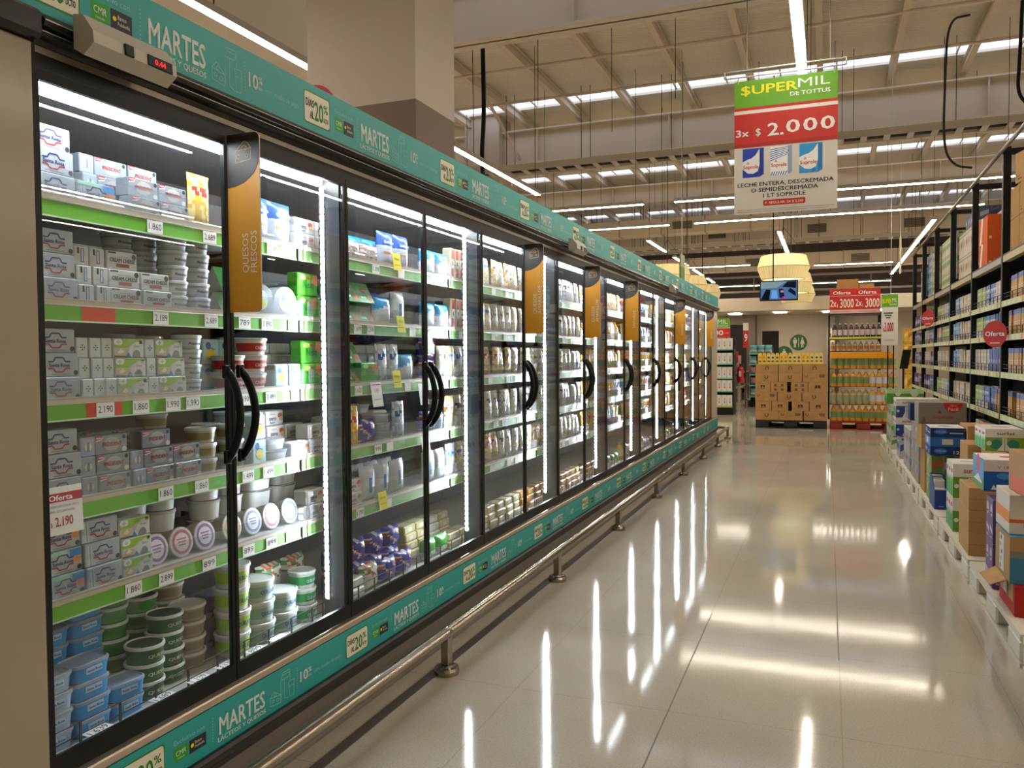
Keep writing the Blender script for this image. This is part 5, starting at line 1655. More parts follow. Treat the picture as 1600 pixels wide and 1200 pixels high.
def art_pack(body, bits, seed):
    def f(m, M, w, h, side):
        if side == 't':
            return
        rng = random.Random(seed + len(side))
        n = max(2, int(w / 0.075))
        for k in range(n):
            x = w * (k + 0.08) / n
            ww = w / n * 0.84
            m.rect(M, x, h * 0.04, x + ww, h * 0.96, mt(body, 0.5), 0.0006)
            m.poly(M, [(x, h * 0.3), (x + ww, h * 0.5), (x + ww, h * 0.75), (x, h * 0.6)], mt(bits[k % len(bits)], 0.5), 0.001)
            m.rect(M, x + ww * 0.2, h * 0.84, x + ww * 0.8, h * 0.92, mt(bits[-1], 0.5), 0.001)
    return f
def art_kraft(m, M, w, h, side):
    dk = mt('#7d5d38', 0.9)
    if side == 't':
        m.rect(M, 0, h * 0.47, w, h * 0.53, mt('#bfa074', 0.6))
    else:
        m.rect(M, w * 0.1, h * 0.1, w * 0.3, h * 0.16, dk)
        m.rect(M, w * 0.1, h * 0.2, w * 0.22, h * 0.24, dk)
def stack(name, names, x0, x1, ys, zs, col, art, where, rough=0.75, cat='carton case'):
    for i, (a, b) in enumerate(zip(ys[:-1], ys[1:])):
        for j, (c, d) in enumerate(zip(zs[:-1], zs[1:])):
            n = len(ys) - 1
            tiers = len(zs) - 1
            pos = (ORD[n - 1 - i] + ' from far end, ' if n > 1 else '') + ((tiername(j, tiers) + ', ') if tiers > 1 else '')
            xbox(name, names + ', ' + pos + where, x0, x1, a + 0.004, b - 0.004, c, d, col, art, names + ' ' + where, cat, 0, rough=rough)
def span(a, b, n): return [a + (b - a) * k / n for k in range(n + 1)]
TOPZ = RTOP + 0.001
stack('cardboard_box', 'brown cardboard box', RX + 0.035, RX + 0.46, span(UY(-1) + 0.72, UY(0) - 0.08, 2), [TOPZ, TOPZ + 0.24, TOPZ + 0.47], KRAFT, art_kraft, 'on the first bay')
xbox('cardboard_box', 'crumpled brown box leaning on top of the first bay', RX + 0.06, RX + 0.40, 6.58, 6.95, TOPZ + 0.48, TOPZ + 0.70, KRAFT2, art_kraft, None, 'box', 12)
def art_orange(m, M, w, h, side):
    if side == 's':
        m.rect(M, w * 0.1, h * 0.1, w * 0.25, h * 0.2, mt('#e0b79a', 0.6))
    if side == 'w':
        m.poly(M, [(w * 0.1, 0), (w * 0.3, 0), (w * 0.5, h), (w * 0.3, h)], mt('#d9cdb8', 0.6))
stack('orange_case', 'orange cardboard case', RX + 0.03, RX + 0.16, [8.02, 8.44], [TOPZ, TOPZ + 0.21, TOPZ + 0.44], '#c9551c', art_orange, 'on the second bay')
stack('stored_pack', 'grey printed pack', RX + 0.165, RX + 0.36, [7.98, 8.4], [TOPZ, TOPZ + 0.17, TOPZ + 0.34, TOPZ + 0.50], '#b9b0a2', art_pack('#c5beb2', ['#8c98a8', '#5d7ba0', '#a8462f'], 1), 'behind the orange cases')
stack('stored_pack', 'pale pack with red spots and leaves', RX + 0.07, RX + 0.45, span(UY(1) + 0.09, UY(2) - 0.06, 4), [TOPZ, TOPZ + 0.25, TOPZ + 0.50], '#c9bda8', art_pack('#cfc4b0', ['#b87f6c', '#c6a493', '#2f6b34'], 2), 'on the third bay')
stack('stored_pack', 'dark blue and grey pack', RX + 0.10, RX + 0.45, span(UY(1) + 0.3, UY(2) - 0.3, 2), [TOPZ + 0.51, TOPZ + 0.66], '#3f4c68', art_pack('#4a5670', ['#9aa4b0', '#26345c'], 3), 'highest on the third bay')
stack('stored_pack', 'green-striped milk pack', RX + 0.07, RX + 0.45, span(UY(2) + 0.09, UY(3) - 0.06, 4), [TOPZ, TOPZ + 0.2, TOPZ + 0.4, TOPZ + 0.6], '#c6c3a0', art_pack('#cdcbb0', ['#6f8c3c', '#8aa04e', '#3f7032'], 4), 'on the fourth bay')
stack('stored_pack', 'lime-striped milk pack', RX + 0.07, RX + 0.45, span(UY(3) + 0.09, UY(4) - 0.5, 3), [TOPZ, TOPZ + 0.2, TOPZ + 0.4, TOPZ + 0.6], '#c9c89a', art_pack('#cfcfa8', ['#a8b04a', '#8f9c3c', '#b5482f'], 5), 'on the fifth bay')
stack('stored_pack', 'blue and white pack', RX + 0.07, RX + 0.45, [UY(4) - 0.48, UY(4) - 0.04], [TOPZ, TOPZ + 0.22, TOPZ + 0.44, TOPZ + 0.63], '#5f8db0', art_pack('#9fb4c0', ['#2f6490', '#3a7fae', '#23486c'], 6), 'at the end of the fifth bay')
stack('stored_pack', 'blue-capped pack', RX + 0.07, RX + 0.45, span(UY(4) + 0.1, UY(5) - 0.5, 2), [TOPZ, TOPZ + 0.24, TOPZ + 0.48], '#5f94b8', art_pack('#a8bcc8', ['#2f6fa0', '#3f86b4', '#274f78'], 7), 'on the last bay')

# ------------------------------------------------------------------ white pallets along the milk shelves and their cases
PALW = mt('#d3c9b4', 0.55)
def pallet(name, label, x0, x1, y0, y1, mat, along='y', h=0.145, grp=None):
    """a moulded pallet; its long open side runs along y (or x)"""
    t = thing(name, label, 'pallet', ((x0 + x1) / 2, (y0 + y1) / 2, 0), grp)
    m = MB()
    n = 7
    if along == 'y':
        for k in range(n):
            a = x0 + (x1 - x0) * k / n
            m.box(a, y0, h - 0.03, a + (x1 - x0) / n * (0.86 if 0 < k < n - 1 else 1), y1, h, mat)
    else:
        for k in range(n):
            a = y0 + (y1 - y0) * k / n
            m.box(x0, a, h - 0.03, x1, a + (y1 - y0) / n * (0.86 if 0 < k < n - 1 else 1), h, mat)
    m.build('deck', t)
    for k in range(3):
        m = MB()
        f0, f1 = ((0.0, 0.19), (0.40, 0.60), (0.81, 1.0))[k]
        if along == 'y':
            a, b = y0 + (y1 - y0) * f0, y0 + (y1 - y0) * f1
            for q in ((x0, x0 + 0.12), ((x0 + x1) / 2 - 0.06, (x0 + x1) / 2 + 0.06), (x1 - 0.12, x1)):
                m.box(q[0], a, 0.022, q[1], b, h - 0.0301, mat, None, 0.01)
        else:
            a, b = x0 + (x1 - x0) * f0, x0 + (x1 - x0) * f1
            for q in ((y0, y0 + 0.12), ((y0 + y1) / 2 - 0.06, (y0 + y1) / 2 + 0.06), (y1 - 0.12, y1)):
                m.box(a, q[0], 0.022, b, q[1], h - 0.0301, mat, None, 0.01)
        m.build('block', t)['kind'] = 'stuff'
    m = MB()
    if along == 'y':
        for q in ((x0, x0 + 0.12), ((x0 + x1) / 2 - 0.06, (x0 + x1) / 2 + 0.06), (x1 - 0.12, x1)):
            m.box(q[0], y0, 0, q[1], y1, 0.0215, mat)
    else:
        for q in ((y0, y0 + 0.12), ((y0 + y1) / 2 - 0.06, (y0 + y1) / 2 + 0.06), (y1 - 0.12, y1)):
            m.box(x0, q[0], 0, x1, q[1], 0.0215, mat)
    m.build('runner', t)
    return t
for k, (a, b, dx) in enumerate(((2.6, 3.92, 0.0), (3.95, 5.27, 0.0), (5.30, 6.62, 0.0), (6.65, 7.97, 0.0), (8.0, 9.32, 0.0), (9.35, 10.67, 0.0), (10.7, 12.02, 0.0), (12.05, 13.3, 0.0))):
    pallet('white_pallet', ['white pallet nearest the entrance, out of most of the frame', 'white pallet under the red and kraft cases', 'white pallet under the plain brown box stack', 'white pallet under the navy trays', 'white pallet under the blue and brown cases', 'white pallet under the white and navy cases', 'white pallet under the leaf-printed packs', 'white pallet at the far end of the row'][k], 0.775 + dx - 0.004 * k, 1.235, a, b, PALW, 'y', grp='white pallets before the milk shelves')

PZ = 0.146
SURW = mt('#dcd5c8', 0.6)
def art_surlat(c1, c2):
    def f(m, M, w, h, side):
        if side == 's':
            m.rect(M, 0, h * 0.62, w, h, SURW, 0.0006)
            m.text(M, 'surlat', w * 0.3, h * 0.74, h * 0.15, mt('#9c2f3c', 0.6), True, w * 0.46)
            m.rect(M, 0, 0, w, h * 0.62, mt(c1, 0.55), 0.0006)
            for a in (0.28, 0.72):
                m.disc(M, w * a, h * 0.3, w * 0.16, mt(c2, 0.5), 0.0010, 18, h * 0.22)
            m.poly(M, [(w * 0.3, 0), (w * 0.49, 0), (w * 0.49, h * 0.60), (w * 0.44, h * 0.60), (w * 0.44, h * 0.3)], SURW, 0.0014)
            m.poly(M, [(w * 0.7, 0), (w * 0.51, 0), (w * 0.51, h * 0.60), (w * 0.56, h * 0.60), (w * 0.56, h * 0.3)], SURW, 0.0014)
            m.disc(M, w * 0.1, h * 0.35, w * 0.07, SURW, 0.0014, 12)
        elif side == 'w':
            n = 3
            for k in range(n):
                x = w * k / n
                m.rect(M, x + 0.003, h * 0.02, x + w / n - 0.003, h * 0.98, SURW, 0.0006)
                m.rect(M, x + w / n * 0.2, h * 0.72, x + w / n * 0.75, h * 0.84, mt('#a03a44', 0.6), 0.0011)
                m.poly(M, [(x + 0.004, h * 0.03), (x + w / n - 0.004, h * 0.03), (x + w / n - 0.004, h * 0.5), (x + w / n * 0.7, h * 0.66), (x + w / n * 0.5, h * 0.45), (x + w / n * 0.25, h * 0.62), (x + 0.004, h * 0.42)], mt('#3f9a46' if c2.startswith('#2') else '#2d4fa0', 0.5), 0.0011)
        else:
            m.rect(M, 0, 0, w, h, SURW, 0.0006)
            m.rect(M, w * 0.3, h * 0.45, w * 0.7, h * 0.55, mt('#5f8f68', 0.6), 0.001)
    return f
def art_colun(m, M, w, h, side):
    if side == 't':
        m.rect(M, 0, 0, w, h, SURW, 0.0006)
        m.disc(M, w * 0.5, h * 0.5, w * 0.22, mt('#3f5f9c', 0.5), 0.001, 18, h * 0.16)
        return
    m.rect(M, 0, h * 0.33, w, h * 0.66, mt('#1f5fa8', 0.5), 0.0006)
    for a in (0.07, 0.76):
        m.disc(M, w * 0.3, h * (a + 0.1), w * 0.2, mt('#2c63b0', 0.5), 0.0010, 18, h * 0.10)
        m.text(M, 'COLUN', w * 0.16, h * (a + 0.07), h * 0.07, mt('#9fc4e8', 0.5), True, w * 0.28, z=0.0015)
    m.rect(M, w * 0.34, h * 0.4, w * 0.66, h * 0.6, mt('#cfc7b4', 0.6), 0.0012)
    m.text(M, '12', w * 0.68, h * 0.07, h * 0.12, SURW, True, w * 0.17)
    m.rect(M, w * 0.56, h * 0.80, w * 0.95, h * 0.83, SURW, 0.0012)
def art_soprole(m, M, w, h, side):
    if side == 't':
        return
    if side == 's':
        r = mt('#b8221c', 0.6)
        m.poly(M, [(w * 0.52, h)] + [(w * 0.72 - w * 0.2 * cos(R(a)), h - h * 0.48 * sin(R(a))) for a in range(10, 180, 12)] + [(w * 0.92, h)], r)
        m.text(M, 'Abre', w * 0.66, h * 0.82, h * 0.10, mt('#dc9a90', 0.6), False, w * 0.13, z=0.0014)
        m.text(M, 'Fácil', w * 0.62, h * 0.62, h * 0.16, mt('#e6b0a6', 0.6), True, w * 0.2, z=0.0014)
        m.text(M, 'Soprole', w * 0.3, h * 0.24, h * 0.17, r, True, w * 0.42)
        m.poly(M, [(w * 0.40, h * 0.48), (w * 0.48, h * 0.48), (w * 0.46, h * 0.60), (w * 0.44, h * 0.68), (w * 0.42, h * 0.60)], r)
        m.poly(M, [(w * 0.06, 0.006), (w * 0.16, 0.006), (w * 0.14, h * 0.18), (w * 0.11, h * 0.36), (w * 0.08, h * 0.18)], mt('#8c4a36', 0.7))
def art_plain(m, M, w, h, side):
    if side == 't':
        m.rect(M, w * 0.46, 0, w * 0.54, h, mt('#c0a077', 0.5))
    elif side == 's':
        m.rect(M, 0, h * 0.485, w, h * 0.5, mt('#8a683e', 0.9))
# 1 nearest stack
def art_redcase(m, M, w, h, side):
    if side == 'w':
        m.rect(M, w * 0.1, h * 0.42, w * 0.9, h * 0.98, mt('#b08a5c', 0.8), 0.0006)
        m.rect(M, w * 0.3, h * 0.44, w * 0.5, h * 0.96, mt('#d8cfc4', 0.7), 0.0010)
        m.rect(M, w * 0.55, h * 0.44, w * 0.62, h * 0.96, mt('#7a2a20', 0.7), 0.0010)
    if side == 's':
        m.rect(M, w * 0.8, h * 0.4, w * 0.82, h * 0.6, mt('#d6c0b0', 0.7))
xbox('red_case', 'red-fronted open case at the bottom of the corner stack', 0.795, 1.15, 4.2, 4.55, PZ, 0.288, '#a8271c', art_redcase)
def art_blue12(m, M, w, h, side):
    if side == 'w':
        m.rect(M, w * 0.3, h * 0.1, w * 0.6, h * 0.9, mt('#c8c6c4', 0.7), 0.0006)
        for k in range(5):
            m.disc(M, w * (0.38 + 0.04 * (k % 3)), h * (0.18 + 0.16 * k), 0.012, mt('#8d8d98' if k % 2 else '#33343c', 0.7), 0.001, 10)
    elif side == 's':
        m.rect(M, 0, 0, w, h * 0.55, mt('#2f6f8c', 0.6), 0.0006)
        m.rect(M, 0, h * 0.55, w, h * 0.7, mt('#6f7a6c', 0.7), 0.0006)
        for k, s in enumerate(('12', '1lt', '1,5g')):
            m.text(M, s, w * 0.27, h * (0.74 - 0.15 * k), h * 0.10, INK, True, w * 0.16, z=0.0012)
            m.rect(M, w * 0.2, h * (0.71 - 0.15 * k), w * 0.5, h * (0.717 - 0.15 * k), INK, 0.0012)
        m.rect(M, w * 0.2, h * 0.36, w * 0.5, h * 0.385, mt('#b5352c', 0.6), 0.0012)
    else:
        m.rect(M, 0, 0, w, h, mt('#3f86a4', 0.6), 0.0006)
o = xbox('open_case', 'brown and blue case marked 12, above the red case, with a torn flap', 0.78, 1.15, 4.23, 4.57, 0.289, 0.505, '#a68050', art_blue12)
f = MB()
f.add([(-0.186, 0.15, 0.002), (-0.186, -0.12, 0.002), (-0.25, -0.10, -0.03), (-0.26, 0.12, -0.03)], [(0, 1, 2, 3)], KRAFT2)
f.add([(-0.186, 0.15, 0.005), (-0.186, -0.12, 0.005), (-0.25, -0.10, -0.027), (-0.26, 0.12, -0.027)], [(3, 2, 1, 0)], KRAFT2)
fo = f.build('flap'); fo.parent = o
def art_mo(m, M, w, h, side):
    if side == 's':
        m.rect(M, 0, h * 0.30, w, h * 0.39, mt('#c95a22', 0.6))
        m.text(M, 'mo', w * 0.38, h * 0.50, h * 0.17, mt('#b04a2c', 0.6), False, w * 0.26)
        m.rect(M, w * 0.3, h * 0.04, w * 0.8, h * 0.18, INK)
        for k in range(8):
            m.rect(M, w * (0.42 + 0.045 * k), h * 0.055, w * (0.42 + 0.045 * k + 0.02), h * 0.165, SURW, 0.0012)
        for a in (0.18, 0.55):
            m.disc(M, w * a, h * 0.24, h * 0.05, mt('#a8583c', 0.6), 0.0011, 14)
            m.disc(M, w * a, h * 0.24, h * 0.042, mt('#cfc6b8', 0.6), 0.0015, 14)
        m.rect(M, w * 0.2, h * 0.86, w * 0.9, h * 0.89, mt('#b0583a', 0.6))
    elif side == 'w':
        m.rect(M, 0, h * 0.28, w, h * 0.58, mt('#d9822c', 0.6))
    else:
        m.rect(M, w * 0.2, h * 0.3, w * 0.5, h * 0.55, INK)
xbox('white_case', 'white case with orange band and a barcode strip', 0.785, 1.15, 4.28, 4.6, 0.506, 0.69, '#cfc5b6', art_mo)
def art_og(m, M, w, h, side):
    if side == 'w':
        m.poly(M, [(w * 0.2, h * 0.02), (w * 0.95, h * 0.02), (w * 0.95, h * 0.5), (w * 0.6, h * 0.3), (w * 0.2, h * 0.5)], mt('#d2542c', 0.6))
    if side == 's':
        m.rect(M, 0, 0, w, h * 0.7, mt('#b5361c', 0.6))
xbox('torn_case', 'torn orange-red case at the top of the corner stack', 0.825, 1.14, 4.22, 4.5, 0.691, 0.885, '#a87f52', art_og, None, 'box', 3)
# 2 violet shrink packs, blue case above
def art_violet(m, M, w, h, side):
    if side == 't':
        return
    n = max(2, int(w / 0.075))
    for k in range(n):
        x = w * k / n
        m.rect(M, x + 0.002, 0.003, x + w / n - 0.002, h - 0.003, mt('#5a3f78', 0.4), 0.0006)
        m.disc(M, x + w / n / 2, h * 0.74, w / n * 0.26, mt('#c9bccb', 0.5), 0.0010, 14, h * 0.15)
        m.rect(M, x + w / n * 0.3, h * 0.66, x + w / n * 0.7, h * 0.7, mt('#4a2f60', 0.5), 0.0014)
        m.poly(M, [(x + w / n * 0.15, h * 0.3), (x + w / n * 0.85, h * 0.2), (x + w / n * 0.85, h * 0.3), (x + w / n * 0.15, h * 0.4)], mt('#cfc0cc', 0.5), 0.0010)
        m.rect(M, x + w / n * 0.2, h * 0.1, x + w / n * 0.7, h * 0.14, mt('#b9a6bf', 0.5), 0.0010)
stack('shrink_pack', 'violet shrink-wrapped carton pack', 0.785, 0.935, [4.66, 4.86], [PZ, 0.375, 0.60], '#553a72', art_violet, 'beside the brown boxes', 0.4)
def art_pink(m, M, w, h, side):
    if side == 's':
        m.rect(M, w * 0.3, 0.004, w * 0.95, h - 0.004, mt('#b02a45', 0.5), 0.0006)
        m.rect(M, 0.004, h * 0.1, w * 0.28, h * 0.9, mt('#c9b8b4', 0.5), 0.0006)
    elif side == 'w':
        m.rect(M, w * 0.1, h * 0.1, w * 0.9, h * 0.9, mt('#c7b1ae', 0.5), 0.0006)
stack('shrink_pack', 'pink and red carton pack', 0.94, 1.2, [4.64, 4.84], [PZ, 0.365, 0.585], '#c2506c', art_pink, 'behind the violet packs', 0.4)
def art_vbox(m, M, w, h, side):
    if side == 's':
        m.rect(M, 0, h * 0.64, w, h, mt('#c9beb4', 0.6), 0.0006)
        m.text(M, 'V 18/09/18  M2', w * 0.24, h * 0.73, h * 0.10, mt('#6f665e', 0.7), False, w * 0.7)
        for a in (0.28, 0.68):
            m.disc(M, w * a + 0.02, h * 0.5, w * 0.13, mt('#3a86c8', 0.5), 0.001, 16, h * 0.10)
        m.text(M, '12', w * 0.74, h * 0.06, h * 0.13, SURW, True, w * 0.14)
        m.poly(M, [(w * 0.13, h * 0.06), (w * 0.24, h * 0.06), (w * 0.18, h * 0.22)], SURW)
        m.rect(M, w * 0.27, h * 0.07, w * 0.5, h * 0.12, SURW)
    elif side == 'w':
        m.rect(M, 0, h * 0.35, w, h, mt('#3d8cc4', 0.5), 0.0006)
        m.rect(M, 0, 0, w, h * 0.35, mt('#4f8a3c', 0.5), 0.0006)
        m.disc(M, w * 0.5, h * 0.78, w * 0.16, mt('#b8353c', 0.5), 0.001, 14)
        m.poly(M, [(w * 0.1, h * 0.2), (w * 0.5, h * 0.45), (w * 0.9, h * 0.2)], mt('#d9d9d4', 0.5), 0.001)
    else:
        m.rect(M, 0, 0, w, h, SURW, 0.0006)
        m.rect(M, w * 0.4, h * 0.4, w * 0.8, h * 0.6, mt('#b5453c', 0.6), 0.001)
xbox('blue_case', 'blue case with white top edge dated 18/09/18', 0.772, 1.03, 4.86, 5.20, 0.615, 0.782, '#2159a0', art_vbox)
xbox('cardboard_box', 'brown box under the dated blue case, half hidden', 0.945, 1.2, 4.88, 5.22, 0.386, 0.613, KRAFT, art_plain)
xbox('cardboard_box', 'brown box low behind the violet packs', 0.945, 1.2, 4.88, 5.22, PZ, 0.384, KRAFT, art_plain)
# 3 brown stack
stack('cardboard_box', 'plain brown box', 0.782, 1.10, [5.40, 5.78], [PZ, 0.282, 0.416, 0.552], KRAFT2, art_plain, 'of the three-high stack by the pallet end')
xbox('cardboard_box', 'brown flat box standing upright behind the dated blue case', 0.95, 1.03, 5.45, 5.75, 0.5525, 0.735, KRAFT, None)
# 4 surlat packs
stack('shrink_pack', 'white and green milk carton pack', 0.79, 1.0, [6.10, 6.42], [PZ, 0.375, 0.605], '#d4cdc0', art_surlat('#5f8f2a', '#2f8f46'), 'beside the brown stack', 0.5)
xbox('surplus_case', 'violet-spotted white case between the leaf packs and the brown stack', 1.01, 1.2, 5.95, 6.3, 0.40, 0.56, '#d4cdc0', art_pack('#c9c0b6', ['#6a4472', '#8a6a90', '#5a3562'], 8))
xbox('green_case', 'white and green case with a dark red name on its lid, high before the shelves', 0.975, 1.2, 6.1, 6.5, 0.70, 0.845, '#d4cdc0', art_surlat('#7a9a2c', '#2a7f5c'))
xbox('cardboard_box', 'brown box under the green and white case', 0.93, 1.2, 6.5, 6.85, 0.42, 0.70, KRAFT2, art_plain)
xbox('cardboard_box', 'brown box below, behind the green leaf packs', 1.01, 1.2, 6.1, 6.48, 0.562, 0.699, KRAFT2, art_plain)
xbox('cardboard_box', 'tall brown open box under the shelf rail', 1.0, 1.22, 7.0, 7.4, 0.42, 0.79, KRAFT2, art_plain)
# 5 navy trays and the blue case
def tray_box(label, x0, x1, y0, y1, z0, z1):
    t = thing('display_tray', label, 'tray', ((x0 + x1) / 2, (y0 + y1) / 2, z0), 'navy display trays')
    nv = mt('#1d3f80', 0.5)
    m = MB().box(x0, y0, z0, x1, y1, z0 + 0.004, nv)
    M = Matrix(((0, 0, 1, 0), (1, 0, 0, 0), (0, 1, 0, 0), (0, 0, 0, 1)))
    h = z1 - z0
    for x in (x0, x1 - 0.004):
        m.prism([(y0, z0), (y1, z0), (y1, z1), ((y0 * 0.4 + y1 * 0.6), z1), (y0 + 0.06, z0 + h * 0.68), (y0, z0 + h * 0.62)], x, x + 0.004, nv, M)
    m.box(x0 + 0.004, y0, z0 + 0.004, x1 - 0.004, y0 + 0.004, z0 + h * 0.62, nv)
    m.box(x0 + 0.004, y1 - 0.004, z0 + 0.004, x1 - 0.004, y1, z1, nv)
    m.text(FRONT(x0, y0, z0), 'Colun', 0.03, 0.018, 0.012, SURW, False, 0.035)
    m.build('tray', t)
    for k in range(4):
        a = y0 + 0.012 + (y1 - y0 - 0.03) * k / 4
        MB().box(x0 + 0.008, a, z0 + 0.005, x1 - 0.008, a + (y1 - y0 - 0.03) / 4 - 0.004, z0 + h * (0.66 if k < 1 else 0.9 if k < 3 else 0.97), mt('#d8d2c4', 0.6), None, 0.004).build('carton', t)
tray_box('navy display tray of cartons at the pallet edge, outer one', 0.775, 0.865, 6.95, 7.28, PZ, 0.385)
tray_box('navy display tray of cartons at the pallet edge, inner one', 0.872, 0.95, 6.72, 7.02, PZ, 0.375)
stack('shrink_pack', 'orange and green carton pack', 0.785, 0.97, [7.3, 7.62], [PZ, 0.345, 0.548], '#b9b79a', art_pack('#7ea84a', ['#c0622c', '#d0cbb6', '#3f8a36'], 9), 'under the blue twelve-pack case', 0.5)
xbox('brown_case', 'low brown and orange box beside the orange and green packs', 0.975, 1.2, 7.42, 7.7, PZ, 0.40, '#b5562a', None)
xbox('blue_case', 'dark blue case marked 12 with a pale square on its face', 0.752, 0.992, 7.05, 7.42, 0.550, 0.768, '#1c3568', art_colun)
xbox('cardboard_box', 'brown box with open flaps under the grey case', 0.76, 1.12, 7.78, 8.15, 0.52, 0.742, KRAFT2, art_plain)
xbox('grey_case', 'grey-brown case with red half disc and red lettering', 0.738, 1.11, 7.8, 8.15, 0.744, 0.925, '#857a6c', art_soprole)
xbox('cardboard_box', 'brown box lower under the grey case', 0.785, 1.12, 7.75, 8.1, PZ, 0.52, KRAFT, art_plain)
stack('shrink_pack', 'brown and light blue carton pack', 0.785, 0.93, [8.25, 8.6, 8.95], [PZ, 0.35, 0.55, 0.70], '#8aa0ae', art_pack('#b08b62', ['#6f9ab8', '#c9c2b4', '#4f80a6'], 10), 'behind the grey case', 0.5)
xbox('navy_box', 'small navy box on the blue and brown packs', 0.75, 0.86, 8.7, 8.95, 0.701, 0.87, '#22355f', None)
stack('shrink_pack', 'white pack with red prints', 0.785, 0.95, [9.1, 9.45, 9.8], [PZ, 0.36, 0.57], '#b9b6b0', art_pack('#b4b6b8', ['#4a68a0', '#b0524a', '#c9b04a'], 11), 'past the light blue packs', 0.5)
stack('white_case', 'white and navy case with a dark red name', 0.735, 0.95, [10.2, 10.6], [0.41, 0.62, 0.835], '#d0c8bc', art_surlat('#27418c', '#243c84'), 'on the far pallets', 0.5)
stack('white_case', 'white and navy case with a dark red name', 0.955, 1.18, [10.2, 10.6], [0.41, 0.62, 0.835], '#d0c8bc', art_surlat('#27418c', '#243c84'), 'inner stack on the far pallets', 0.5)
stack('shrink_pack', 'navy and white carton pack', 0.775, 1.1, [10.2, 10.6], [PZ, 0.40], '#b9b8b8', art_pack('#c4c2bc', ['#34549c', '#27418c'], 12), 'under the navy cases', 0.5)
stack('shrink_pack', 'leaf-green and white carton pack', 0.75, 0.95, [11.2, 11.6, 12.0], [PZ, 0.33, 0.515, 0.70], '#c9c6b4', art_pack('#cdcabc', ['#5f9446', '#8fa85a', '#3f7a3a'], 13), 'at the row end', 0.5)
def art_grn(m, M, w, h, side):
    if side != 't':
        m.rect(M, 0.0, h * 0.1, w, h * 0.75, mt('#4f8a2a', 0.55))
        m.rect(M, 0, h * 0.75, w, h, mt('#b9c49a', 0.55))
        m.disc(M, w * 0.75, h * 0.75, w * 0.1, mt('#c6d0b0', 0.55), 0.0011, 14)
        m.disc(M, w * 0.3, h * 0.75, w * 0.08, mt('#c6d0b0', 0.55), 0.0011, 14)
xbox('green_case', 'wide green case on top of the leaf-green packs', 0.72, 1.15, 11.5, 11.95, 0.704, 0.885, '#5c9034', art_grn)
stack('shrink_pack', 'green and white pack', 0.96, 1.2, [11.2, 11.6, 12.0], [PZ, 0.42, 0.70], '#c9c6b4', art_pack('#cdcabc', ['#5f9446', '#8fa85a', '#3f7a3a'], 14), 'behind the leaf-green packs', 0.5)

# ------------------------------------------------------------------ end of the aisle: brown cases on a black pallet
pallet('black_pallet', 'black pallet under the brown cases at the aisle end', -1.24, -0.005, 15.6, 16.6, mt('#22211f', 0.6), 'x', 0.148)
def art_unit(kind_):
    ink = mt('#5a4128', 0.9)
    def u(m, M, x, y, s, flip=False):
        pts = [(x - s, y + s), (x - s, y - s * 0.3)] + [(x + s * cos(R(a)), y - s * 0.3 + s * sin(R(a))) for a in range(200, 345, 20)] + [(x + s, y - s * 0.3), (x + s, y + s)]
        if flip:
            pts = [(a, 2 * y - b) for a, b in pts]
        m.line(M, pts, s * 0.55, ink, 0.0010)
    def f(m, M, w, h, side):
        if side != 's':
            return
        if kind_ == 'u':
            u(m, M, w * 0.48, h * 0.55, 0.026)
            m.rect(M, w * 0.36, h * 0.18, w * 0.6, h * 0.21, ink)
        elif kind_ == 'n':
            u(m, M, w * 0.5, h * 0.5, 0.026, True)
            m.rect(M, w * 0.4, h * 0.85, w * 0.62, h * 0.88, ink)
        elif kind_ == 'c':
            u(m, M, w * 0.14, h * 0.66, 0.02)
            for k in range(4):
                m.rect(M, w * (0.66 + 0.02 * (3 - k) / 3), h * (0.5 + 0.08 * k), w * (0.92 - 0.02 * (3 - k) / 3), h * (0.555 + 0.08 * k), ink)
            m.rect(M, w * 0.3, h * 0.42, w * 0.6, h * 0.44, mt('#8a6a42', 0.9))
        elif kind_ == 'b':
            m.rrect(M, w * 0.36, h * 0.32, w * 0.64, h * 0.68, 0.006, mt('#3d2a22', 0.9))
            m.rect(M, w * 0.40, h * 0.36, w * 0.60, h * 0.46, mt('#b08a5c', 0.9), 0.0012)
            m.disc(M, w * 0.5, h * 0.56, 0.012, mt('#a07a6c', 0.9), 0.0013, 10)
        elif kind_ == 'd':
            for a in (0.3, 0.7):
                for b in (0.25, 0.68):
                    m.rrect(M, w * a - 0.02, h * b - 0.02, w * a + 0.02, h * b + 0.02, 0.005, mt('#49332a', 0.9))
                    m.disc(M, w * a, h * b, 0.010, mt('#a58058', 0.9), 0.0012, 8)
    return f
ZR = [0.150, 0.320, 0.495, 0.668, 0.852, 1.025, 1.183]
ROWS = [
    [(-1.245, -0.83, 'u'), (-0.825, -0.415, 'c'), (-0.395, 0.0, 'c')],
    [(-1.245, -0.96, 'b'), (-0.95, -0.665, 'b'), (-0.605, -0.31, 'b'), (-0.30, -0.005, 'b')],
    [(-1.25, -0.865, 'c'), (-0.855, -0.435, 'u'), (-0.425, -0.005, 'u')],
    [(-1.245, -0.985, 'b'), (-0.98, -0.685, 'd'), (-0.62, -0.325, 'd'), (-0.32, -0.005, 'b')],
    [(-1.245, -0.845, 'u'), (-0.835, -0.43, 'u'), (-0.42, 0.0, 'c')],
    [(-1.235, -0.845, 'n'), (-0.835, -0.43, 'n'), (-0.425, -0.01, 'n')],
]
TIERN = ['bottom', 'second', 'third', 'fourth', 'fifth', 'top']
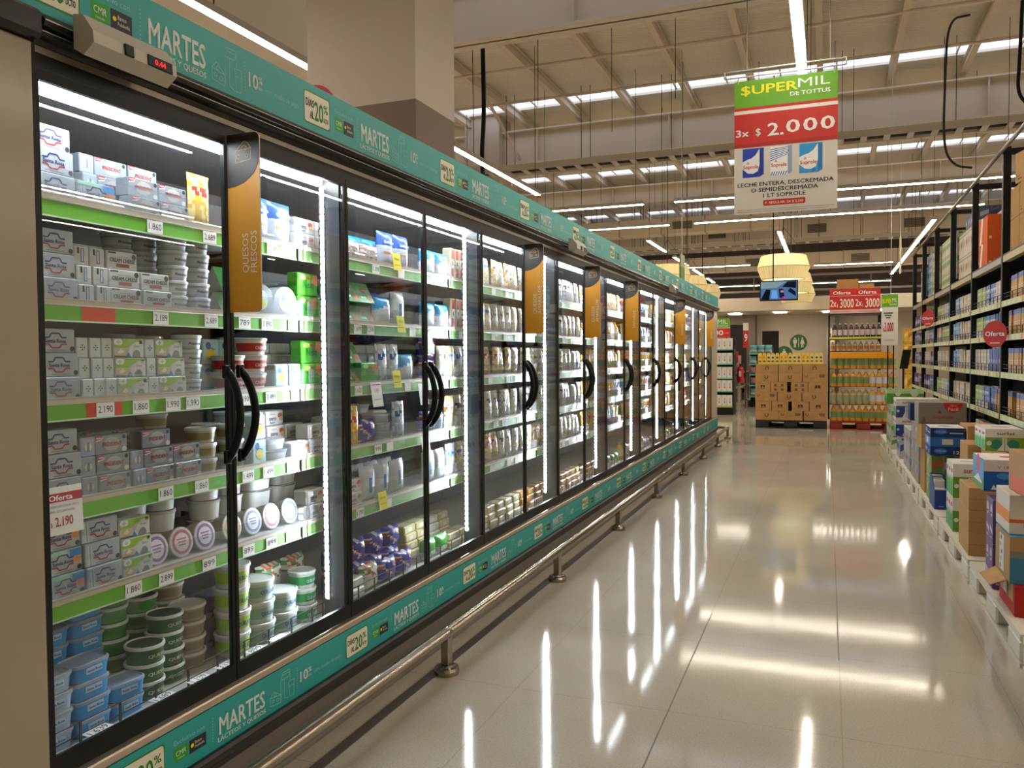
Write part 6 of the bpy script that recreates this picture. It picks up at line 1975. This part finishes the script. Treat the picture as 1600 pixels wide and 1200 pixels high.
for r, row_ in enumerate(ROWS):
    for q, (a, b, kd) in enumerate(row_):
        xbox('cardboard_case', {'u': 'brown case with a U mark', 'n': 'brown case with an upturned mark', 'c': 'brown case with mark and print block', 'b': 'brown case end with one dark label', 'd': 'brown case with four small labels'}[kd] + ', ' + ORD[q] + ' in the ' + TIERN[r] + ' row', a, b, 15.605, 16.0, ZR[r], ZR[r + 1], KRAFT2, art_unit(kd), 'brown cases on the black pallet', 'box')
xbox('cardboard_case', 'brown cases hidden behind the front row on the black pallet', -1.2, -0.04, 16.05, 16.55, 0.150, 1.10, KRAFT, None, None, 'box')
# yellow pouches standing in the top cases
def doy(key, desc, c1, c2):
    m = MB()
    M = Matrix(((1, 0, 0, 0), (0, 0, -1, 0.02), (0, 1, 0, 0), (0, 0, 0, 1)))
    w, h = 0.07, 0.205
    m.prism([(-w / 2, 0), (w / 2, 0), (w / 2 * 0.96, h * 0.8), (w * 0.25, h), (-w * 0.25, h), (-w / 2 * 0.96, h * 0.8)], 0, 0.04, mt('#e8d060', 0.4), M)
    F = FRONT(0, -0.0205, 0)
    m.rect(F, -w * 0.46, h * 0.42, w * 0.46, h * 0.80, mt(c1, 0.4))
    m.disc(F, 0, h * 0.58, w * 0.3, mt(c2, 0.4), 0.0009, 12)
    m.rect(F, -w * 0.3, h * 0.18, w * 0.3, h * 0.32, mt('#7a5a3c', 0.5), 0.0008)
    kind(key, 'snack_pouch', 'pouch', desc, w, 0.045, h, m)
doy('doya', 'yellow pouch with orange spot', '#e8bf1e', '#d9992a')
doy('doyb', 'pale yellow pouch with brown spot', '#e6d690', '#7a3f2c')
doy('doyc', 'cream pouch with dark red spot', '#dfc884', '#8c4a34')
for q in range(15):
    key = ('doya', 'doyb', 'doya', 'doyc', 'doyb')[(q * 7) % 5]
    place(key, (-1.165 + 0.0755 * q, 15.64, 1.184), R(((q * 37) % 11) - 5), KIND[key]['desc'] + ', ' + ORD[q] + ' in the row on top of the brown cases', 'pouches in a row on the brown cases')

# ------------------------------------------------------------------ juice display on a red pallet
pallet('red_pallet', 'red pallet under the juice bottles', 0.045, 1.16, 15.6, 16.6, mt('#8c2c20', 0.6), 'x', 0.155)
bottle('jug', 'juice_bottle', 'orange-topped bottle with green label', 0.052, 0.29, '#d58f2e', '#e2d9c4', '#6d8c4a', '#c98a3a')
bottle('jugw', 'juice_bottle', 'orange bottle with white-blue label', 0.052, 0.29, '#d9a03a', '#e0d6b8', '#c3c8cf', '#d09a44')
bottle('jugc', 'juice_bottle', 'pale bottle with grey-green label', 0.052, 0.29, '#b79a62', '#d6c69a', '#8f9c78', '#c2a878')
bottle('wine', 'dark_bottle', 'dark red bottle with pale label', 0.040, 0.27, '#3a1420', '#bdb6b0', '#c9b7b7', '#3a1420')
bottle('nectar', 'small_juice_bottle', 'bottle with orange label band', 0.04, 0.17, '#c9b8a0', '#8d8178', '#cf7a1e', '#d8d0c4')
t = thing('bottle_display', 'black bottle display with lime shelf edge on the red pallet', 'display rack', (0.5, 16.0, 0.156))
for x in (0.03, 0.885):
    MB().box(x - 0.02, 15.98, 0.156, x + 0.01, 16.02, 2.14, BLACK).build('post', t)
    MB().box(x - 0.02, 16.4, 0.156, x + 0.01, 16.44, 2.14, BLACK).build('post', t)
MB().box(0.015, 15.66, 1.625, 0.895, 16.44, 1.64, DARK).box(0.03, 15.648, 1.63, 0.89, 15.659, 1.665, mt('#c3cf4a', 0.5)).build('shelf', t)
MB().box(0.015, 15.70, 1.40, 0.895, 16.44, 1.412, DARK).build('shelf', t)
MB().box(0.015, 15.66, 2.07, 0.895, 16.44, 2.085, DARK).build('top_shelf', t)
for z in (0.455, 0.775, 1.095):
    MB().box(0.045, 15.62, z - 0.008, 1.15, 16.35, z - 0.003, mt('#5c4c38', 0.7)).build('tier_sheet', t)
MB().box(0.045, 15.598, 1.285, 1.05, 15.612, 1.395, mt('#e39a1c', 0.4)).build('orange_band', t)
for q in range(9):
    place('wine', (0.115 + 0.092 * q, 15.72, 1.641), 0, KIND['wine']['desc'] + ', ' + ORD[q] + ' along under the red Oferta panel', 'dark bottles in a row')
    place('nectar', (0.085 + 0.094 * q, 15.76, 1.4125), 0, KIND['nectar']['desc'] + ', ' + ORD[q] + ' along above the orange strip', 'small juice bottles in a row')
for lv, (z, n) in enumerate(((0.156, 10), (0.456, 10), (0.776, 10), (1.096, 10))):
    for q in range(n):
        key = 'jugc' if lv == 1 and q < 6 else ('jugw' if (lv == 1) or (lv == 2 and 5 < q < 9) else 'jug')
        place(key, (0.105 + 0.107 * q, 15.68, z + 0.0005), 0, KIND[key]['desc'] + ', ' + ORD[q] + ' along, ' + ('lowest', 'second', 'third', 'top')[lv] + ' tier of the red pallet', 'juice bottles on the red pallet')
# red Oferta boards, two panels with a fold
t = thing('offer_board', 'red double Oferta board reading 2x 3000 above the dark bottles', 'sign', (0.45, 15.6, 2.086))
for k, (x0, x1, ya_, yb_) in enumerate(((0.03, 0.445, 15.655, 15.615), (0.447, 0.865, 15.615, 15.65))):
    L_ = math.hypot(x1 - x0, yb_ - ya_)
    F = frame((x0, ya_, 2.087), (x1 - x0, yb_ - ya_, 0), (0, 0, 1))
    H = 0.435
    m = MB().box(0, 0, -0.004, L_, H, 0, mt('#bd231a', 0.55), F)
    m.rect(F, 0, 0, L_, H * 0.15, mt('#d8aca4', 0.6))
    m.rect(F, L_ * 0.1, H * 0.06, L_ * 0.85, H * 0.08, mt('#a8746c', 0.6), 0.001)
    m.rect(F, 0, H * 0.705, L_, H * 0.72, mt('#e0c4bc', 0.6), 0.001)
    m.text(F, 'Oferta', L_ * 0.14, H * 0.78, H * 0.135, WHITE, True, L_ * 0.7)
    m.text(F, '2x', L_ * 0.03, H * 0.28, H * 0.30, mt('#e6dac6', 0.6), True, L_ * 0.24)
    m.text(F, '$', L_ * 0.30, H * 0.26, H * 0.12, mt('#e6dac6', 0.6), True, L_ * 0.03)
    m.text(F, '3000', L_ * 0.42, H * 0.23, H * 0.38, mt('#e6dac6', 0.6), True, L_ * 0.54)
    m.build('board', t)
stack('cardboard_box', 'brown box', 0.15, 0.52, [15.95, 16.35], [2.086, 2.72], KRAFT, art_kraft, 'tallest behind the red Oferta board')
xbox('cardboard_box', 'lower brown box behind the red Oferta board', 0.53, 0.78, 15.95, 16.3, 2.086, 2.63, KRAFT2, art_kraft)
# curved hanging price sign beside it
t = thing('hanging_sign', 'curved green and white price sign reading 3.000 beside the red board', 'sign', (1.0, 15.5, 1.51))
m = MB()
pts = []
for k in range(9):
    z = 1.51 + 0.88 * k / 8
    pts.append((z, 15.50 + 0.05 * (k / 8 - 0.5) ** 2))
for (z0, y0), (z1, y1) in zip(pts[:-1], pts[1:]):
    c = SGREEN if z0 > 2.13 else BOARD
    m.add([(0.875, y0, z0), (1.135, y0, z0), (1.135, y1, z1), (0.875, y1, z1)], [(0, 1, 2, 3)], c)
    m.add([(0.875, y0 + 0.004, z0), (1.135, y0 + 0.004, z0), (1.135, y1 + 0.004, z1), (0.875, y1 + 0.004, z1)], [(3, 2, 1, 0)], BOARD)
F = FRONT(0.875, 15.497, 1.51)
m.text(F, '$UPER', 0.012, 0.73, 0.075, SYEL, True, 0.145)
m.text(F, 'MIL', 0.165, 0.745, 0.075, WHITE, False, 0.08)
m.text(F, 'DE TOTTUS', 0.13, 0.69, 0.03, WHITE, True, 0.10)
m.text(F, '3.000', 0.05, 0.24, 0.16, mt('#b5302c', 0.6), True, 0.14)
m.text(F, '$', 0.025, 0.24, 0.06, mt('#b5302c', 0.6), True, 0.02)
for q in range(3):
    m.rect(F, 0.03 + 0.02 * q, 0.545 - 0.04 * q, 0.18 - 0.02 * q, 0.565 - 0.04 * q, INK)
m.rect(F, 0.03, 0.08, 0.2, 0.09, mt('#8a857c', 0.7))
m.build('board', t)
MB().tube([(0.86, 15.51, 2.40), (1.15, 15.51, 2.40)], 0.006, WHITE, 6).build('hanger_bar', t)
MB().tube([(1.02, 15.51, 2.40), (1.02, 15.51, DECKZ)], 0.006, WHITE, 6).build('suspension_wire', t)
# black stand with two posts and a small till display
t = thing('sign_stand', 'black two-post stand before the juice bottles, with a leaning black board', 'stand', (1.0, 15.3, 0))
for x in (0.955, 1.045):
    MB().box(x, 15.29, 0.0, x + 0.02, 15.31, 1.50, BLACK).build('post', t)
MB().box(0.9, 15.2, 0, 1.12, 15.4, 0.012, BLACK).build('base', t)
t = thing('leaning_board', 'black board with lime edge leaning near the end of the milk shelves', 'board', (1.2, 15.2, 0))
MB().box(1.19, 15.2, 0, 1.22, 15.24, 1.38, BLACK).build('post', t)
F = frame((1.14, 15.19, 1.1), (1, 0, 0), (0.16, -0.1, 1))
MB().box(0, 0, -0.02, 0.13, 0.33, 0, BLACK, F).box(-0.012, 0, -0.022, 0.0, 0.33, 0.004, mt('#b9c43a', 0.5), F).build('board', t)
# stacked yellow boxes seen beyond the juice
stack('yellow_pack', 'yellow pack', 1.5, 1.75, [18.9, 19.2], [0.0, 0.5, 1.0, 1.35, 1.6, 1.9], '#a8852f', art_pack('#c09a3a', ['#d8b858', '#8a6a2c'], 15), 'in the tower beyond the juice display')

# ------------------------------------------------------------------ end-cap shelf with white cartons behind the fridges
t = thing('end_shelf', 'black end shelf of white cartons beyond the fridges', 'shelving', (-2.5, 19.1, 0))
MB().box(-3.0, 18.82, 0.0, -1.985, 19.4, 0.17, BLACK).box(-3.0, 18.80, 0.17, -2.0, 18.82, 0.20, mt('#a9b83a', 0.5)).build('plinth', t)
MB().box(-3.0, 19.35, 0.17, -1.985, 19.4, 1.76, DARK).build('back_sheet', t)
MB().box(-1.995, 18.84, 0.17, -1.975, 19.35, 1.5, BLACK).build('side_post', t)
ESH = [0.200, 0.54, 0.84, 1.16, 1.49]
for z in ESH:
    MB().box(-3.0, 18.82, z - 0.02, -1.998, 19.35, z, BLACK).box(-3.0, 18.806, z - 0.022, -1.998, 18.8195, z + 0.004, mt('#5fb59a', 0.5)).build('shelf', t)
def whitecarton(key, desc, c):
    w, d, h = 0.112, 0.07, 0.25
    m = MB().box(-w / 2, -d / 2, 0, w / 2, d / 2, h, mt('#d8d2c8', 0.5), None, 0.004)
    F = FRONT(-w / 2, -d / 2, 0)
    m.rect(F, w * 0.35, h * 0.45, w * 0.75, h * 0.75, mt('#b9b4ae', 0.6))
    m.rect(F, w * 0.4, h * 0.25, w * 0.7, h * 0.42, mt(c, 0.6))
    kind(key, 'white_carton', 'carton', desc, w, d, h, m, [('cap', MB().lathe([(0.013, h + 0.0005), (0.013, h + 0.014)], 10, mt('#3a3a3c', 0.5)))])
whitecarton('wca', 'white carton with grey label', '#8a8a90')
whitecarton('wcr', 'white carton with reddish label', '#b8705c')
for lv, z in enumerate(ESH):
    for q in range(8):
        key = 'wcr' if lv == 1 else 'wca'
        place(key, (-2.066 - 0.118 * q, 18.88, z + 0.0005), 0, KIND[key]['desc'] + ', ' + ORD[q] + ' from the aisle side, ' + ('lowest', 'second', 'third', 'fourth', 'highest')[lv] + ' end shelf', 'white cartons on the end shelf')
t = thing('price_sign', 'green and red price sign on top of the white-carton end shelf', 'sign', (-2.5, 18.9, 1.762))
m = MB().box(-3.0, 18.90, 1.762, -2.065, 18.906, 2.195, SRED)
F = FRONT(-3.0, 18.8995, 1.762)
m.rect(F, 0, 0.22, 0.935, 0.433, SGREEN)
m.rect(F, 0, 0.212, 0.935, 0.222, WHITE, 0.0008)
m.text(F, '$UPER', 0.12, 0.31, 0.10, SYEL, True, 0.48)
m.text(F, 'MIL', 0.66, 0.31, 0.10, WHITE, False, 0.22)
m.text(F, 'DE TOTTUS', 0.62, 0.25, 0.035, WHITE, True, 0.26)
m.text(F, '2.000', 0.32, 0.05, 0.12, WHITE, True, 0.46)
m.text(F, 'c/u', 0.83, 0.09, 0.03, WHITE, False, 0.07)
m.build('board', t)
for x in (-2.9, -2.2):
    MB().box(x, 19.36, 1.7605, x + 0.02, 19.38, 1.9, BLACK).box(x, 18.907, 1.86, x + 0.02, 19.38, 1.88, BLACK).build('bracket', t)
# black tall boards, low rack, extinguisher on its post, further shelf
def slabthing(name, label, cat, x0, x1, y0, y1, z0, z1, mat, foot=True):
    t = thing(name, label, cat, ((x0 + x1) / 2, (y0 + y1) / 2, 0))
    MB().box(x0, y0, z0, x1, y1, z1, mat).build('panel', t)
    if foot and z0 > 0.02:
        for x in (x0 + 0.03, x1 - 0.05):
            MB().box(x, (y0 + y1) / 2 - 0.01, 0, x + 0.02, (y0 + y1) / 2 + 0.01, z0, BLACK).build('post', t)
    return t
slabthing('black_screen', 'tall black panel right behind the white-carton end shelf', 'panel', -2.62, -2.16, 24.0, 24.08, 0.75, 2.23, mt('#1e1c1b', 0.7))
slabthing('black_screen', 'lower black panel further back beside the corridor wall', 'panel', -2.02, -1.5, 28.0, 28.08, 0.3, 2.15, mt('#242120', 0.7))
t = thing('low_rack', 'low grey metal rack of dark bundles beyond the end shelf', 'rack', (-2.4, 21.3, 0))
for y in (19.6, 23.0):
    MB().box(-2.05, y, 0, -2.01, y + 0.04, 1.55 if y > 20 else 0.6, mt('#6a645c', 0.5)).build('post', t)
for z in (0.14, 0.55, 0.9):
    MB().box(-2.9, 19.6, z, -2.01, 23.0, z + 0.03, mt('#8a847a', 0.5)).build('shelf', t)
MB().box(-2.95, 19.6, 0.03, -2.9, 23.0, 1.4, mt('#a0937f', 0.7)).build('back_sheet', t)
rng = random.Random(5)
bundle_mats = ['#4a4542', '#6c6258', '#3c3836', '#7d6f64', '#55504c', '#8a4a42']
for k in range(16):
    z = (0.171, 0.581, 0.931)[k % 3]
    y = 19.75 + 0.6 * (k // 3)
    xbox('dark_bundle', 'dark bundle, ' + ORD[k // 3] + ' along the ' + ('lowest', 'middle', 'upper')[k % 3] + ' board of the low rack', -2.7, -2.1, y, y + rng.uniform(0.35, 0.55), z, z + rng.uniform(0.18, 0.30), bundle_mats[k % 6], None, 'bundles on the low rack', 'bundle')
t = thing('fire_extinguisher', 'red fire extinguisher hung on the post by the end shelf', 'fire extinguisher', (-1.93, 19.85, 0.70))
m = MB().lathe([(0.07, 0.70), (0.076, 0.71), (0.076, 1.02), (0.055, 1.07), (0.025, 1.09)], 24, mt('#b01c18', 0.3), Matrix.Translation((-1.93, 19.85, 0)))
m.rect(FRONT(-1.93, 19.7735, 0), -0.028, 0.85, 0.028, 0.98, SURW)
m.build('cylinder', t)
MB().lathe([(0.018, 1.09), (0.02, 1.13)], 12, BLACK, Matrix.Translation((-1.93, 19.85, 0))).box(-1.96, 19.83, 1.13, -1.86, 19.87, 1.15, BLACK).build('valve', t)
MB().tube([(-1.90, 19.85, 1.11), (-1.83, 19.85, 1.08), (-1.82, 19.85, 0.95), (-1.84, 19.85, 0.80)], 0.011, BLACK, 8).build('hose', t)
t = thing('extinguisher_post', 'grey post with a red marker carrying the fire extinguisher', 'post', (-1.97, 19.95, 0))
MB().box(-2.0, 19.93, 0, -1.94, 19.97, 1.35, mt('#b3a793', 0.5)).box(-2.02, 19.927, 1.12, -1.92, 19.93, 1.35, mt('#cfb3a8', 0.6)).build('post', t)
MB().box(-2.075, 19.915, 1.18, -1.985, 19.926, 1.45, mt('#b8241c', 0.5)).build('marker', t)
# further shelf with teal rails
t = thing('far_shelf', 'black shelf with teal edges beyond the brown cases', 'shelving', (-1.63, 22.3, 0))
FSH = (0.28, 0.57, 0.85, 1.12, 1.40)
MB().box(-1.92, 22.5, 0, -1.34, 22.55, 1.55, DARK).box(-1.92, 22.0, 0, -1.34, 22.5, 0.15, BLACK).build('body', t)
for z in FSH:
    MB().box(-1.92, 22.0, z - 0.02, -1.34, 22.49, z, BLACK).box(-1.92, 21.985, z - 0.03, -1.34, 21.999, z + 0.012, mt('#4fae94', 0.5)).build('shelf', t)
def sack(key, desc, c1, c2):
    bag(key, 'nappy_pack', 'soft pack', desc, 0.19, 0.22, 0.16, lambda u, v, r: c1 if v > 0.4 else c2, 40)
sack('sacka', 'pink and grey soft pack', '#a8707a', '#8d8a90')
sack('sackb', 'teal and white soft pack', '#5a9a9c', '#c9c8c4')
for lv, z in enumerate(FSH):
    for q in range(3):
        key = 'sackb' if lv == 4 or (q + lv) % 3 == 0 else 'sacka'
        place(key, (-1.82 + 0.19 * q, 22.12, z + 0.001), 0, KIND[key]['desc'] + ', ' + ORD[q] + ' along, ' + ('lowest', 'second', 'third', 'fourth', 'top')[lv] + ' teal-edged shelf', 'soft packs on the teal-edged shelf')
t = thing('price_sign', 'narrow red sign with a white 9 at the teal-edged shelf', 'sign', (-1.9, 21.9, 0))
m = MB().box(-2.06, 21.89, 1.55, -1.925, 21.90, 2.0, mt('#b5241c', 0.5)).box(-2.06, 21.89, 2.0, -1.925, 21.90, 2.2, BOARD)
m.text(FRONT(-2.06, 21.8895, 1.55), '9', 0.035, 0.17, 0.2, WHITE, True, 0.07)
m.build('board', t)
MB().box(-2.0, 21.901, 0, -1.98, 21.92, 2.1, DARK).build('post', t)
# signs on the far wall
def wall_disc(x, z, r, label, figs):
    y = 31.96
    t = thing('restroom_sign', label, 'sign', (x, y, z - r))
    m = MB().lathe([(r, -0.01), (r, 0.0)], 40, mt('#2f6a34', 0.5), Matrix.Translation((x, y, z)) @ Matrix.Rotation(pi / 2, 4, 'X'), None, 1, 1, 2, False)
    F = FRONT(x, y - 0.0005, z)
    for cx, dress in figs:
        m.disc(F, cx, r * 0.52, r * 0.11, SURW, 0.002, 14)
        if dress:
            m.poly(F, [(cx - r * 0.14, r * 0.36), (cx + r * 0.14, r * 0.36), (cx + r * 0.26, -r * 0.2), (cx - r * 0.26, -r * 0.2)], SURW, 0.002)
        else:
            m.rect(F, cx - r * 0.22, -r * 0.12, cx + r * 0.22, r * 0.36, SURW, 0.002)
        m.rect(F, cx - r * 0.13, -r * 0.62, cx - r * 0.02, -r * 0.1, SURW, 0.002)
        m.rect(F, cx + r * 0.02, -r * 0.62, cx + r * 0.13, -r * 0.1, SURW, 0.002)
    if len(figs) > 1:
        m.rect(F, -r * 0.03, -r * 0.6, r * 0.03, r * 0.6, SURW, 0.002)
    m.build('disc', t)
wall_disc(-1.005, 1.825, 0.295, 'green round restroom sign with two white figures on the far wall', [(-0.13, False), (0.13, True)])
wall_disc(-1.52, 1.40, 0.295, 'green round sign with one white figure, half hidden by the yellow pouches', [(0, False)])
t = thing('exit_sign', 'small dark green arrow sign on the far wall beside the restroom discs', 'sign', (-2.1, 31.97, 1.7))
m = MB().box(-2.3, 31.97, 1.70, -1.95, 31.995, 1.82, mt('#27422c', 0.5))
m.poly(FRONT(-2.3, 31.9695, 1.70), [(0.2, 0.05), (0.28, 0.05), (0.28, 0.03), (0.32, 0.06), (0.28, 0.09), (0.28, 0.07), (0.2, 0.07)], SURW)
m.build('panel', t)
t = thing('notice_board', 'dark framed notice board with red and white notices on the far wall', 'board', (0.15, 30.9, 1.2))
m = MB().box(0.0, 30.97, 1.2, 0.249, 30.995, 2.3, mt('#b3a48f', 0.6))
for q, (a, b) in enumerate(((0.03, 0.75), (0.12, 0.5), (0.03, 0.25), (0.13, 0.9))):
    m.rect(FRONT(0, 30.97, 1.2), a, b, a + 0.09, b + 0.16, mt(('#b0302a', '#d8d0c4', '#c45a4c', '#b5aa9a')[q], 0.6))
m.build('board', t)
# red round sign peeping over the teal strip, edge of a green sign before the lampshades
t = thing('round_sign', 'red round sign peeping over the teal banner beside the column', 'sign', (-2.93, 4.2, 0))
MB().lathe([(0.16, -0.004), (0.16, 0.0)], 36, mt('#c02218', 0.5), Matrix.Translation((-2.93, 4.2, 2.85)) @ Matrix.Rotation(pi / 2, 4, 'X'), None, 1, 1, 2, False).build('disc', t)
MB().box(-2.94, 4.201, 0.0, -2.92, 4.22, 2.8, GALV).build('post', t)
t = thing('hanging_sign', 'green sign seen edge-on above the teal banner before the lampshades', 'sign', (-2.33, 14.0, 2.4))
MB().box(-2.345, 13.8, 2.4, -2.32, 14.2, 3.08, mt('#4d7a28', 0.5)).box(-2.346, 13.799, 2.86, -2.319, 14.2, 3.08, mt('#8f9a6a', 0.5)).build('board', t)
MB().tube([(-2.333, 14.0, 3.08), (-2.333, 14.0, DECKZ)], 0.008, WHITE, 6).build('suspension_wire', t)
t = thing('hanging_sign', 'narrow pale sign seen edge-on at the end of the milk-shelf light line', 'sign', (1.37, 18.3, 3.0))
MB().box(1.36, 18.2, 3.0, 1.385, 18.4, 3.75, mt('#cfc9a8', 0.5)).build('board', t)
MB().tube([(1.372, 18.3, 3.75), (1.372, 18.3, DECKZ)], 0.008, WHITE, 6).build('suspension_wire', t)
